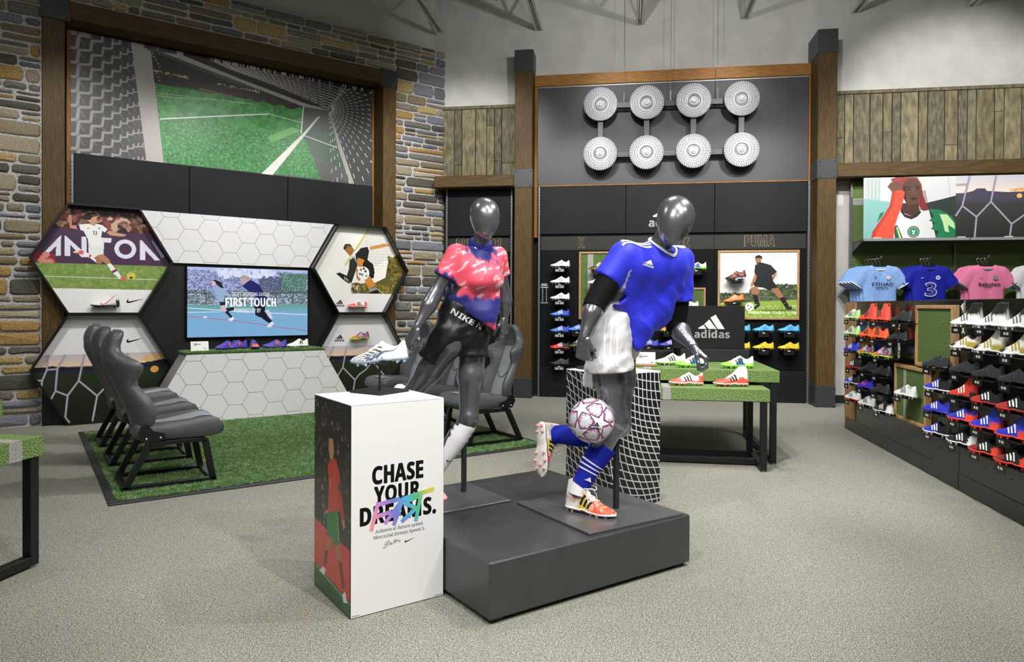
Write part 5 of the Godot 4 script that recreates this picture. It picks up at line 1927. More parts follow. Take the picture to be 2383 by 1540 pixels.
func jerseys() -> void:
	var turf := thing("turf_wall_panel", "turf-printed wall panel behind the hanging jerseys", "wall panel", FB)
	put(turf, "print", slab(4.25, 0.12, 8.6, 3.02, -0.1, -0.03), tmat("turfprint", "d8e0c8", tex.turfd, 2.2, 0.7, 0.0, 0.3))
	put(turf, "white_line", slab(4.25, 2.70, 8.6, 2.79, -0.03, -0.029), tmat("chalk", "d9d9d9", tex.chalk, 4.0, 0.8))
	upright("slotted_upright", "grey slotted upright at the left end of the jersey rail", 4.245, 0.0, 3.0, FB)
	upright("slotted_upright", "grey slotted upright between the dark blue and the pink jersey", 5.535, 0.0, 2.9, FB)
	upright("slotted_upright", "grey slotted upright beyond the pink jersey", 6.82, 0.0, 2.9, FB)
	# shelf with the printed boards
	var o := thing("poster_shelf", "grey metal shelf above the hanging jerseys", "shelf", FB)
	put(o, "shelf_board", slab(4.27, 2.175, 6.76, 2.195, -0.02, 0.42), mat("4a4b4d", 0.5, 0.3))
	put(o, "shelf_lip", slab(4.27, 2.172, 5.53, 2.208, 0.42, 0.43, 0.003), mat("a9abae", 0.35, 0.5))
	put(o, "shelf_lip", slab(5.54, 2.172, 6.76, 2.208, 0.42, 0.43, 0.003), mat("a9abae", 0.35, 0.5))
	put(o, "bracket", MB.new().prism(P2([0, 2.05, 0, 2.175, 0.42, 2.175]), -0.006, 0.006).done(), mat("5a5c5f", 0.4, 0.5), Transform3D(Basis(UP, -PI / 2), Vector3(4.262, 0, 0)))
	for x: float in [4.45, 5.45, 6.0]:
		put(o, "clip", slab(x - 0.05, 2.195, x + 0.05, 2.225, 0.375, 0.382), mat("c5c7c9", 0.3))
	o = thing("portrait_board", "board printed with a red-sleeved player resting on a fist and a net at dusk", "poster", FB)
	put(o, "print", MB.new().prism(P2([4.29, 2.198, 6.49, 2.198, 6.49, 3.0, 4.29, 3.0]), 0.33, 0.35, 0.0, Rect2(4.29, 2.2, 2.2, 0.8)).done(), pmat(paint_portrait(), 0.4))
	# hooks, hangers and jerseys
	var sky := vjersey("7fa6dd", 1)
	var cloths := [sky, vjersey("1b22a2", 2), vjersey("ec84ad", 3), vjersey("e2e2e6", 4)]
	var trims := [mat("e6e8ee", 0.7), mat("16185e", 0.7), mat("23857f", 0.7), mat("1b2350", 0.7)]
	var xs := [4.49, 5.08, 5.755, 6.36]
	var counts := [5, 3, 3, 2]
	var what := ["sky blue patterned jersey", "deep blue jersey", "pink jersey", "white jersey"]
	for k in 4:
		var hook := thing("rail_arm", ["chrome hook arm holding the sky blue jerseys", "chrome hook arm holding the deep blue jerseys", "chrome hook arm holding the pink jerseys", "chrome hook arm holding the white jerseys"][k], "hook", FB)
		put(hook, "arm", MB.new().tube([Vector3(xs[k], 1.965, -0.03), Vector3(xs[k], 1.955, 0.40), Vector3(xs[k], 1.985, 0.43)], [0.009], 10).done(), mat("c9cbce", 0.15, 1.0))
		for i in counts[k]:
			var z: float = 0.36 - 0.055 * i
			var at := FB * TR(Vector3(xs[k] - 0.022 * i, 1.855, z), -3.0 * i)
			var lab: String = what[k] + [" hanging front-most on its hook", " hanging second behind the front one", " hanging third in its stack", " hanging fourth in its stack", " hanging last in its stack"][i]
			var hanger := thing("hanger", "black hanger of the %s%s" % [what[k], ["", " second in the stack", " third in the stack", " fourth in the stack", " last in the stack"][i]], "hanger", at, "black jersey hangers")
			put(hanger, "shoulder", MB.new().bar(Vector3(-0.075, -0.012, 0), Vector3(0.075, -0.012, 0), 0.02, 0.04, UP, 0.008).done(), mat("0d0d0e", 0.4))
			var hk := []
			for a in 11:
				hk.append(Vector3(sin(a * 0.42) * 0.026, 0.088 - cos(a * 0.42) * 0.026 * -1.0 - 0.026, 0))
			put(hanger, "hanger_hook", MB.new().tube([Vector3(0, 0.0, 0), Vector3(0, 0.045, 0), Vector3(-0.022, 0.066, 0), Vector3(-0.018, 0.092, 0), Vector3(0.004, 0.101, 0), Vector3(0.022, 0.088, 0)], [0.0035], 7).done(), mat("b9bbbe", 0.2, 0.9))
			var j := jersey(at, lab, cloths[k], trims[k], what[k] + "s on one hook")
			if i == 0:
				jersey_print(j, k)

func vjersey(c: String, k: int) -> StandardMaterial3D:
	var m: StandardMaterial3D
	if k == 1:
		var im := pic(256, 256, "80a5de")
		var r := RandomNumberGenerator.new()
		r.seed = 7
		for i in 60:
			var p := Vector2(r.randf() * 256, r.randf() * 256)
			var a := r.randf() * TAU
			for s in 3:
				var q := p + Vector2(cos(a), sin(a)) * r.randf_range(12, 30)
				ln(im, "a9c6f0", [p.x, p.y, q.x, q.y], 1.6)
				p = q
				a += r.randf_range(-1.3, 1.3)
		m = tmat("jersey1", "ffffff", ImageTexture.create_from_image(im), 2.0, 0.7, 0.0, 0.3)
	else:
		m = tmat("jersey%d" % k, c, tex.weave, 8.0, 0.65, 0.0, 0.3)
	return m

func jersey_print(j: Node3D, k: int) -> void:
	var z := 0.062
	var dark := mat("1c2038", 0.6)
	if k == 0:
		put(j, "sponsor_word", letters("ETIHAD", 0.25, 0.038, 0.002, false, false, 0.4), dark, T(-0.11, -0.255, z))
		put(j, "sponsor_word", letters("AIRWAYS", 0.155, 0.022, 0.002, false, false, 0.4), dark, T(-0.07, -0.295, z))
		put(j, "cat_mark", print_polys([[0, 0, 0.5, 0.25, 1, 0.9, 0.7, 0.75, 0.4, 0.5, 0.1, 0.7, 0.0, 0.65, 0.3, 0.35]], 0.035, Vector2(-0.085, -0.165), z), dark)
		badge(j, Vector3(0.085, -0.155, z), 0.024, "e9e6dc", "b9a468")
	elif k == 1:
		var w := mat("eceef4", 0.6)
		put(j, "sponsor_numeral", letters("3", 0.13, 0.17, 0.002, false, true, 1.2), w, T(-0.065, -0.39, z))
		put(j, "numeral_face", letters("3", 0.118, 0.155, 0.002, false, true, 0.0), mat("1b22a2", 0.6), T(-0.059, -0.382, z + 0.002))
		tick_logo(j, 0.05, T(-0.115, -0.165, z), w)
		badge(j, Vector3(0.085, -0.155, z), 0.027, "d8dcee", "2a3bb4")
	elif k == 2:
		put(j, "sponsor_word", letters("Rakuten", 0.245, 0.045, 0.002, false, true), dark, T(-0.115, -0.26, z))
		put(j, "sponsor_line", print_polys([[0, 0, 0.11, 0, 0.09, 0.007, 0.01, 0.007]], 1.0, Vector2(-0.06, -0.28), z), dark)
		tick_logo(j, 0.05, T(-0.10, -0.165, z), dark)
		badge(j, Vector3(0.08, -0.16, z), 0.027, "1f8a80", "c06a98")
	else:
		put(j, "side_flash", print_polys([[-0.05, 0, 0, 0, 0, -0.16, -0.03, -0.10]], 1.0, Vector2(-0.15, -0.07), z), mat("1b2350", 0.6))

func badge(j: Node3D, p: Vector3, r: float, a: String, b: String) -> void:
	var pts := PackedVector2Array()
	for i in 20:
		pts.append(Vector2(cos(TAU * i / 20.0), sin(TAU * i / 20.0)) * r)
	put(j, "badge", MB.new().prism(pts, 0, 0.002).done(), mat(a, 0.6), T(p.x, p.y, p.z))
	for i in 20:
		pts[i] *= 0.6
	put(j, "badge_centre", MB.new().prism(pts, 0.002, 0.003).done(), mat(b, 0.6), T(p.x, p.y, p.z))
	put(j, "badge_ring", MB.new().prism(P2([-r * 0.25, -r * 0.3, r * 0.25, -r * 0.3, r * 0.12, r * 0.35, -r * 0.12, r * 0.35]), 0.003, 0.004).done(), mat(a, 0.6), T(p.x, p.y, p.z))

# ---------------------------------------------------------------- gondola, pedestals, plinth
func plinths() -> void:
	var gloss := mat("0e0e10", 0.16, 0.0, 0.5)
	var o := thing("boot_gondola", "long glossy black boot gondola along the right side", "display stand", FR)
	put(o, "back_panel", slab(1.968, 0.0, 4.61, 1.378, -0.45, 0.0, 0.004), gloss)
	put(o, "back_panel", slab(4.614, 0.0, 8.2, 1.378, -0.45, 0.0, 0.004), gloss)
	put(o, "kick_board", slab(1.972, 0.004, 4.608, 0.128, -0.01, 0.004, 0.002), mat("141416", 0.22))
	put(o, "kick_board", slab(4.616, 0.004, 8.19, 0.128, -0.01, 0.004, 0.002), mat("141416", 0.22))
	put(o, "oak_panel", slab(1.97, 0.133, 2.315, 1.37, -0.01, 0.008, 0.002), tmat("oakp", "c79e72", tex.woodv, 1.2, 0.55, 0.0, 0.4))
	var holes := MB.new()
	for i in 34:
		for k in 6:
			holes.box(Vector3(0.008, 0.008, 0.001), Vector3(2.5 + i * 0.165, 0.25 + k * 0.21, 0.0003))
	put(o, "peg_holes", holes.done(), mat("020202", 0.9)).set_meta("kind", "stuff")
	var w := mat("dcdcdc", 0.5)
	for a in [["COPA", 2.655, 1.19, 0.20], ["NEMEZIZ", 3.45, 1.17, 0.30]]:
		put(o, "vertical_word", letters(a[0], a[3], 0.04, 0.001), w, Transform3D(Basis(Vector3.BACK, -PI / 2), Vector3(a[1], a[2], 0.0005)))
	put(o, "letter", letters("X", 0.05, 0.05, 0.001), w, T(4.63, 1.135, 0.0005))
	put(o, "letter", letters("N", 0.05, 0.045, 0.001), w, T(3.45, 0.935, 0.0005))
	striped_logo(o, 0.10, Transform3D(Basis(Vector3.BACK, PI / 2), Vector3(4.66, 1.27, 0.0005)), w)
	turf_frame("framed_turf_panel", "oak-framed turf panel on the gondola, the upper one beside the white boots", FR, 3.94, 0.85, 4.60, 1.338, 0.0, [], 0.05)
	turf_frame("framed_turf_panel", "oak-framed turf panel on the gondola, the lower one with a white line", FR, 3.50, 0.36, 4.15, 0.832, 0.0, [3.68, 3.735], 0.05)

	# printed pedestal
	o = thing("printed_pedestal", "white square pedestal with bold black slogan and a footballer on its side", "pedestal", FG)
	var black := mat("121214", 0.5)
	put(o, "body", slab(0.002, 0.0, 0.447, 0.894, -0.444, -0.002), black)
	var white := mat("eeeef0", 0.4)
	put(o, "front_sheet", slab(0.0045, 0.003, 0.4455, 0.894, -0.002, 0.0, 0.001), white)
	put(o, "top_sheet", slab(0.003, 0.8945, 0.446, 0.90, -0.443, -0.003, 0.001), white)
	put(o, "side_print", MB.new().prism(P2([0, 0.003, 0.441, 0.003, 0.441, 0.894, 0, 0.894]), -0.002, 0.0).done(), pmat(paint_pedestal_side(), 0.22), Transform3D(Basis(Vector3(0, 0, 1), UP, Vector3(-1, 0, 0)), Vector3(0.0015, 0, -0.4435)))
	var ink := mat("1b1b1d", 0.5)
	put(o, "slogan", letters("CHASE", 0.240, 0.075, 0.0006, false, true, 0.8), ink, T(0.1, 0.553, 0.0))
	put(o, "slogan", letters("YOUR", 0.216, 0.068, 0.0006, false, true, 0.8), ink, T(0.108, 0.472, 0.0))
	put(o, "slogan", letters("DREAMS.", 0.36, 0.076, 0.0006, false, true, 0.8), ink, T(0.045, 0.383, 0.0))
	put(o, "small_print", letters("Achieve at future speed.", 0.23, 0.019, 0.0005, true, false), ink, T(0.113, 0.338, 0.0))
	put(o, "small_print", letters("Mercurial Dream Speed 3.", 0.246, 0.019, 0.0005, true, false), ink, T(0.104, 0.313, 0.0))
	tick_logo(o, 0.047, T(0.251, 0.278, 0.0), ink)
	var sig := MB.new()
	var sp := [[0.146, 0.276, 0.158, 0.272, 0.172, 0.28], [0.155, 0.278, 0.164, 0.298, 0.173, 0.294, 0.166, 0.284, 0.158, 0.286], [0.168, 0.282, 0.176, 0.302, 0.182, 0.290, 0.178, 0.280], [0.178, 0.284, 0.19, 0.29, 0.184, 0.28, 0.194, 0.284], [0.194, 0.282, 0.204, 0.30, 0.203, 0.284, 0.213, 0.301, 0.212, 0.286, 0.222, 0.299], [0.222, 0.288, 0.228, 0.294, 0.23, 0.288, 0.223, 0.285]]
	for s in sp:
		var l := P2(s)
		for i in l.size() - 1:
			var d := (l[i + 1] - l[i]).normalized().orthogonal() * 0.0007
			sig.prism(PackedVector2Array([l[i] + d, l[i + 1] + d, l[i + 1] - d, l[i] - d]), 0.0, 0.0006)
	put(o, "signature", sig.done(), ink)
	put(o, "foot_print", MB.new().box(Vector3(0.034, 0.0025, 0.0005), Vector3(0.026, 0.0105, 0.0003)).box(Vector3(0.036, 0.0025, 0.0005), Vector3(0.42, 0.0105, 0.0003)).done(), mat("77777c", 0.6))
	# brush-written word across the slogan
	var br := MB.new()
	var strokes := [[0.094, 0.357, 0.126, 0.474], [0.122, 0.464, 0.228, 0.474], [0.109, 0.412, 0.187, 0.424], [0.157, 0.377, 0.247, 0.477], [0.244, 0.477, 0.199, 0.363], [0.186, 0.405, 0.232, 0.413], [0.314, 0.472, 0.247, 0.452], [0.25, 0.452, 0.308, 0.42], [0.308, 0.42, 0.236, 0.372], [0.247, 0.473, 0.396, 0.494], [0.332, 0.484, 0.305, 0.363]]
	for s in strokes:
		var a := Vector2(s[0], s[1])
		var b := Vector2(s[2], s[3])
		var d := (b - a).normalized().orthogonal() * 0.009
		for i in 8:
			var p := a.lerp(b, i / 8.0)
			var q := a.lerp(b, (i + 1) / 8.0)
			br.col = rainbow((p.x + q.x) * 0.5, (p.y + q.y) * 0.5)
			br.prism(PackedVector2Array([p + d, q + d, q - d, p - d]), 0.0006, 0.0011 + 0.00001 * strokes.find(s))
	put(o, "brush_word", br.done(true), vmat(0.5))

	# stand for the boot on top
	o = thing("boot_stand", "small black stand with a thin rod on the printed pedestal", "stand", FG * TR(Vector3(0.285, 0.9, -0.345), 22.0))
	put(o, "base", box(Vector3(0.2, 0.012, 0.2), Vector3(0, 0.006, 0), 0.002), mat("161618", 0.6))
	put(o, "rod", MB.new().tube([Vector3(0, 0.01, 0), Vector3(0, 0.135, 0)], [0.0055], 10).done(), mat("161618", 0.4))
	put(o, "rest", box(Vector3(0.10, 0.006, 0.035), Vector3(0, 0.135, 0), 0.002), mat("161618", 0.4))

	# plinth
	o = thing("mannequin_plinth", "low charcoal square plinth carrying both mannequins", "plinth", FG)
	put(o, "body", slab(0.452, 0.02, 1.668, 0.26, -0.832, 0.378, 0.006), tmat("plinth", "404244", tex.wear, 0.9, 0.3, 0.0, 0.5))
	for x: float in [0.5, 1.61]:
		for z: float in [-0.78, 0.33]:
			put(o, "foot", slab(x - 0.03, 0.0, x + 0.03, 0.03, z - 0.03, z + 0.03), mat("0d0d0d", 0.6))

	# net-patterned pedestal
	o = thing("net_pedestal", "black square pedestal wrapped in a white net pattern behind the plinth", "pedestal", FG)
	var net := pmat(paint_net(), 0.45)
	put(o, "body", slab(1.945, 0.0, 2.389, 0.878, -0.963, -0.519), black)
	put(o, "net_print", MB.new().prism(P2([0, 0.0, 0.448, 0.0, 0.448, 0.879, 0, 0.879]), -0.001, 0.0).done(), net, T(1.943, 0.0, -0.517))
	put(o, "net_print", MB.new().prism(P2([0, 0.0, 0.444, 0.0, 0.444, 0.879, 0, 0.879]), -0.001, 0.0).done(), net, Transform3D(Basis(Vector3(0, 0, 1), UP, Vector3(-1, 0, 0)), Vector3(1.944, 0, -0.963)))
	put(o, "top_sheet", slab(1.943, 0.879, 2.391, 0.886, -0.965, -0.517, 0.001), white)
	o = thing("stand_base", "low black stand base at the left corner of the net-patterned pedestal's top", "stand", FG)
	put(o, "plate", slab(2.0, 0.886, 2.2, 0.905, -0.93, -0.74, 0.003), mat("161618", 0.5))

func rainbow(x: float, y: float) -> Color:
	var g := Gradient.new()
	g.offsets = PackedFloat32Array([0.0, 0.2, 0.42, 0.62, 0.8, 1.0])
	g.colors = PackedColorArray([Color("ee9a9a"), Color("d58fd8"), Color("7a7fdc"), Color("58b4e4"), Color("58c48c"), Color("dccf4e")])
	return g.sample(clampf((x - 0.09) / 0.31 + (y - 0.43) * 0.9 + 0.05, 0.0, 1.0)).srgb_to_linear()

func paint_net() -> Image:
	var im := pic(512, 1024, "111215")
	for fam in 2:
		for i in range(-10, 24):
			var pts := []
			for k in 41:
				var t := k / 40.0
				var y := t * 1120.0 - 40.0
				var sag := sin(t * PI) * 60.0
				var x: float = i * 54.0 + (t * 300.0 + 36.0 * sin(t * 7.0 + i * 0.3) if fam == 0 else 0.0)
				if fam == 0:
					pts.append_array([x - 100.0, y])
				else:
					x = t * 560.0 - 20.0
					pts.append_array([x, i * 56.0 + 18.0 * sin(i * 0.5) + 0.32 * x * cos(i * 0.10 - 0.6) - 60.0 + 30.0 * sin(t * PI)])
			ln(im, "c9c9cb", pts, 9.0)
	return im

# ---------------------------------------------------------------- turf-topped tables
func turf_table(label: String, at: Transform3D, w: float, d: float, h: float, line: float, across := false) -> Node3D:
	var o := thing("turf_table", label, "table", at)
	var steel := mat("15171a", 0.45, 0.2)
	put(o, "tabletop", slab(-w, h - 0.098, 0.0, h, -d, 0.0, 0.002), tmat("turftop", "e2e6d6", tex.turf, 1.7, 0.65, 0.0, 0.35))
	var chalk := tmat("chalk", "d9d9d9", tex.chalk, 4.0, 0.8)
	var mb := MB.new()
	if across:
		mb.box(Vector3(w + 0.002, 0.001, 0.075), Vector3(-w / 2, h + 0.0004, line))
		mb.box(Vector3(0.001, 0.098, 0.075), Vector3(0.0006, h - 0.049, line))
	else:
		mb.box(Vector3(0.065, 0.001, d), Vector3(line, h + 0.0004, -d / 2))
		mb.box(Vector3(0.065, 0.098, 0.001), Vector3(line, h - 0.049, 0.0006))
	put(o, "white_line", mb.done(), chalk)
	for x: float in [-0.045, -w + 0.045]:
		for z: float in [-0.03, -d + 0.03]:
			var leg := put(o, "leg", slab(x - 0.025, 0.012, x + 0.025, h - 0.098, z - 0.025, z + 0.025, 0.002), steel)
			put(leg, "foot", MB.new().tube([Vector3(x, 0, z), Vector3(x, 0.014, z)], [0.016], 10).done(), mat("b4b4b4", 0.3, 0.7))
		put(o, "side_rail", slab(x - 0.025, 0.014, x + 0.025, 0.06, -d + 0.055, -0.055, 0.002), steel)
	put(o, "stretcher", slab(-w + 0.07, 0.014, -0.07, 0.06, -0.25 - 0.025, -0.25 + 0.025, 0.002), steel)
	return o

func tables() -> void:
	turf_table("lower turf-topped table with red and white boots on it", FB * T(2.368, 0, 4.285), 1.25, 0.68, 0.66, -0.805)
	turf_table("higher turf-topped table with green and white boots and the black logo box", FB * T(2.50, 0, 3.99), 1.50, 1.38, 0.785, -1.08)
	turf_table("low turf-topped table at the left edge with a white line across it", FB * Transform3D(Basis(), FB.affine_inverse() * Vector3(-2.352, 0, -3.534)) * T(0, 0, 1.5), 0.9, 1.5, 0.655, -1.335, true)
	turf_table("higher turf-topped table behind the low one at the left edge", FB * Transform3D(Basis(), FB.affine_inverse() * Vector3(-2.82, 0, -3.9)) * T(0, 0, 0.9), 0.9, 0.9, 0.785, -0.2, true)
	# logo box and risers
	var black := mat("17181a", 0.4)
	var o := thing("logo_box", "black box with a large white striped logo on the higher turf table", "sign", FB)
	put(o, "box", slab(1.70, 0.91, 2.363, 1.324, 2.8, 3.1, 0.003), black)
	striped_logo(o, 0.33, T(1.893, 1.092, 3.101), mat("d8dcdc", 0.5), 0.002)
	o = thing("display_riser", "black riser block under the logo box", "riser", FB)
	put(o, "block", slab(1.76, 0.787, 2.405, 0.908, 2.75, 3.12, 0.004), mat("202225", 0.45))
	o = thing("display_riser", "low black riser turned aside at the left of the logo box", "riser", FB * TR(Vector3(1.45, 0.787, 3.05), -28.0))
	put(o, "block", slab(-0.22, 0.0, 0.24, 0.10, -0.15, 0.15, 0.004), mat("202225", 0.45))
	o = thing("info_card", "white information card in an oak foot on the higher turf table", "card", FB * TR(Vector3(1.41, 0.786, 3.76), 3.0, -8.0))
	put(o, "card", slab(-0.095, 0.014, 0.085, 0.125, -0.003, 0.003), mat("f2f2f0", 0.5))
	put(o, "oak_foot", slab(-0.10, 0.0, 0.10, 0.02, -0.02, 0.03, 0.002), tmat("oak", "c6a276", tex.woodv, 2.0, 0.6, 0.0, 0.4))
	card_print(o, 0.12)
# ---------------------------------------------------------------- boots
const LOW_TOP := [[0.0, 0.060], [0.015, 0.100], [0.04, 0.112], [0.08, 0.100], [0.14, 0.084], [0.22, 0.080], [0.30, 0.090], [0.37, 0.104], [0.41, 0.106], [0.48, 0.096], [0.58, 0.080], [0.68, 0.066], [0.78, 0.056], [0.87, 0.050], [0.94, 0.044], [0.98, 0.036], [1.0, 0.026]]
const HIGH_TOP := [[0.0, 0.060], [0.015, 0.125], [0.05, 0.165], [0.10, 0.172], [0.20, 0.170], [0.28, 0.162], [0.34, 0.140], [0.41, 0.118], [0.48, 0.100], [0.58, 0.082], [0.68, 0.067], [0.78, 0.056], [0.87, 0.050], [0.94, 0.044], [0.98, 0.036], [1.0, 0.026]]
const HALF_W := [[0.0, 0.010], [0.015, 0.018], [0.05, 0.027], [0.12, 0.032], [0.25, 0.031], [0.40, 0.034], [0.55, 0.041], [0.70, 0.047], [0.80, 0.046], [0.90, 0.037], [0.96, 0.024], [0.985, 0.015], [1.0, 0.005]]
const BL := 0.28

func curve(tab: Array, t: float) -> float:
	for i in tab.size() - 1:
		if t <= tab[i + 1][0]:
			var s: float = (t - tab[i][0]) / (tab[i + 1][0] - tab[i][0])
			return lerpf(tab[i][1], tab[i + 1][1], s)
	return tab[-1][1]

# a runs from -1 (one side's sole edge) over the top to +1
func boot_at(high: bool, t: float, a: float) -> Vector3:
	var top := curve(HIGH_TOP if high else LOW_TOP, t)
	var w := curve(HALF_W, t)
	var yb := 0.022 + 0.006 * maxf(t - 0.75, 0.0) * 4.0
	var open0 := 0.035
	var open1 := 0.30 if high else 0.36
	var ang := a * PI * 0.5
	var s := signf(a) * pow(absf(sin(ang)), 0.75)
	var c := pow(maxf(cos(ang), 0.0), 0.8)
	var h := (top - yb)
	var y := yb + h * c
	var narrow := 1.0 - 0.38 * c * (1.0 if t < 0.45 else 0.6)
	if high:
		narrow = 1.0 - 0.34 * c * (1.0 if t < 0.4 else 0.7)
	var z := w * s * narrow
	var aa := absf(a)
	if t > open0 and t < open1 and aa < 0.42:
		var rim_c := pow(cos(0.42 * PI * 0.5), 0.8)
		var rim_y := yb + h * rim_c
		rim_y = lerpf(rim_y, top, 0.75)
		var rim_z := w * pow(sin(0.42 * PI * 0.5), 0.75) * (1.0 - 0.30 * rim_c)
		var u := aa / 0.42
		if u > 0.72:
			var k := (u - 0.72) / 0.28
			y = rim_y
			z = signf(a) * rim_z * lerpf(0.82, 1.0, k)
		else:
			y = rim_y - 0.035 * (1.0 - pow(u / 0.72, 2.0)) - 0.004
			z = signf(a) * rim_z * 0.82 * u / 0.72
	elif t > open0 and t < open1 and aa < 0.62:
		var rim_c := pow(cos(0.42 * PI * 0.5), 0.8)
		var rim_y := lerpf(yb + h * rim_c, top, 0.75)
		var k := (0.62 - aa) / 0.20
		y = lerpf(y, rim_y, k * k)
	return Vector3(t * BL - BL * 0.5, y, z)

func boot_patch(high: bool, polys: Array, lift := 0.0022) -> ArrayMesh:
	# polygons in (t, a) laid on both flanks; long edges are split so that they follow the upper
	var mb := MB.new()
	for side: float in [-1.0, 1.0]:
		for a: Array in polys:
			var p := P2(a)
			# a quad strip: the first half of the outline one edge, the second half the other
			var n := p.size() / 2
			var rows := []
			for i in n:
				for s in (4 if i < n - 1 else 1):
					var l := p[i].lerp(p[mini(i + 1, n - 1)], s / 4.0)
					var r := p[p.size() - 1 - i].lerp(p[p.size() - 1 - mini(i + 1, n - 1)], s / 4.0)
					var row := []
					for e in 3:
						var q := l.lerp(r, e / 2.0)
						var v := boot_at(high, q.x, q.y * side)
						var nn := Vector3(0, 0.35, side).normalized()
						row.append(v + nn * lift)
					if side > 0.0:
						row.reverse()
					rows.append(row)
			mb.grid(rows)
	return mb.done()

func boot_parts(o: Node, style: Dictionary, fine := false) -> void:
	var high: bool = style.get("high", false)
	var nt := 44 if fine else 26
	var na := 36 if fine else 22
	var up := hexc(style.up).srgb_to_linear()
	var lin := hexc(style.get("lining", "15151a")).srgb_to_linear()
	var ns := FastNoiseLite.new()
	ns.seed = 9
	ns.frequency = 30.0
	var rows := []
	var cols := []
	for i in nt + 1:
		var t := float(i) / nt
		t = t * t * (3.0 - 2.0 * t) * 0.35 + t * 0.65
		var row := []
		var cr := []
		for k in na + 1:
			var a := -1.0 + 2.0 * k / na
			var p := boot_at(high, t, a)
			var c := up
			var j := ns.get_noise_3d(p.x, p.y, p.z)
			if style.has("top") and absf(a) < 0.45 and t > 0.38 and t < 0.72:
				c = hexc(style.top).srgb_to_linear()
			if style.has("low") and absf(a) > style.get("la", 0.84) + 0.10 * j:
				c = hexc(style.low).srgb_to_linear()
			if style.has("mid") and t > 0.30 + 0.1 * j and t < 0.52 + 0.12 * j and absf(a) > 0.4 + 0.2 * j:
				c = hexc(style.mid).srgb_to_linear()
			if style.has("toe") and t > style.get("tt", 0.62) + 0.14 * j - 0.12 * (absf(a) - 0.5):
				c = hexc(style.toe).srgb_to_linear()
			if style.has("heel") and t < style.get("th", 0.26) + 0.06 * j and p.y < style.get("hy", 0.085):
				c = hexc(style.heel).srgb_to_linear()
			if style.has("collar") and t < 0.42 and p.y > style.get("cy", 0.10):
				c = hexc(style.collar).srgb_to_linear()
			if style.has("fleck") and j > 0.16:
				c = hexc(style.fleck).srgb_to_linear()
			if style.has("fleck2") and j < -0.22:
				c = hexc(style.fleck2).srgb_to_linear()
			if style.has("chevron") and t > 0.42 and t < 0.92 and absf(a) > 0.35 and fposmod(t * 26.0 - absf(absf(a) - 0.68) * 14.0, 1.0) < 0.5:
				c = hexc(style.chevron).srgb_to_linear()
			if t > 0.035 and t < (0.30 if high else 0.36) and absf(a) < 0.31:
				c = lin
			row.append(p)
			cr.append(c)
		rows.append(row)
		cols.append(cr)
	var mb := MB.new()
	mb.grid(rows, false, cols)
	mb.col = cols[nt][na / 2]
	mb.fan(rows[nt])
	mb.col = cols[0][na / 2]
	mb.fan(rows[0], true)
	put(o, "upper", mb.done(true), vmat(style.get("rough", 0.5), 0.15))
	# sole plate
	rows = []
	for i in 19:
		var t := i / 18.0
		var w := curve(HALF_W, t) * 1.05 + 0.0015
		var lift := 0.006 * maxf(t - 0.75, 0.0) * 4.0 + (0.004 if t > 0.36 and t < 0.50 else 0.0)
		var x := t * (BL + 0.004) - BL * 0.5 - 0.002
		rows.append([Vector3(x, 0.026 + lift, -w), Vector3(x, 0.026 + lift, 0), Vector3(x, 0.026 + lift, w), Vector3(x, 0.015 + lift, w * 0.9), Vector3(x, 0.012 + lift, 0), Vector3(x, 0.015 + lift, -w * 0.9)])
	mb = MB.new()
	mb.grid(rows, true).fan(rows[0], true).fan(rows[-1])
	put(o, "sole_plate", mb.done(), mat(style.get("sole", "d8d8d8"), 0.4))
	mb = MB.new()
	for s in [[0.06, 0.55], [0.06, -0.55], [0.17, 0.7], [0.17, -0.7], [0.56, 0.75], [0.56, -0.75], [0.70, 0.85], [0.70, -0.85], [0.85, 0.7], [0.85, -0.7], [0.78, 0.0]]:
		var p := Vector3(s[0] * BL - BL * 0.5, 0.016 + 0.006 * maxf(s[0] - 0.75, 0.0) * 4.0, s[1] * curve(HALF_W, s[0]))
		mb.tube([p, p - Vector3(0, 0.016, 0)], [0.0085, 0.0052], 7)
	put(o, "studs", mb.done(), mat(style.get("stud", style.get("sole", "d8d8d8")), 0.35))
	if style.has("stripe"):
		var polys := []
		for k in 3:
			var t: float = 0.36 + 0.075 * k
			polys.append([t + 0.085, 0.44, t + 0.045, 0.66, t + 0.01, 0.9, t - 0.028, 0.9, t + 0.007, 0.66, t + 0.047, 0.44])
		put(o, "stripes", boot_patch(high, polys), mat(style.stripe, 0.5))
	if style.has("tick"):
		put(o, "tick", boot_patch(high, [[0.60, 0.62, 0.66, 0.76, 0.60, 0.88, 0.42, 0.74, 0.12, 0.50, 0.12, 0.51, 0.44, 0.84, 0.62, 0.96, 0.705, 0.80, 0.64, 0.60]]), mat(style.tick, 0.4))
	if style.has("letter"):
		put(o, "side_letter", boot_patch(high, [[0.32, 0.5, 0.30, 0.88, 0.335, 0.88, 0.355, 0.5], [0.355, 0.5, 0.40, 0.88, 0.43, 0.88, 0.385, 0.5], [0.42, 0.5, 0.41, 0.88, 0.445, 0.88, 0.455, 0.5]]), mat(style.letter, 0.5))
	if style.has("lace"):
		mb = MB.new()
		for k in 5:
			var t := 0.42 + 0.05 * k
			var pts := []
			for e in 7:
				var a := -0.33 + 0.11 * e
				pts.append(boot_at(high, t + 0.02 * (e - 3) / 3.0 * (1 if k % 2 else -1), a) + Vector3(0, 0.003, 0))
			mb.tube(pts, [0.0028], 5)
		put(o, "laces", mb.done(), mat(style.lace, 0.7))

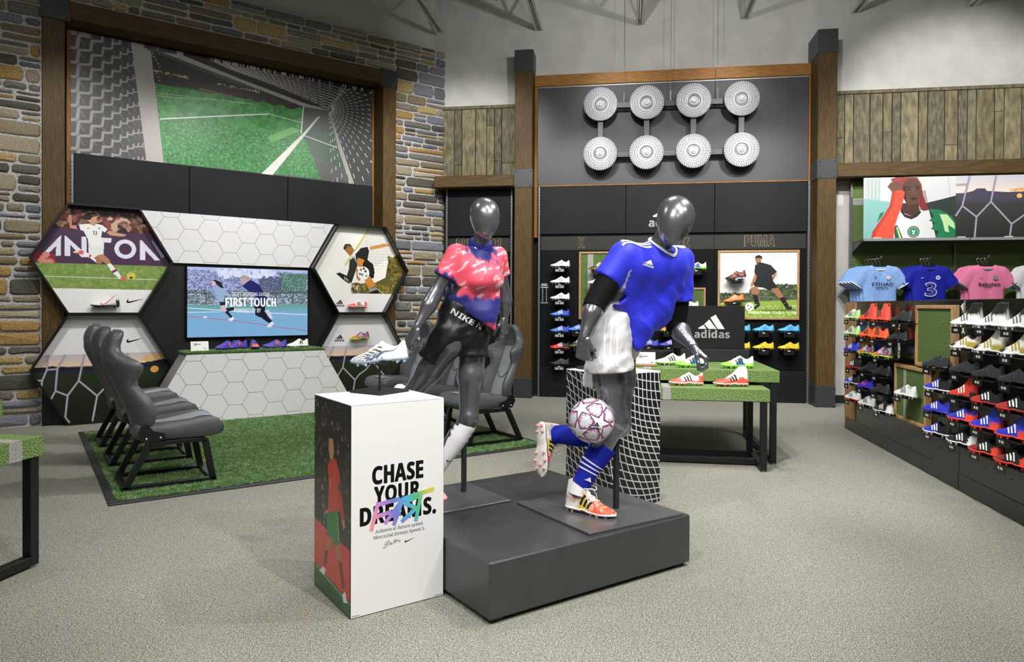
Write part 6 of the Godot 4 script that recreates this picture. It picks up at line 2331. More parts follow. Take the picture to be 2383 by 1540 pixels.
var STYLES := {
	"white": {"up": "dfe1dc", "sole": "cfd2cc", "stripe": "9aa09c", "lining": "3a3c3c", "lace": "eeeeea"},
	"blue_fade": {"up": "2a3fc0", "toe": "4f86d8", "tt": 0.5, "sole": "2d49b8", "stripe": "e4ecf6", "lining": "1a2050"},
	"red_black": {"up": "17171a", "toe": "d2322a", "tt": 0.45, "sole": "d23a2e", "stripe": "f2f2f2"},
	"all_black": {"up": "1b1c1f", "sole": "111114", "stripe": "2d2f33", "lining": "070708", "lace": "232428"},
	"gold_white": {"up": "e9e9e4", "toe": "1c1c1c", "tt": 0.66, "low": "b79b3a", "sole": "b99d3c", "stripe": "b79b3a", "fleck": "2a2a2a"},
	"lime_white": {"up": "eef0ee", "toe": "86d83a", "tt": 0.70, "low": "9be04a", "mid": "3c78b8", "sole": "7ed832", "stripe": "17181a", "lace": "f4f4f4"},
	"mint_white": {"up": "f0f1f0", "low": "b9e0a4", "sole": "a6d890", "stripe": "17181a", "lace": "f6f6f6"},
	"multi": {"up": "2c3a9a", "fleck": "d8562a", "fleck2": "a8c83a", "toe": "c8622c", "sole": "b8d83a", "stripe": "d8dce4"},
	"blue": {"up": "3036b8", "sole": "3a34a0", "stripe": "eef0f8", "lining": "15183c"},
	"sky": {"up": "4ea6dc", "sole": "3f9ad4", "stripe": "3a8cc4", "collar": "16181a", "cy": 0.104, "lining": "16181a", "lace": "8cc8ea"},
	"yellow": {"up": "e6c41c", "sole": "c8a818", "fleck": "b89a14", "collar": "1a1a18", "cy": 0.104, "lining": "16181a", "lace": "ecd860"},
	"black_coral": {"up": "2a1614", "fleck": "b8523a", "sole": "26201e", "stud": "c85a3c"},
	"orange": {"up": "e8792c", "sole": "e0702a", "stripe": "f6d8b8", "lining": "3a1c10", "lace": "f0a060"},
	"violet_orange": {"up": "3a36a2", "toe": "4a3aa6", "sole": "3c3494", "letter": "f0663a", "heel": "3a36a2", "lining": "20206a", "fleck": "4a44b4"},
	"violet_toe": {"up": "3a36a2", "toe": "f0663a", "tt": 0.72, "sole": "3c3494", "letter": "f0663a", "lining": "20206a"},
	"white_n": {"up": "eeeeec", "sole": "e2e2de", "letter": "2a2c44", "lining": "c8c8c8", "lace": "f6f6f6"},
	"phantom": {"la": 0.95, "up": "e6e6e4", "low": "26262a", "heel": "17171a", "th": 0.12, "sole": "2a2a2c", "stud": "18181a", "tick": "d83a6c", "lining": "d8d8d8", "high": true},
	"fire_side": {"up": "f0eeee", "toe": "e8503c", "tt": 0.55, "low": "e85a48", "sole": "e8e4e4", "stud": "e85a48", "stripe": "26181c", "high": true, "lining": "c8c8c8"},
	"fire_low": {"up": "f0eeee", "toe": "ec5a44", "tt": 0.66, "low": "ee6a52", "heel": "f0523c", "th": 0.14, "sole": "eceaea", "stud": "f0583c", "stripe": "2a1a24", "lining": "c8c8c8", "lace": "f4f2f2"},
	"chevron": {"up": "efefef", "chevron": "2c3440", "sole": "8fa0b4", "stud": "a9bcd0", "tick": "5a6a86", "lining": "dcdcdc", "lace": "f4f4f4"},
	"coral": {"up": "ea5546", "sole": "e8503c", "stripe": "2a2a2e", "high": true, "lining": "701c18"},
	"tangerine": {"up": "f0643a", "sole": "ee5c34", "stripe": "2a2626", "lining": "3a1a12", "lace": "f0643a"},
	"slate": {"up": "26282c", "sole": "1e2023", "lining": "101114", "stripe": "303338"},
	"violet_red": {"up": "2f2ab2", "sole": "3a2aa0", "stripe": "e8404a", "lining": "15154a"},
	"white_teal": {"up": "eceeee", "sole": "e0604a", "stripe": "2a7c9a", "lining": "2a5a7a", "lace": "f2f2f2"},
	"white_grey": {"up": "d9dcdc", "sole": "c8cccc", "stripe": "4a4e54", "lining": "15161a", "lace": "3a3c40"},
	"black_white": {"up": "17181a", "heel": "e8e8e8", "th": 0.2, "sole": "e2e2e2", "stripe": "f2f2f2", "lining": "08080a", "lace": "17181a"},
	"sock_white": {"up": "ececec", "collar": "121214", "cy": 0.088, "sole": "e4e4e4", "stripe": "6a6e74", "high": true, "lining": "0a0a0c"},
	"sock_gold": {"up": "e2e4de", "toe": "1d1d1c", "tt": 0.74, "heel": "a89a3c", "th": 0.36, "hy": 0.062, "sole": "ececec", "stripe": "a89a3c", "high": true, "lining": "8a8a86"},
	"low_gold": {"up": "e2e4de", "toe": "1d1d1c", "tt": 0.74, "heel": "a89a3c", "th": 0.36, "hy": 0.062, "sole": "ececec", "stripe": "a89a3c", "lining": "3a3a3a"},
	"sock_red": {"up": "cf3426", "heel": "1a1a1c", "th": 0.2, "hy": 0.06, "sole": "1a1a1c", "stripe": "f2f2f2", "high": true, "lining": "5a1410"},
	"black_red": {"up": "1b1a1c", "toe": "8a2a2a", "tt": 0.66, "heel": "e8432c", "th": 0.22, "hy": 0.07, "sole": "e8432c", "stripe": "f2f2f2", "lining": "0a0a0c", "lace": "17181a"},
	"black_redtoe": {"up": "151517", "toe": "a8322e", "tt": 0.6, "sole": "b8322a", "stripe": "f2f2f2", "lining": "060607", "lace": "151517"},
	"blue_red": {"up": "2c35b4", "heel": "ee4a30", "th": 0.32, "hy": 0.066, "sole": "ee4a30", "stripe": "eef0f8", "lining": "ee4a30", "lace": "2c35b4"},
	"sock_blue_red": {"up": "2434c4", "heel": "ee4a30", "th": 0.32, "hy": 0.07, "sole": "ee4a30", "stripe": "eef0f8", "high": true, "lining": "16206a"},
	"blue_black": {"up": "2c35b4", "heel": "141416", "th": 0.4, "hy": 0.2, "sole": "d8d8dc", "stripe": "eef0f8", "lining": "0a0a0c"},
	"lime_stripe": {"up": "e6ece4", "heel": "b4dc8c", "th": 0.3, "hy": 0.09, "sole": "a8d47c", "stripe": "17181a", "lining": "3a3c3a", "lace": "eef2ee"},
}
var protos := {}

func boot(style: String, at: Transform3D, label: String, group := "") -> Node3D:
	if protos.has(style):
		return dup(protos[style], at, label, group)
	var o := thing("football_boot", label, "boot", at, group)
	boot_parts(o, STYLES[style], style in ["chevron", "fire_low", "fire_side", "lime_white", "mint_white"])
	protos[style] = o
	return o

func ledge(at: Transform3D, label: String, big: bool, rows := 2) -> void:
	var key := "ledge%s%d" % [big, rows]
	if protos.has(key):
		dup(protos[key], at, label, protos[key].get_meta("group"))
		return
	var o := thing("boot_ledge", label, "ledge", at, "small black boot ledges on the gondola" if big else "small black boot ledges on the back wall")
	protos[key] = o
	var b := mat("121214", 0.35)
	var w := mat("d2d2d2", 0.6)
	if big:
		put(o, "plate", slab(-0.13, -0.006, 0.13, 0.0, 0.0, 0.15, 0.002), b)
		put(o, "tag", MB.new().box(Vector3(0.125, 0.046, 0.003), Vector3(-0.06, -0.022, 0.155), 0.001).done(), b, Transform3D())
		var mb := MB.new()
		for s in [[-0.075, 0.018], [-0.052, 0.012], [-0.036, 0.012]]:
			mb.box(Vector3(s[1] * 0.8, 0.016, 0.001), Vector3(s[0], -0.022, 0.157))
		put(o, "tag_print", mb.done(), w)
	else:
		put(o, "plate", slab(-0.11, -0.005, 0.11, 0.0, -0.12, 0.04, 0.002), b)
		var mb := MB.new()
		mb.box(Vector3(0.034, 0.012, 0.001), Vector3(0, -0.014, 0.0405))
		for k in rows:
			for s in 2:
				mb.box(Vector3(0.055, 0.010, 0.001), Vector3(-0.034 + 0.066 * s, -0.034 - 0.018 * k, 0.0405))
		put(o, "tag", slab(-0.07, -0.07, 0.07, -0.004, 0.037, 0.04), b)
		put(o, "tag_print", mb.done(), w)

func shoes() -> void:
	# back wall, left column
	var names := ["white", "white", "white", "blue_fade", "blue_fade", "red_black", "all_black"]
	var lab := ["white boot topmost in the column left of the outlined X", "white boot second in the column left of the outlined X", "white boot third from the top beside the size chart", "blue boot with white stripes, the upper of two in the left column", "blue boot with white stripes, the lower of two in the left column", "red-toed black boot above the black one in the left column", "black boot at the foot of the left column"]
	var ys := [1.865, 1.632, 1.40, 1.165, 0.935, 0.70, 0.468]
	var wall_boots := [[0.312, 0, "", "", 0.0]]
	wall_boots.clear()
	for i in 7:
		wall_boots.append([0.312, ys[i], names[i], lab[i], 0.0])
	wall_boots.append_array([
		[0.86, 1.83, "gold_white", "white boot with black and gold toe on the turf panel's top", 6.0],
		[0.84, 1.62, "white", "white boot hung on the turf panel behind the black sleeve", 0.0],
		[0.56, 0.955, "blue_fade", "blue boot half hidden by the mannequin's right forearm", 0.0],
		[0.58, 0.745, "gold_white", "white and gold boot half hidden behind the mannequin's right fist", 8.0],
		[2.20, 1.825, "lime_white", "white boot with lime sole beside the blue mannequin's left shoulder", 0.0],
		[2.10, 1.29, "white", "white boot mostly hidden at the top edge of the logo box", 0.0],
		[1.834, 0.965, "multi", "many-coloured boot above the blue one beside the black sleeve", 0.0],
		[1.835, 0.755, "blue", "blue boot with white stripes left of the logo box", 0.0],
		[1.56, 0.752, "blue", "blue boot half hidden by the hem of the blue shirt", 0.0],
		[2.79, 0.975, "sky", "sky blue boot half hidden behind the right edge of the logo box", 0.0],
		[3.10, 0.975, "sky", "sky blue boot below the framed player picture, the middle one", 0.0],
		[3.43, 0.975, "sky", "sky blue boot at the right end of its row under the picture", 0.0],
		[2.79, 0.735, "yellow", "yellow boot half hidden behind the right edge of the logo box", 0.0],
		[3.10, 0.735, "yellow", "yellow boot in the bottom row, the middle one", 0.0],
		[3.43, 0.735, "yellow", "yellow boot at the right end of the bottom row", 0.0],
		[2.735, 1.70, "black_coral", "black and coral boot hung on the framed player picture", 10.0],
		[2.71, 1.38, "orange", "orange boot on the lower left of the framed player picture", 8.0]])
	for b in wall_boots:
		boot(b[2], FB * TR(Vector3(b[0], b[1], 0.085), 180.0, 0.0, b[4] * -1.0), b[3])
		ledge(FB * T(b[0], b[1], 0.085), "ledge under the " + String(b[3]), false, 2 if b[0] < 0.4 else 0)
	# turf tables and net pedestal
	for b in [[1.632, 3.58, "mint_white", "white boot with mint sole beside the card on the higher turf table", 0.787, 186.0], [1.80, 3.80, "lime_white", "white boot with lime and blue forefoot partly behind the mannequin's left hand", 0.787, 184.0], [2.185, 3.80, "lime_white", "white boot with lime forefoot at the higher turf table's right", 0.787, 182.0], [1.73, 4.10, "fire_low", "low white boot with orange-red toe and heel on the lower turf table", 0.662, 180.0], [2.09, 4.10, "fire_side", "high-collared white boot with red toe on the lower turf table", 0.662, 184.0]]:
		boot(b[2], FB * TR(Vector3(b[0], b[4], b[1]), b[5]), b[3])
	boot("gold_white", FG * TR(Vector3(2.22, 0.887, -0.68), 215.0), "white and gold boot on the net-patterned pedestal behind the white shorts")
	# counter under the screen
	for b in [[1.735, 0.60, "violet_orange", "violet boot with orange letter, the front one of the pair on the counter", 205.0], [1.86, 0.56, "violet_orange", "violet boot with orange letter, the rear one of the pair on the counter", 195.0], [2.055, 0.60, "violet_toe", "violet boot seen toe-on beside the pair on the counter", 265.0], [2.29, 0.60, "violet_orange", "violet boot lying alone between the toe-on boot and the white shoe", 170.0], [2.57, 0.60, "white_n", "white trainer with a dark letter at the right end of the counter", 190.0]]:
		boot(b[2], FL * TR(Vector3(b[0], 0.796, b[1]), b[4]), b[3])
	# in the hexagons
	boot("phantom", FL * TR(Vector3(0.585, 1.275, 0.075), 180.0), "white high-collared boot with pink tick in the striker hexagon")
	boot("fire_low", FL * TR(Vector3(3.57, 1.275, 0.075), 180.0), "orange-red and white boot in the juggler hexagon")
	boot("multi", FL * TR(Vector3(3.61, 0.84, 0.075), 180.0, 0.0, -6.0), "many-coloured boot in the lower right hexagon")
	# on the printed pedestal
	boot("chevron", Transform3D(Basis.from_euler(Vector3(deg_to_rad(-4.0), deg_to_rad(176.0), deg_to_rad(-6.0))), FG * Vector3(0.285, 1.035, -0.345)), "white boot with dark chevrons and clear studs held up on the thin stand")
	# gondola
	var rows := [1.19, 1.03, 0.865, 0.70, 0.54, 0.38]
	var rw := ["top", "second", "third", "fourth", "fifth", "bottom"]
	var left := [[2.56, 0, "lime_stripe", "white boot with pale green heel topmost on the oak strip"], [2.56, 1, "lime_stripe", "white boot with pale green heel second on the oak strip"], [2.56, 2, "blue", "blue boot with white stripes on the oak strip"], [2.62, 3, "black_redtoe", "black boot with white stripes and red sole on the oak strip"], [2.58, 4, "blue_black", "blue and black boot above the white one on the oak strip"], [2.60, 5, "white_teal", "white boot with teal stripes at the foot of the oak strip"],
		[3.03, 0, "coral", "coral red boot in the top row, the left one of two"], [3.36, 0, "coral", "coral red boot in the top row, the right one of two"], [3.03, 1, "tangerine", "orange boot in the second row, the left one of two"], [3.32, 1, "tangerine", "orange boot in the second row, the right one of two"], [2.99, 2, "multi", "many-coloured boot in the third row, the left one of two"], [3.40, 2, "multi", "many-coloured boot in the third row, the right one of two"], [3.06, 3, "all_black", "black boot in the fourth row, the left one of two"], [3.38, 3, "all_black", "black boot in the fourth row, the right one of two"], [2.98, 4, "violet_red", "violet boot with red stripes in the fifth row"], [3.36, 4, "slate", "dark grey boot beside the violet one in the fifth row"], [3.02, 5, "white_grey", "white and grey boot beside the teal-striped one in the bottom row"], [3.44, 5, "black_white", "black boot with white heel mark beside the white and grey one"],
		[3.84, 0, "slate", "dark grey boot left of the upper framed turf panel"], [3.76, 1, "slate", "dark grey boot above the lower framed turf panel"], [3.93, 4, "white_grey", "white and grey boot hung on the lower framed turf panel"], [4.49, 2, "slate", "dark grey boot at the lower corner of the upper framed turf panel"], [4.53, 3, "blue_black", "blue and black boot, the upper of two beside the framed turf panels"], [4.51, 4, "blue", "blue boot between two blue and black ones beside the framed turf panel"], [4.52, 5, "blue_black", "blue and black boot, the lower of two beside the framed turf panels"]]
	var right := [["sock_white", "sock_white", "sock_white", "sock_white"], ["low_gold", "sock_gold", "sock_gold", "sock_gold"], ["slate", "slate", "slate", "slate"], ["sock_red", "black_redtoe", "black_redtoe", "sock_red"], ["blue_red", "sock_blue_red", "sock_blue_red", "blue_red"], ["black_white", "black_red", "black_red", "black_red"]]
	var what := {"sock_white": "white boot with black sock collar", "low_gold": "low white boot with gold heel", "sock_gold": "high-collared white boot with gold heel", "slate": "dark grey boot", "sock_red": "red boot with high sock collar", "black_redtoe": "black boot with dark red toe", "blue_red": "low blue boot with orange-red heel", "sock_blue_red": "high-collared blue boot with orange-red heel", "black_white": "black boot with white heel", "black_red": "black boot with orange-red heel"}
	for r in 6:
		for c in 4:
			left.append([[4.96, 5.28, 5.60, 5.93][c] - 0.01 * r, r, right[r][c], "%s, %s in the near section's %s row" % [what[right[r][c]], ["first", "second", "third", "fourth"][c], rw[r]]])
	for b in left:
		var x: float = b[0]
		var y: float = rows[b[1]]
		if x > 3.9 and x < 3.95:
			y = 0.585
		var yaw := 180.0 + (9.0 if x < 4.2 else 12.0)
		boot(b[2], FR * TR(Vector3(x, y, 0.11), yaw), b[3])
		ledge(FR * TR(Vector3(x + 0.0, y - 0.001, 0.0)), "ledge under the " + String(b[3]), true)
# ---------------------------------------------------------------- mannequins
func metal_body() -> StandardMaterial3D:
	var m := StandardMaterial3D.new()
	m.albedo_color = Color("787981")
	m.metallic = 0.7
	m.roughness = 0.26
	m.clearcoat_enabled = true
	m.clearcoat = 0.5
	m.clearcoat_roughness = 0.08
	return m

func limb(f: Field, a: Vector3, b: Vector3, ra: float, rb: float) -> void:
	f.bone(a, b, ra, rb)

func mid(a: Vector3, b: Vector3, t := 0.5) -> Vector3:
	return a.lerp(b, t)

func body_mesh(j: Dictionary, s: float, facing: Vector3) -> MB:
	var lo := Vector3.ONE * 1e9
	var hi := -lo
	for k in j:
		if j[k] is Vector3:
			lo = lo.min(j[k])
			hi = hi.max(j[k])
	var f := Field.new(lo - Vector3.ONE * 0.16, hi + Vector3.ONE * 0.16, 0.0105, 75.0)
	var lat: Vector3 = (j.sh_l - j.sh_r).normalized()
	var hl: Vector3 = (j.hip_l - j.hip_r).normalized()
	for q: float in [-1.0, 1.0]:
		f.bone(j.chest + lat * 0.075 * q * s, j.waist + lat * 0.055 * q * s, 0.098 * s, 0.078 * s)
		f.bone(j.waist + lat * 0.05 * q * s, j.pelvis + hl * 0.07 * q * s, 0.078 * s, 0.098 * s)
	f.bone(j.sh_r, j.sh_l, 0.05 * s, 0.05 * s)
	f.bone(mid(j.chest, j.neck, 0.6), j.neck_top, 0.062 * s, 0.051 * s)
	for side in ["r", "l"]:
		var sh: Vector3 = j["sh_" + side]
		var el: Vector3 = j["el_" + side]
		var wr: Vector3 = j["wr_" + side]
		f.bone(sh, el, 0.050 * s, 0.040 * s)
		f.bone(el, mid(el, wr, 0.3), 0.040 * s, 0.042 * s)
		f.bone(mid(el, wr, 0.3), wr, 0.042 * s, 0.027 * s)
		var hp: Vector3 = j["hip_" + side]
		var kn: Vector3 = j["knee_" + side]
		var an: Vector3 = j["ankle_" + side]
		f.bone(hp, mid(hp, kn, 0.45), 0.092 * s, 0.080 * s)
		f.bone(mid(hp, kn, 0.45), kn, 0.080 * s, 0.054 * s)
		f.bone(kn, kn + facing * 0.012, 0.048 * s, 0.044 * s)
		f.bone(kn, an, 0.052 * s, 0.034 * s)
		var calf := mid(kn, an, 0.3) - facing * 0.016
		f.bone(calf, mid(kn, an, 0.62) - facing * 0.006, 0.050 * s, 0.038 * s)
	f.solve()
	var mb := MB.new()
	f.mesh(mb)
	# head: a plain egg without features, its chin set forward over the neck
	var ax: Vector3 = (j.crown - j.chin).normalized()
	var front := (facing - ax * facing.dot(ax)).normalized()
	var side := front.cross(ax)
	var rows := []
	for i in 41:
		var x := -cos(PI * i / 40.0)
		var r: float = j.head_r * sqrt(maxf(1.0 - x * x, 0.0)) * (1.0 + 0.20 * x) / 1.02
		var c: Vector3 = mid(j.chin, j.crown, (x + 1.0) * 0.5) - front * 0.012 * x
		var ring := []
		for k in 48:
			var a := -TAU * k / 48.0
			ring.append(c + side * cos(a) * r - front * sin(a) * r * 1.14)
		rows.append(ring)
	mb.grid(rows, true)
	return mb

func rod_stand(label: String, at: Transform3D, w: float, d: float, foot: Vector3, top: float) -> void:
	var o := thing("mannequin_stand", label, "stand", at)
	put(o, "base_plate", box(Vector3(w, 0.012, d), Vector3(0, 0.006, 0), 0.002), tmat("plate", "55565a", tex.wear, 1.4, 0.3, 0.0, 0.6))
	put(o, "rod", slab(foot.x - 0.012, 0.012, foot.x + 0.012, top, foot.z - 0.012, foot.z + 0.012, 0.002), mat("3c3d40", 0.3, 0.5))

func ring_at(a: Vector3, b: Vector3, t: float, r: float, w: float, mb: MB) -> void:
	var d := (b - a).normalized()
	var c := a.lerp(b, t)
	mb.tube([c - d * w, c - d * w * 0.98, c + d * w * 0.98, c + d * w], [r * 0.97, r, r, r * 0.97], 24, false)

func place_boot(parent: Node, called: String, style: String, ankle: Vector3, fwd: Vector3, up: Vector3) -> Node3D:
	var o := Node3D.new()
	o.name = called
	parent.add_child(o, true)
	var x := fwd.normalized()
	var y := (up - x * up.dot(x)).normalized()
	o.transform = Transform3D(Basis(x, y, x.cross(y)), ankle + x * 0.075 - y * 0.092)
	boot_parts(o, STYLES[style], true)
	return o

func bow(parent: Node, at: Transform3D) -> void:
	var mb := MB.new()
	for s: float in [-1.0, 1.0]:
		var loop := []
		for i in 13:
			var a := PI * i / 12.0
			loop.append(Vector3(-0.02 * sin(a * 2.0) * 0.4, 0.01 + 0.012 * sin(a), s * (0.004 + 0.05 * sin(a) * (0.6 + 0.4 * cos(a)))) + Vector3(0.02 * (1.0 - cos(a)), 0, 0))
		mb.tube(loop, [0.0025], 6)
		mb.tube([Vector3(0, 0.01, 0), Vector3(0.01, 0.008, s * 0.03), Vector3(0.025, -0.02, s * 0.045), Vector3(0.03, -0.05, s * 0.05)], [0.0022], 6)
	put(parent, "lace_bow", mb.done(), mat("f4f2f2", 0.7), at)

func mannequins() -> void:
	STYLES["fire"] = {"up": "f1efef", "toe": "ee5f42", "tt": 0.56, "mid": "e6cf52", "heel": "f1efef", "th": 0.30, "hy": 0.3, "fleck2": "f2b49c", "sole": "f0eceb", "stud": "f4b4a8", "stripe": "17171a", "high": true, "lining": "e0e0e0", "lace": "f6f6f6"}
	STYLES["pink_white"] = {"up": "f2f2f2", "toe": "f0c4cc", "tt": 0.8, "sole": "ee8a98", "stud": "f0788a", "lining": "e0e0e0", "lace": "f6f6f6"}
	man()
	woman()

func man() -> void:
	var j := {
		"pelvis": Vector3(0.509, 1.201, -3.649), "hip_r": Vector3(0.467, 1.127, -3.579), "hip_l": Vector3(0.570, 1.131, -3.719), "knee_r": Vector3(0.538, 0.730, -3.596),
		"ankle_r": Vector3(0.341, 0.363, -3.583), "knee_l": Vector3(0.564, 0.692, -3.695), "ankle_l": Vector3(0.214, 0.633, -3.735), "waist": Vector3(0.552, 1.335, -3.640),
		"chest": Vector3(0.688, 1.500, -3.602), "neck": Vector3(0.751, 1.622, -3.582), "neck_top": Vector3(0.775, 1.682, -3.553), "skull": Vector3(0.824, 1.767, -3.534),
		"jaw": Vector3(0.762, 1.655, -3.493), "sh_r": Vector3(0.552, 1.570, -3.482), "sh_l": Vector3(0.887, 1.565, -3.712), "el_r": Vector3(0.406, 1.333, -3.440),
		"wr_r": Vector3(0.346, 1.162, -3.379), "el_l": Vector3(0.869, 1.218, -3.739), "wr_l": Vector3(0.934, 1.109, -3.618), "ball": Vector3(0.401, 0.747, -3.516),
		"chest_r": Vector3(0.606, 1.513, -3.522), "chest_l": Vector3(0.809, 1.521, -3.642), "waist_r": Vector3(0.544, 1.385, -3.561), "waist_l": Vector3(0.742, 1.343, -3.660),
		"belly": Vector3(0.652, 1.232, -3.599), "tip": Vector3(0.640, 1.128, -3.579), "hem_l": Vector3(0.768, 1.247, -3.660), "cuff_r": Vector3(0.465, 1.446, -3.461),
		"cuff_l": Vector3(0.891, 1.344, -3.720), "hemcut_a": Vector3(0.551, 1.231, -3.599), "hemcut_b": Vector3(0.748, 1.181, -3.619), "sw": Vector3(0.512, 1.313, -3.610),
		"sh": Vector3(0.491, 1.192, -3.579), "st_r": Vector3(0.489, 1.002, -3.558), "st_l": Vector3(0.460, 0.927, -3.707), "cut_r": Vector3(0.489, 0.993, -3.558),
		"cut_l": Vector3(0.420, 0.882, -3.707), "sl_r_end": Vector3(0.385, 1.310, -3.435), "sl_l_end": Vector3(0.869, 1.189, -3.729), "sock_r0": Vector3(0.486, 0.607, -3.595),
		"sock_r1": Vector3(0.352, 0.407, -3.583), "sock_l0": Vector3(0.487, 0.660, -3.705), "sock_l1": Vector3(0.214, 0.633, -3.735),
	}
	var facing := Vector3(0.80, 0, 0.60)
	j.crown = Vector3(0.846, 1.860, -3.500)
	j.chin = Vector3(0.752, 1.620, -3.448)
	j.head_r = 0.083
	var metal := metal_body()
	rod_stand("square steel base plate with upright rod under the blue-shirted mannequin", FG * TR(Vector3(1.335, 0.26, 0.05), -2.0), 0.61, 0.61, Vector3(0.068, 0, 0.062), 0.46)
	var o := thing("male_mannequin", "faceless metallic grey mannequin in blue shirt and white shorts kicking back one leg", "mannequin")
	var mb := body_mesh(j, 1.0, facing)
	hand(mb, j.wr_r, Vector3(-0.06, -1.0, 0.03), Vector3(0.55, 0.0, -0.8), Vector3(0.85, 0.0, 0.5), 0.98, [1.35, 1.55, 1.0], 1.0)
	hand(mb, j.wr_l, Vector3(0.62, -0.62, 0.42), Vector3(-0.62, -0.72, -0.1), Vector3(-0.35, -0.45, 0.82), 0.98, [0.75, 0.95, 0.6], 0.5)
	put(o, "body", mb.done(), metal)
	# shirt
	var f := Field.new(Vector3(0.30, 1.02, -3.98), Vector3(1.08, 1.78, -3.24), 0.0085, 62.0)
	f.bone(j.chest_r, j.waist_r, 0.098, 0.080)
	f.bone(j.waist_r, Vector3(0.512, 1.385, -3.55), 0.078, 0.078)
	f.bone(j.chest_l, j.waist_l, 0.100, 0.095)
	f.bone(mid(j.chest_r, j.chest_l), mid(j.waist_r, j.waist_l), 0.11, 0.09)
	f.bone(j.waist_l, j.belly, 0.088, 0.072)
	f.bone(j.waist_r, j.belly, 0.075, 0.070)
	f.bone(j.belly, j.tip, 0.072, 0.045)
	f.bone(j.waist_l, j.hem_l, 0.085, 0.055)
	f.bone(j.sh_r, j.sh_l, 0.058, 0.058)
	f.bone(mid(j.chest, j.neck, 0.35), j.neck, 0.085, 0.066)
	f.bone(j.sh_r, j.cuff_r + (j.cuff_r - j.sh_r) * 0.25, 0.066, 0.075)
	f.bone(j.sh_l, j.cuff_l + (j.cuff_l - j.sh_l) * 0.25, 0.064, 0.070)
	f.solve()
	var ns := FastNoiseLite.new()
	ns.seed = 21
	ns.frequency = 5.0
	ns.fractal_octaves = 2
	f.ripple(func(p: Vector3) -> float:
		var along := p.x * 0.62 - p.y * 0.78
		var across := p.x * 0.78 + p.y * 0.62
		var low := clampf((1.56 - p.y) * 4.0, 0.12, 1.0)
		return (0.011 * ns.get_noise_3d(along * 0.8, across * 2.6, p.z * 1.2) + 0.005 * ns.get_noise_3d(along * 1.5, across * 5.5, p.z * 2.0)) * low)
	f.clip(j.cuff_r, j.cuff_r - j.sh_r, j.cuff_r, 0.13)
	f.clip(j.cuff_l, j.cuff_l - j.sh_l, j.cuff_l, 0.12)
	f.clip(j.hemcut_a, Vector3(-0.87, -0.5, 0.0), Vector3(0.55, 1.22, -3.6), 0.30)
	f.clip(j.hemcut_b, Vector3(0.66, -0.75, 0.0), Vector3(0.70, 1.18, -3.64), 0.21)
	f.clip(mid(j.neck, j.neck_top, 0.28), j.neck_top - j.neck, j.neck_top, 0.13)
	mb = MB.new()
	var cobalt := Color("2a2fd6").srgb_to_linear()
	var silver := Color("b9bac0").srgb_to_linear()
	var a0: Vector3 = j.sh_r
	var a1: Vector3 = j.cuff_r + (j.cuff_r - j.sh_r) * 0.25
	f.mesh(mb, func(p: Vector3) -> Color:
		var near := Geometry3D.get_closest_point_to_segment(p, a0, a1).distance_to(p)
		if p.y < 1.495 and p.x < 0.575 - (1.486 - p.y) * 0.30 and near > 0.080 and p.y > 1.33:
			return silver
		return cobalt)
	put(o, "shirt", mb.done(true), vmat(0.55, 0.1))
	var white := mat("eeeef2", 0.6)
	# three stripes on each shoulder, ring at the collar, pale side panel
	var strips := MB.new()
	for k in 3:
		var dz := Vector3(0, 0, 0.010 + 0.019 * k)
		for side in ["r", "l"]:
			var sh: Vector3 = j["sh_" + side]
			var up := Vector3(0, 0.07, 0)
			ribbon(f, [mid(j.neck, sh, 0.30) + dz, mid(j.neck, sh, 0.62) + dz, sh + dz, sh + (sh - j.neck).normalized() * 0.02 + dz], 0.013, 0.0025, 6, strips, Vector3(0, -1, 0))
	put(o, "shoulder_stripes", strips.done(), white)
	var ax: Vector3 = (j.neck_top - j.neck).normalized()
	var u := ax.cross(facing).normalized()
	var w := u.cross(ax)
	var ring := []
	for i in 25:
		var a := TAU * i / 24.0
		ring.append(mid(j.neck, j.neck_top, 0.10) + ax * (-0.030 * cos(a) + 0.004) + (u * sin(a) + w * cos(a)) * 0.072)
	put(o, "collar", ribbon(f, ring, 0.016, 0.003, 2).done(), white)
	var toc := Vector3(-0.18, 0.02, 0.98).normalized()
	var lg := Transform3D(Basis.looking_at(-toc, Vector3(0.28, 1, 0)), Vector3(0.634, 1.533, -3.42))
	put(o, "chest_logo", wrap_print(f, print_polys(STRIPED_MARK, 0.054), lg), white)
	put(o, "chest_logo", wrap_print(f, letters("adidas", 0.054, 0.0135, 0.0006, false, true, 0.3), lg * T(0, -0.014, 0)), white)
	# black arm sleeves
	var dark := mat("0d0d10", 0.75, 0.0, 0.3)
	put(o, "arm_sleeve", MB.new().tube([mid(j.sh_r, j.el_r, 0.35), mid(j.sh_r, j.el_r, 0.6), mid(j.sh_r, j.el_r, 0.9), mid(j.el_r, j.wr_r, 0.0), mid(j.el_r, j.wr_r, 0.14)], [0.062, 0.061, 0.059, 0.057, 0.0555], 24).done(), dark)
	put(o, "arm_sleeve", MB.new().tube([mid(j.sh_l, j.el_l, 0.4), mid(j.sh_l, j.el_l, 0.7), mid(j.sh_l, j.el_l, 0.93), mid(j.el_l, j.wr_l, 0.05), mid(j.el_l, j.wr_l, 0.22)], [0.061, 0.060, 0.058, 0.057, 0.0555], 24).done(), dark)
	# shorts
	f = Field.new(Vector3(0.24, 0.84, -3.92), Vector3(0.78, 1.45, -3.36), 0.0085, 60.0)
	f.bone(j.sw, j.sh, 0.098, 0.112)
	f.bone(j.sh, j.st_r, 0.112, 0.116)
	f.bone(j.st_r, j.st_r + Vector3(0.0, -0.05, 0), 0.116, 0.118)
	f.bone(j.hip_l, j.st_l, 0.105, 0.092)
	f.bone(j.pelvis, j.hip_l, 0.11, 0.105)
	f.solve()
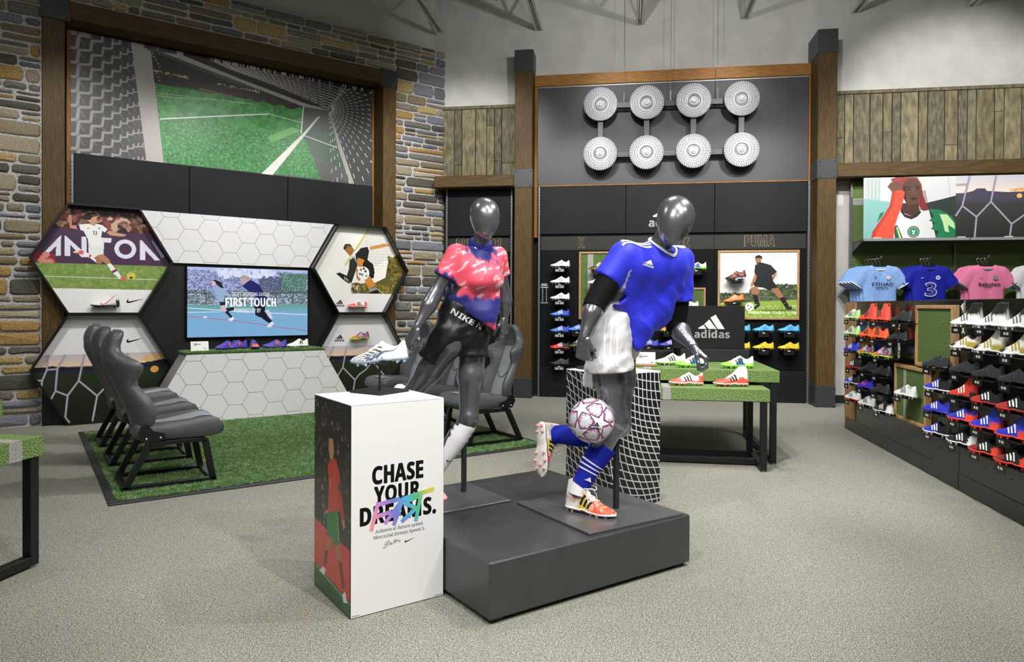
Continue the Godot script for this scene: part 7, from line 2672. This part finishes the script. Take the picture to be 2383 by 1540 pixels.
	ns = FastNoiseLite.new()
	ns.seed = 33
	ns.frequency = 4.5
	f.ripple(func(p: Vector3) -> float:
		return 0.020 * ns.get_noise_3d((p.x + p.y * 0.5) * 1.0, (p.y - p.x * 0.6) * 1.9, p.z) + 0.008 * ns.get_noise_3d(p.x * 3.0, p.y * 1.4, p.z * 3.0))
	f.clip(j.cut_r, Vector3(0.05, -1.0, -0.05), j.st_r, 0.20)
	f.clip(j.cut_l, Vector3(-0.25, -1.0, 0.0), j.st_l, 0.13)
	f.clip(j.sw + Vector3(0, 0.05, 0), Vector3(-0.35, 1.0, 0), j.sw, 0.2)
	mb = MB.new()
	f.mesh(mb)
	put(o, "shorts", mb.done(), tmat("whiteshorts", "eeeef2", tex.weave, 9.0, 0.5, 0.0, 0.4))
	var st2 := MB.new()
	for k in 3:
		var d := Vector3(-0.035 + 0.03 * k, 0, 0.10)
		ribbon(f, [mid(j.sw, j.sh, 0.4) + d, j.sh + d, mid(j.sh, j.st_r, 0.5) + d, j.cut_r + d + Vector3(0, 0.03, 0)], 0.011, 0.0015, 6, st2, Vector3(0, 0, -1))
	put(o, "side_stripes", st2.done(), mat("fafafc", 0.35))
	# socks
	var sock := tmat("bluesock", "1f2cb4", tex.weave, 12.0, 0.8, 0.0, 0.3)
	for side in ["r", "l"]:
		var a: Vector3 = j["sock_%s0" % side]
		var b: Vector3 = j["sock_%s1" % side]
		var an: Vector3 = j["ankle_" + side]
		var back := facing * (-0.012) if side == "r" else Vector3(0, -0.012, 0)
		var path := []
		var rad := []
		for q in 21:
			var t := q / 20.0
			path.append(mid(a, b, t) + back * sin(PI * clampf(t * 1.2, 0.0, 1.0)))
			rad.append(lerpf(0.061, 0.047, t) + 0.006 * sin(PI * minf(t * 1.35, 1.0)))
		put(o, "sock", MB.new().tube(path, rad, 28).done(), sock)
		mb = MB.new()
		for n in 3:
			var at0: int = (9 if side == "r" else 2) + n * 2
			var rr: float = rad[at0] + 0.0018
			mb.tube([path[at0].lerp(path[at0 - 1], 0.35), path[at0], path[at0].lerp(path[at0 + 1], 0.35)], [rr + 0.0004, rr, rr - 0.0004], 28, false)
		put(o, "sock_stripes", mb.done(), white)
		put(o, "ankle_sock", MB.new().tube([mid(a, b, 0.95), b, mid(b, an, 0.6), an], [0.044, 0.0445, 0.047, 0.050], 24).done(), mat("f1f1f3", 0.75))
	put(o, "sock_logo", wrap_logo_flat(), white, Transform3D(Basis.looking_at(Vector3(-0.25, 0.0, -1.0), Vector3(0.45, 1, 0)), mid(j.sock_r0, j.sock_r1, 0.84) + Vector3(0.012, 0.0, 0.0535)))
	var bt := place_boot(o, "boot", "fire", j.ankle_r, Vector3(0.83, -0.04, 0.56), Vector3(0, 1, 0))
	bow(bt, T(-0.02, 0.115, 0.0))
	bt = place_boot(o, "boot", "fire", j.ankle_l, Vector3(0.0, -0.97, 0.22), Vector3(0.78, 0.0, -0.62))
	bow(bt, T(-0.02, 0.115, 0.0))
	# the ball and its clear holder
	var ball := thing("football", "white football with star panels edged in violet and orange against the mannequin's knee", "ball", Transform3D(Basis.from_euler(Vector3(0.5, 0.35, 0.2)), j.ball))
	var sm := SphereMesh.new()
	sm.radius = 0.112
	sm.height = 0.224
	sm.radial_segments = 64
	sm.rings = 32
	var bm := pmat(paint_ball(), 0.35)
	put(ball, "cover", sm, bm)
	var lgb := Transform3D(Basis.looking_at(Vector3(-0.05, 0.28, -1.0).normalized(), Vector3(0.12, 1, 0)), j.ball)
	var word := MB.new()
	put(ball, "ball_logo", bend(print_polys(STRIPED_MARK, 0.05, Vector2(-0.025, 0.02)), 0.1125), mat("1f1a4a", 0.5), ball.transform.affine_inverse() * lgb)
	put(ball, "ball_word", bend(letters("adidas", 0.056, 0.0135, 0.0006), 0.1125, Vector2(-0.028, 0.004)), mat("1f1a4a", 0.5), ball.transform.affine_inverse() * lgb)
	var clear := StandardMaterial3D.new()
	clear.albedo_color = Color(0.95, 0.97, 1.0, 0.12)
	clear.transparency = BaseMaterial3D.TRANSPARENCY_ALPHA
	clear.roughness = 0.05
	var clip := thing("ball_holder", "clear plastic holder clipped between the football and the mannequin's knee", "holder")
	mb = MB.new()
	ring_at(j.knee_r, mid(j.knee_r, j.ankle_r, 0.2), 0.1, 0.066, 0.016, mb)
	put(clip, "band", mb.done(), clear)
	for d in [Vector3(0.07, 0.09, 0.035), Vector3(0.035, -0.108, 0.03)]:
		var n: Vector3 = d.normalized()
		mb = MB.new()
		mb.xf = Transform3D(Basis(Quaternion(UP, n)), j.ball)
		mb.lathe([Vector2(0.03, 0.112), Vector2(0.0, 0.119), Vector2(0.0, 0.122), Vector2(0.033, 0.114)], 20)
		put(clip, "cup", mb.done(), clear)
	put(clip, "arm", MB.new().tube([j.ball + Vector3(0.085, 0.075, 0.02), j.knee_r + Vector3(-0.02, 0.05, 0.06)], [0.007], 8).done(), clear)

func wrap_logo_flat() -> ArrayMesh:
	return print_polys(STRIPED_MARK, 0.05, Vector2(-0.025, 0))

# flat print bent onto a sphere of radius r about the origin, facing +z
func bend(m: ArrayMesh, r: float, off := Vector2.ZERO) -> ArrayMesh:
	var a := m.surface_get_arrays(0)
	var v: PackedVector3Array = a[Mesh.ARRAY_VERTEX]
	for i in v.size():
		var x := (v[i].x + off.x) / r
		var y := (v[i].y + off.y) / r
		var d := Vector3(sin(x) * cos(y), sin(y), cos(x) * cos(y))
		v[i] = d * (r + v[i].z * 0.4)
	a[Mesh.ARRAY_VERTEX] = v
	var out := ArrayMesh.new()
	out.add_surface_from_arrays(Mesh.PRIMITIVE_TRIANGLES, a)
	return out

func paint_ball() -> Image:
	var W := 640
	var H := 320
	var ph := (1.0 + sqrt(5.0)) / 2.0
	var ic := []
	for s1: float in [-1.0, 1.0]:
		for s2: float in [-1.0, 1.0]:
			for p in [Vector3(0, s1, s2 * ph), Vector3(s1, s2 * ph, 0), Vector3(s2 * ph, 0, s1)]:
				ic.append((p as Vector3).normalized())
	var fr := []
	for c: Vector3 in ic:
		var best := Vector3.ZERO
		for d: Vector3 in ic:
			if d != c and c.dot(d) > 0.3:
				best = d
				break
		var x := (best - c * best.dot(c)).normalized()
		fr.append([x, c.cross(x)])
	var ns := FastNoiseLite.new()
	ns.seed = 2
	ns.frequency = 9.0
	var dat := PackedByteArray()
	dat.resize(W * H * 3)
	var white := Color("f2f1f4")
	var k := 0
	for y in H:
		var th := PI * (y + 0.5) / H
		for x in W:
			var la := TAU * (x + 0.5) / W
			var p := Vector3(sin(th) * sin(la), cos(th), sin(th) * cos(la))
			var bi := 0
			var bd := -2.0
			for i in 12:
				var d: float = p.dot(ic[i])
				if d > bd:
					bd = d
					bi = i
			var r := acos(clampf(bd, -1.0, 1.0))
			var f: Array = fr[bi]
			var a := fposmod(atan2(p.dot(f[1]), p.dot(f[0])), TAU / 5.0)
			a = absf(a - TAU / 10.0)   # 0 in a valley of the star, pi/5 at a tip
			# star edge between the tip (radius R at angle pi/5) and the valley (radius V at angle 0)
			var R := 0.55
			var V := 0.20
			var tip := Vector2(R * cos(PI / 5.0), R * sin(PI / 5.0))
			var q := Vector2(r * cos(a), r * sin(a))
			var e := (tip - Vector2(V, 0)).normalized()
			var dist := (q - Vector2(V, 0)).dot(Vector2(e.y, -e.x))
			var c := white
			if dist > 0.0:
				var n := ns.get_noise_3d(p.x, p.y, p.z)
				if dist < 0.045:
					c = Color("2b2a6e")
				elif dist < 0.10 + 0.16 * n:
					c = Color("e87a5c").lerp(Color("b060a0"), clampf(0.4 + n, 0, 1))
				else:
					c = Color("e6e9f0").lerp(Color("d0dcea"), clampf(0.5 + 2.0 * n, 0, 1))
			dat[k] = int(c.r * 255)
			dat[k + 1] = int(c.g * 255)
			dat[k + 2] = int(c.b * 255)
			k += 3
	return Image.create_from_data(W, H, false, Image.FORMAT_RGB8, dat)

func woman() -> void:
	var j := {
		"pelvis": Vector3(-0.282, 1.174, -3.969), "hip_r": Vector3(-0.348, 1.105, -3.898), "hip_l": Vector3(-0.224, 1.099, -4.018), "knee_r": Vector3(-0.595, 0.779, -4.016),
		"ankle_r": Vector3(-0.676, 0.804, -4.246), "knee_l": Vector3(-0.242, 0.681, -3.945), "ankle_l": Vector3(-0.457, 0.350, -3.943), "waist": Vector3(-0.241, 1.308, -3.970),
		"chest": Vector3(-0.193, 1.501, -3.952), "neck": Vector3(-0.179, 1.653, -3.953), "neck_top": Vector3(-0.168, 1.715, -3.923), "skull": Vector3(-0.151, 1.827, -3.904),
		"jaw": Vector3(-0.156, 1.721, -3.863), "sh_r": Vector3(-0.307, 1.598, -3.862), "sh_l": Vector3(-0.084, 1.602, -4.042), "el_r": Vector3(-0.425, 1.370, -3.831),
		"wr_r": Vector3(-0.512, 1.192, -3.759), "el_l": Vector3(-0.045, 1.372, -4.141), "wr_l": Vector3(-0.044, 1.241, -4.120), "chest_r": Vector3(-0.247, 1.529, -3.892),
		"chest_l": Vector3(-0.131, 1.535, -3.992), "bust_r": Vector3(-0.187, 1.473, -3.846), "bust_l": Vector3(-0.100, 1.476, -3.911), "waist_r": Vector3(-0.282, 1.368, -3.930),
		"waist_l": Vector3(-0.150, 1.333, -3.980), "belly": Vector3(-0.167, 1.260, -3.930), "tip": Vector3(-0.118, 1.181, -3.929), "cuff_r": Vector3(-0.375, 1.469, -3.841),
		"cuff_l": Vector3(-0.060, 1.496, -4.101), "hemcut_a": Vector3(-0.243, 1.267, -3.920), "sw": Vector3(-0.288, 1.252, -3.950), "sh_a": Vector3(-0.348, 1.165, -3.899),
		"sh_b": Vector3(-0.210, 1.137, -3.999), "st_r": Vector3(-0.460, 0.993, -3.948), "st_l": Vector3(-0.228, 1.029, -3.968), "cut_r": Vector3(-0.446, 1.002, -3.928),
		"cut_l": Vector3(-0.228, 1.032, -3.968), "band_a": Vector3(-0.356, 1.308, -3.850), "band_b": Vector3(-0.179, 1.198, -3.849), "sock0": Vector3(-0.246, 0.659, -3.945),
		"sock1": Vector3(-0.438, 0.367, -3.943), "foot_r": Vector3(-0.728, 0.792, -4.216),
	}
	var facing := Vector3(0.72, 0, 0.69)
	j.crown = Vector3(-0.148, 1.913, -3.885)
	j.chin = Vector3(-0.155, 1.677, -3.845)
	j.head_r = 0.077
	var s := 0.88
	rod_stand("steel base plate with upright rod under the tie-dye mannequin", FG * TR(Vector3(0.745, 0.26, -0.555), 0.0), 0.59, 0.47, Vector3(0.169, 0, -0.051), 0.46)
	var o := thing("female_mannequin", "faceless metallic grey mannequin in pink and navy tie-dye shirt and black shorts", "mannequin")
	var mb := body_mesh(j, s, facing)
	hand(mb, j.wr_r, Vector3(-0.45, -0.87, 0.1), Vector3(0.55, -0.3, -0.75), Vector3(0.75, -0.35, 0.55), 0.86, [0.55, 0.75, 0.45], 0.45)
	hand(mb, j.wr_l, Vector3(0.0, -1.0, 0.08), Vector3(-0.8, 0.0, -0.5), Vector3(0.3, 0.0, 0.95), 0.86, [0.35, 0.5, 0.3], 0.3)
	put(o, "body", mb.done(), metal_body())
	# shirt
	var f := Field.new(Vector3(-0.55, 1.10, -4.28), Vector3(0.10, 1.78, -3.68), 0.0075, 75.0)
	f.bone(j.chest_r, j.waist_r, 0.080, 0.070)
	f.bone(j.chest_r, Vector3(-0.292, 1.345, -3.93), 0.075, 0.074)
	f.bone(Vector3(-0.292, 1.345, -3.93), j.belly, 0.074, 0.066)
	f.bone(j.chest_l, j.waist_l, 0.078, 0.072)
	f.bone(j.bust_r + Vector3(0, -0.015, -0.006), j.bust_l + Vector3(0, -0.015, -0.006), 0.054, 0.054)
	f.bone(mid(j.bust_r, j.bust_l), mid(j.waist_r, j.waist_l), 0.056, 0.058)
	f.bone(j.waist_l, j.belly, 0.078, 0.068)
	f.bone(j.waist_r, j.belly, 0.062, 0.058)
	f.bone(j.belly, j.tip, 0.058, 0.030)
	f.bone(j.sh_r, j.sh_l, 0.046, 0.046)
	f.bone(mid(j.chest, j.neck, 0.4), j.neck, 0.070, 0.056)
	f.bone(j.sh_r, j.cuff_r + (j.cuff_r - j.sh_r) * 0.2, 0.055, 0.062)
	f.bone(j.sh_l, j.cuff_l + (j.cuff_l - j.sh_l) * 0.2, 0.050, 0.052)
	f.solve()
	var ns := FastNoiseLite.new()
	ns.seed = 52
	ns.frequency = 6.0
	f.ripple(func(p: Vector3) -> float:
		return 0.009 * ns.get_noise_3d(p.x * 0.7 + p.y * 0.4, (p.y - p.x * 0.5) * 1.6, p.z) * clampf((1.60 - p.y) * 4.0, 0.2, 1.0))
	f.clip(j.cuff_r, j.cuff_r - j.sh_r, j.cuff_r, 0.11)
	f.clip(j.cuff_l, j.cuff_l - j.sh_l, j.cuff_l, 0.10)
	f.clip(Vector3(-0.243, 1.275, -3.92), Vector3(-0.55, -0.84, 0.0), Vector3(-0.20, 1.22, -3.93), 0.24)
	f.clip(mid(j.neck, j.neck_top, 0.1), j.neck_top - j.neck, j.neck_top, 0.11)
	var dye := FastNoiseLite.new()
	dye.seed = 77
	dye.frequency = 9.0
	dye.fractal_octaves = 3
	var pink := Color("f0566e").srgb_to_linear()
	var navy := Color("1d2276").srgb_to_linear()
	var pale := Color("f2d4da").srgb_to_linear()
	var neck: Vector3 = j.neck
	var cuff: Vector3 = j.cuff_r
	var sh: Vector3 = j.sh_r
	mb = MB.new()
	f.mesh(mb, func(p: Vector3) -> Color:
		var n := dye.get_noise_3d(p.x * 2.2, p.y * 0.7, p.z * 2.2)
		var n2 := dye.get_noise_3d((p.x * 0.86 + p.y * 0.5) * 1.0 + 5.0, (p.y * 0.86 - p.x * 0.5) * 3.6, p.z * 1.1)
		var c := pink
		if n2 > 0.20:
			c = pink.lerp(pale, clampf((n2 - 0.20) * 7.0, 0.0, 0.85))
		var dn := p.distance_to(neck + Vector3(0.0, -0.02, 0.02))
		c = c.lerp(navy, clampf((0.125 + 0.09 * n - dn) * 26.0, 0.0, 1.0))
		c = c.lerp(navy, clampf((1.378 + 0.03 * n - p.y) * 40.0, 0.0, 1.0))
		var sl := (p - cuff).dot((cuff - sh).normalized())
		if p.x < -0.30:
			c = c.lerp(navy, clampf((sl + 0.030 + 0.03 * n) * 60.0, 0.0, 1.0))
		if p.x > -0.17 and p.y < 1.26:
			c = c.lerp(pink, clampf((1.228 + 0.02 * n - p.y) * 50.0, 0.0, 1.0))
		return c, 2)
	put(o, "shirt", mb.done(true), vmat(0.6, 0.1))
	put(o, "collar", MB.new().tube([mid(j.neck, j.neck_top, -0.55), mid(j.neck, j.neck_top, 0.0), mid(j.neck, j.neck_top, 0.42), mid(j.neck, j.neck_top, 0.46)], [0.078, 0.070, 0.066, 0.054], 26).done(), mat("1b1f86", 0.65))
	var tk := Transform3D(Basis.looking_at(Vector3(0.1, 0, -1.0), UP), Vector3(-0.203, 1.552, -3.80))
	put(o, "chest_tick", wrap_print(f, print_polys(TICK_MARK, 0.044, Vector2.ZERO, 0.0, 0.0006), tk), mat("f4f4f6", 0.5))
	# shorts
	f = Field.new(Vector3(-0.68, 0.88, -4.22), Vector3(0.02, 1.38, -3.70), 0.008, 70.0)
	var lat: Vector3 = (j.sh_b - j.sh_a).normalized()
	for q: float in [-1.0, 1.0]:
		f.bone(j.sw + Vector3(0.03, 0.075, 0.0) + lat * 0.05 * q, j.sw + lat * 0.05 * q, 0.080, 0.084)
	f.bone(j.sw, mid(j.sh_a, j.sh_b), 0.088, 0.098)
	f.bone(j.sh_a, j.st_r, 0.092, 0.090)
	f.bone(j.st_r, j.st_r + (j.st_r - j.sh_a) * 0.3, 0.090, 0.092)
	f.bone(j.sh_b, j.st_l, 0.090, 0.080)
	f.bone(j.st_l, j.st_l + Vector3(0, -0.02, 0), 0.080, 0.080)
	f.solve()
	ns.seed = 61
	f.ripple(func(p: Vector3) -> float:
		return 0.018 * ns.get_noise_3d(p.x * 0.8, (p.y - p.x * 0.7) * 1.2, p.z))
	f.clip(j.cut_r, Vector3(-0.53, -0.85, 0.0), j.st_r, 0.17)
	f.clip(j.cut_l, Vector3(0.0, -1.0, 0.0), j.st_l, 0.15)
	f.clip(Vector3(-0.243, 1.305, -3.92), Vector3(0.55, 0.84, 0.0), j.sw, 0.24)
	mb = MB.new()
	f.mesh(mb)
	put(o, "shorts", mb.done(), mat("0c0c0f", 0.45, 0.0, 0.5))
	var ba: Vector3 = j.band_a
	var bb: Vector3 = j.band_b
	var bd := (bb - ba).normalized()
	var bn := Vector3(-0.1, 0, 1)
	var bt := Transform3D(Basis(bd, bn.cross(bd).normalized(), bd.cross(bn.cross(bd)).normalized()), mid(ba, bb, 0.14) + Vector3(-0.004, -0.014, 0.0))
	put(o, "waistband_word", wrap_print(f, letters("NIKE", 0.135, 0.030, 0.0006, false, true, 0.4), bt), mat("c4c4c8", 0.5))
	put(o, "waistband_word", wrap_print(f, letters("N", 0.03, 0.030, 0.0006, false, true, 0.4), bt * T(0.155, 0, 0)), mat("c4c4c8", 0.5))
	# socks and boots
	var sock := mat("f0eff2", 0.8)
	var a: Vector3 = j.sock0
	var b: Vector3 = j.sock1
	put(o, "sock", MB.new().tube([a, mid(a, b, 0.06), mid(a, b, 0.10), mid(a, b, 0.14), mid(a, b, 0.19), mid(a, b, 0.24), mid(a, b, 0.29), mid(a, b, 0.36), mid(a, b, 0.6), b], [0.053, 0.057, 0.053, 0.058, 0.054, 0.059, 0.055, 0.056, 0.047, 0.040], 26).done(), sock)
	tick_logo(o, 0.05, Transform3D(Basis.looking_at(Vector3(-0.35, 0, -1.0), Vector3(0.4, 1, 0)), mid(a, b, 0.63) + Vector3(0.006, -0.02, 0.046)), mat("17171a", 0.5))
	place_boot(o, "boot", "pink_white", j.ankle_l, Vector3(0.42, -0.03, 0.91), UP)
	place_boot(o, "boot", "pink_white", j.foot_r, Vector3(-0.93, -0.28, -0.2), Vector3(-0.25, 0.95, 0.15))
	put(o, "sock", MB.new().tube([mid(j.knee_r, j.ankle_r, 0.15), mid(j.knee_r, j.ankle_r, 0.5), j.ankle_r], [0.052, 0.052, 0.040], 22).done(), sock)
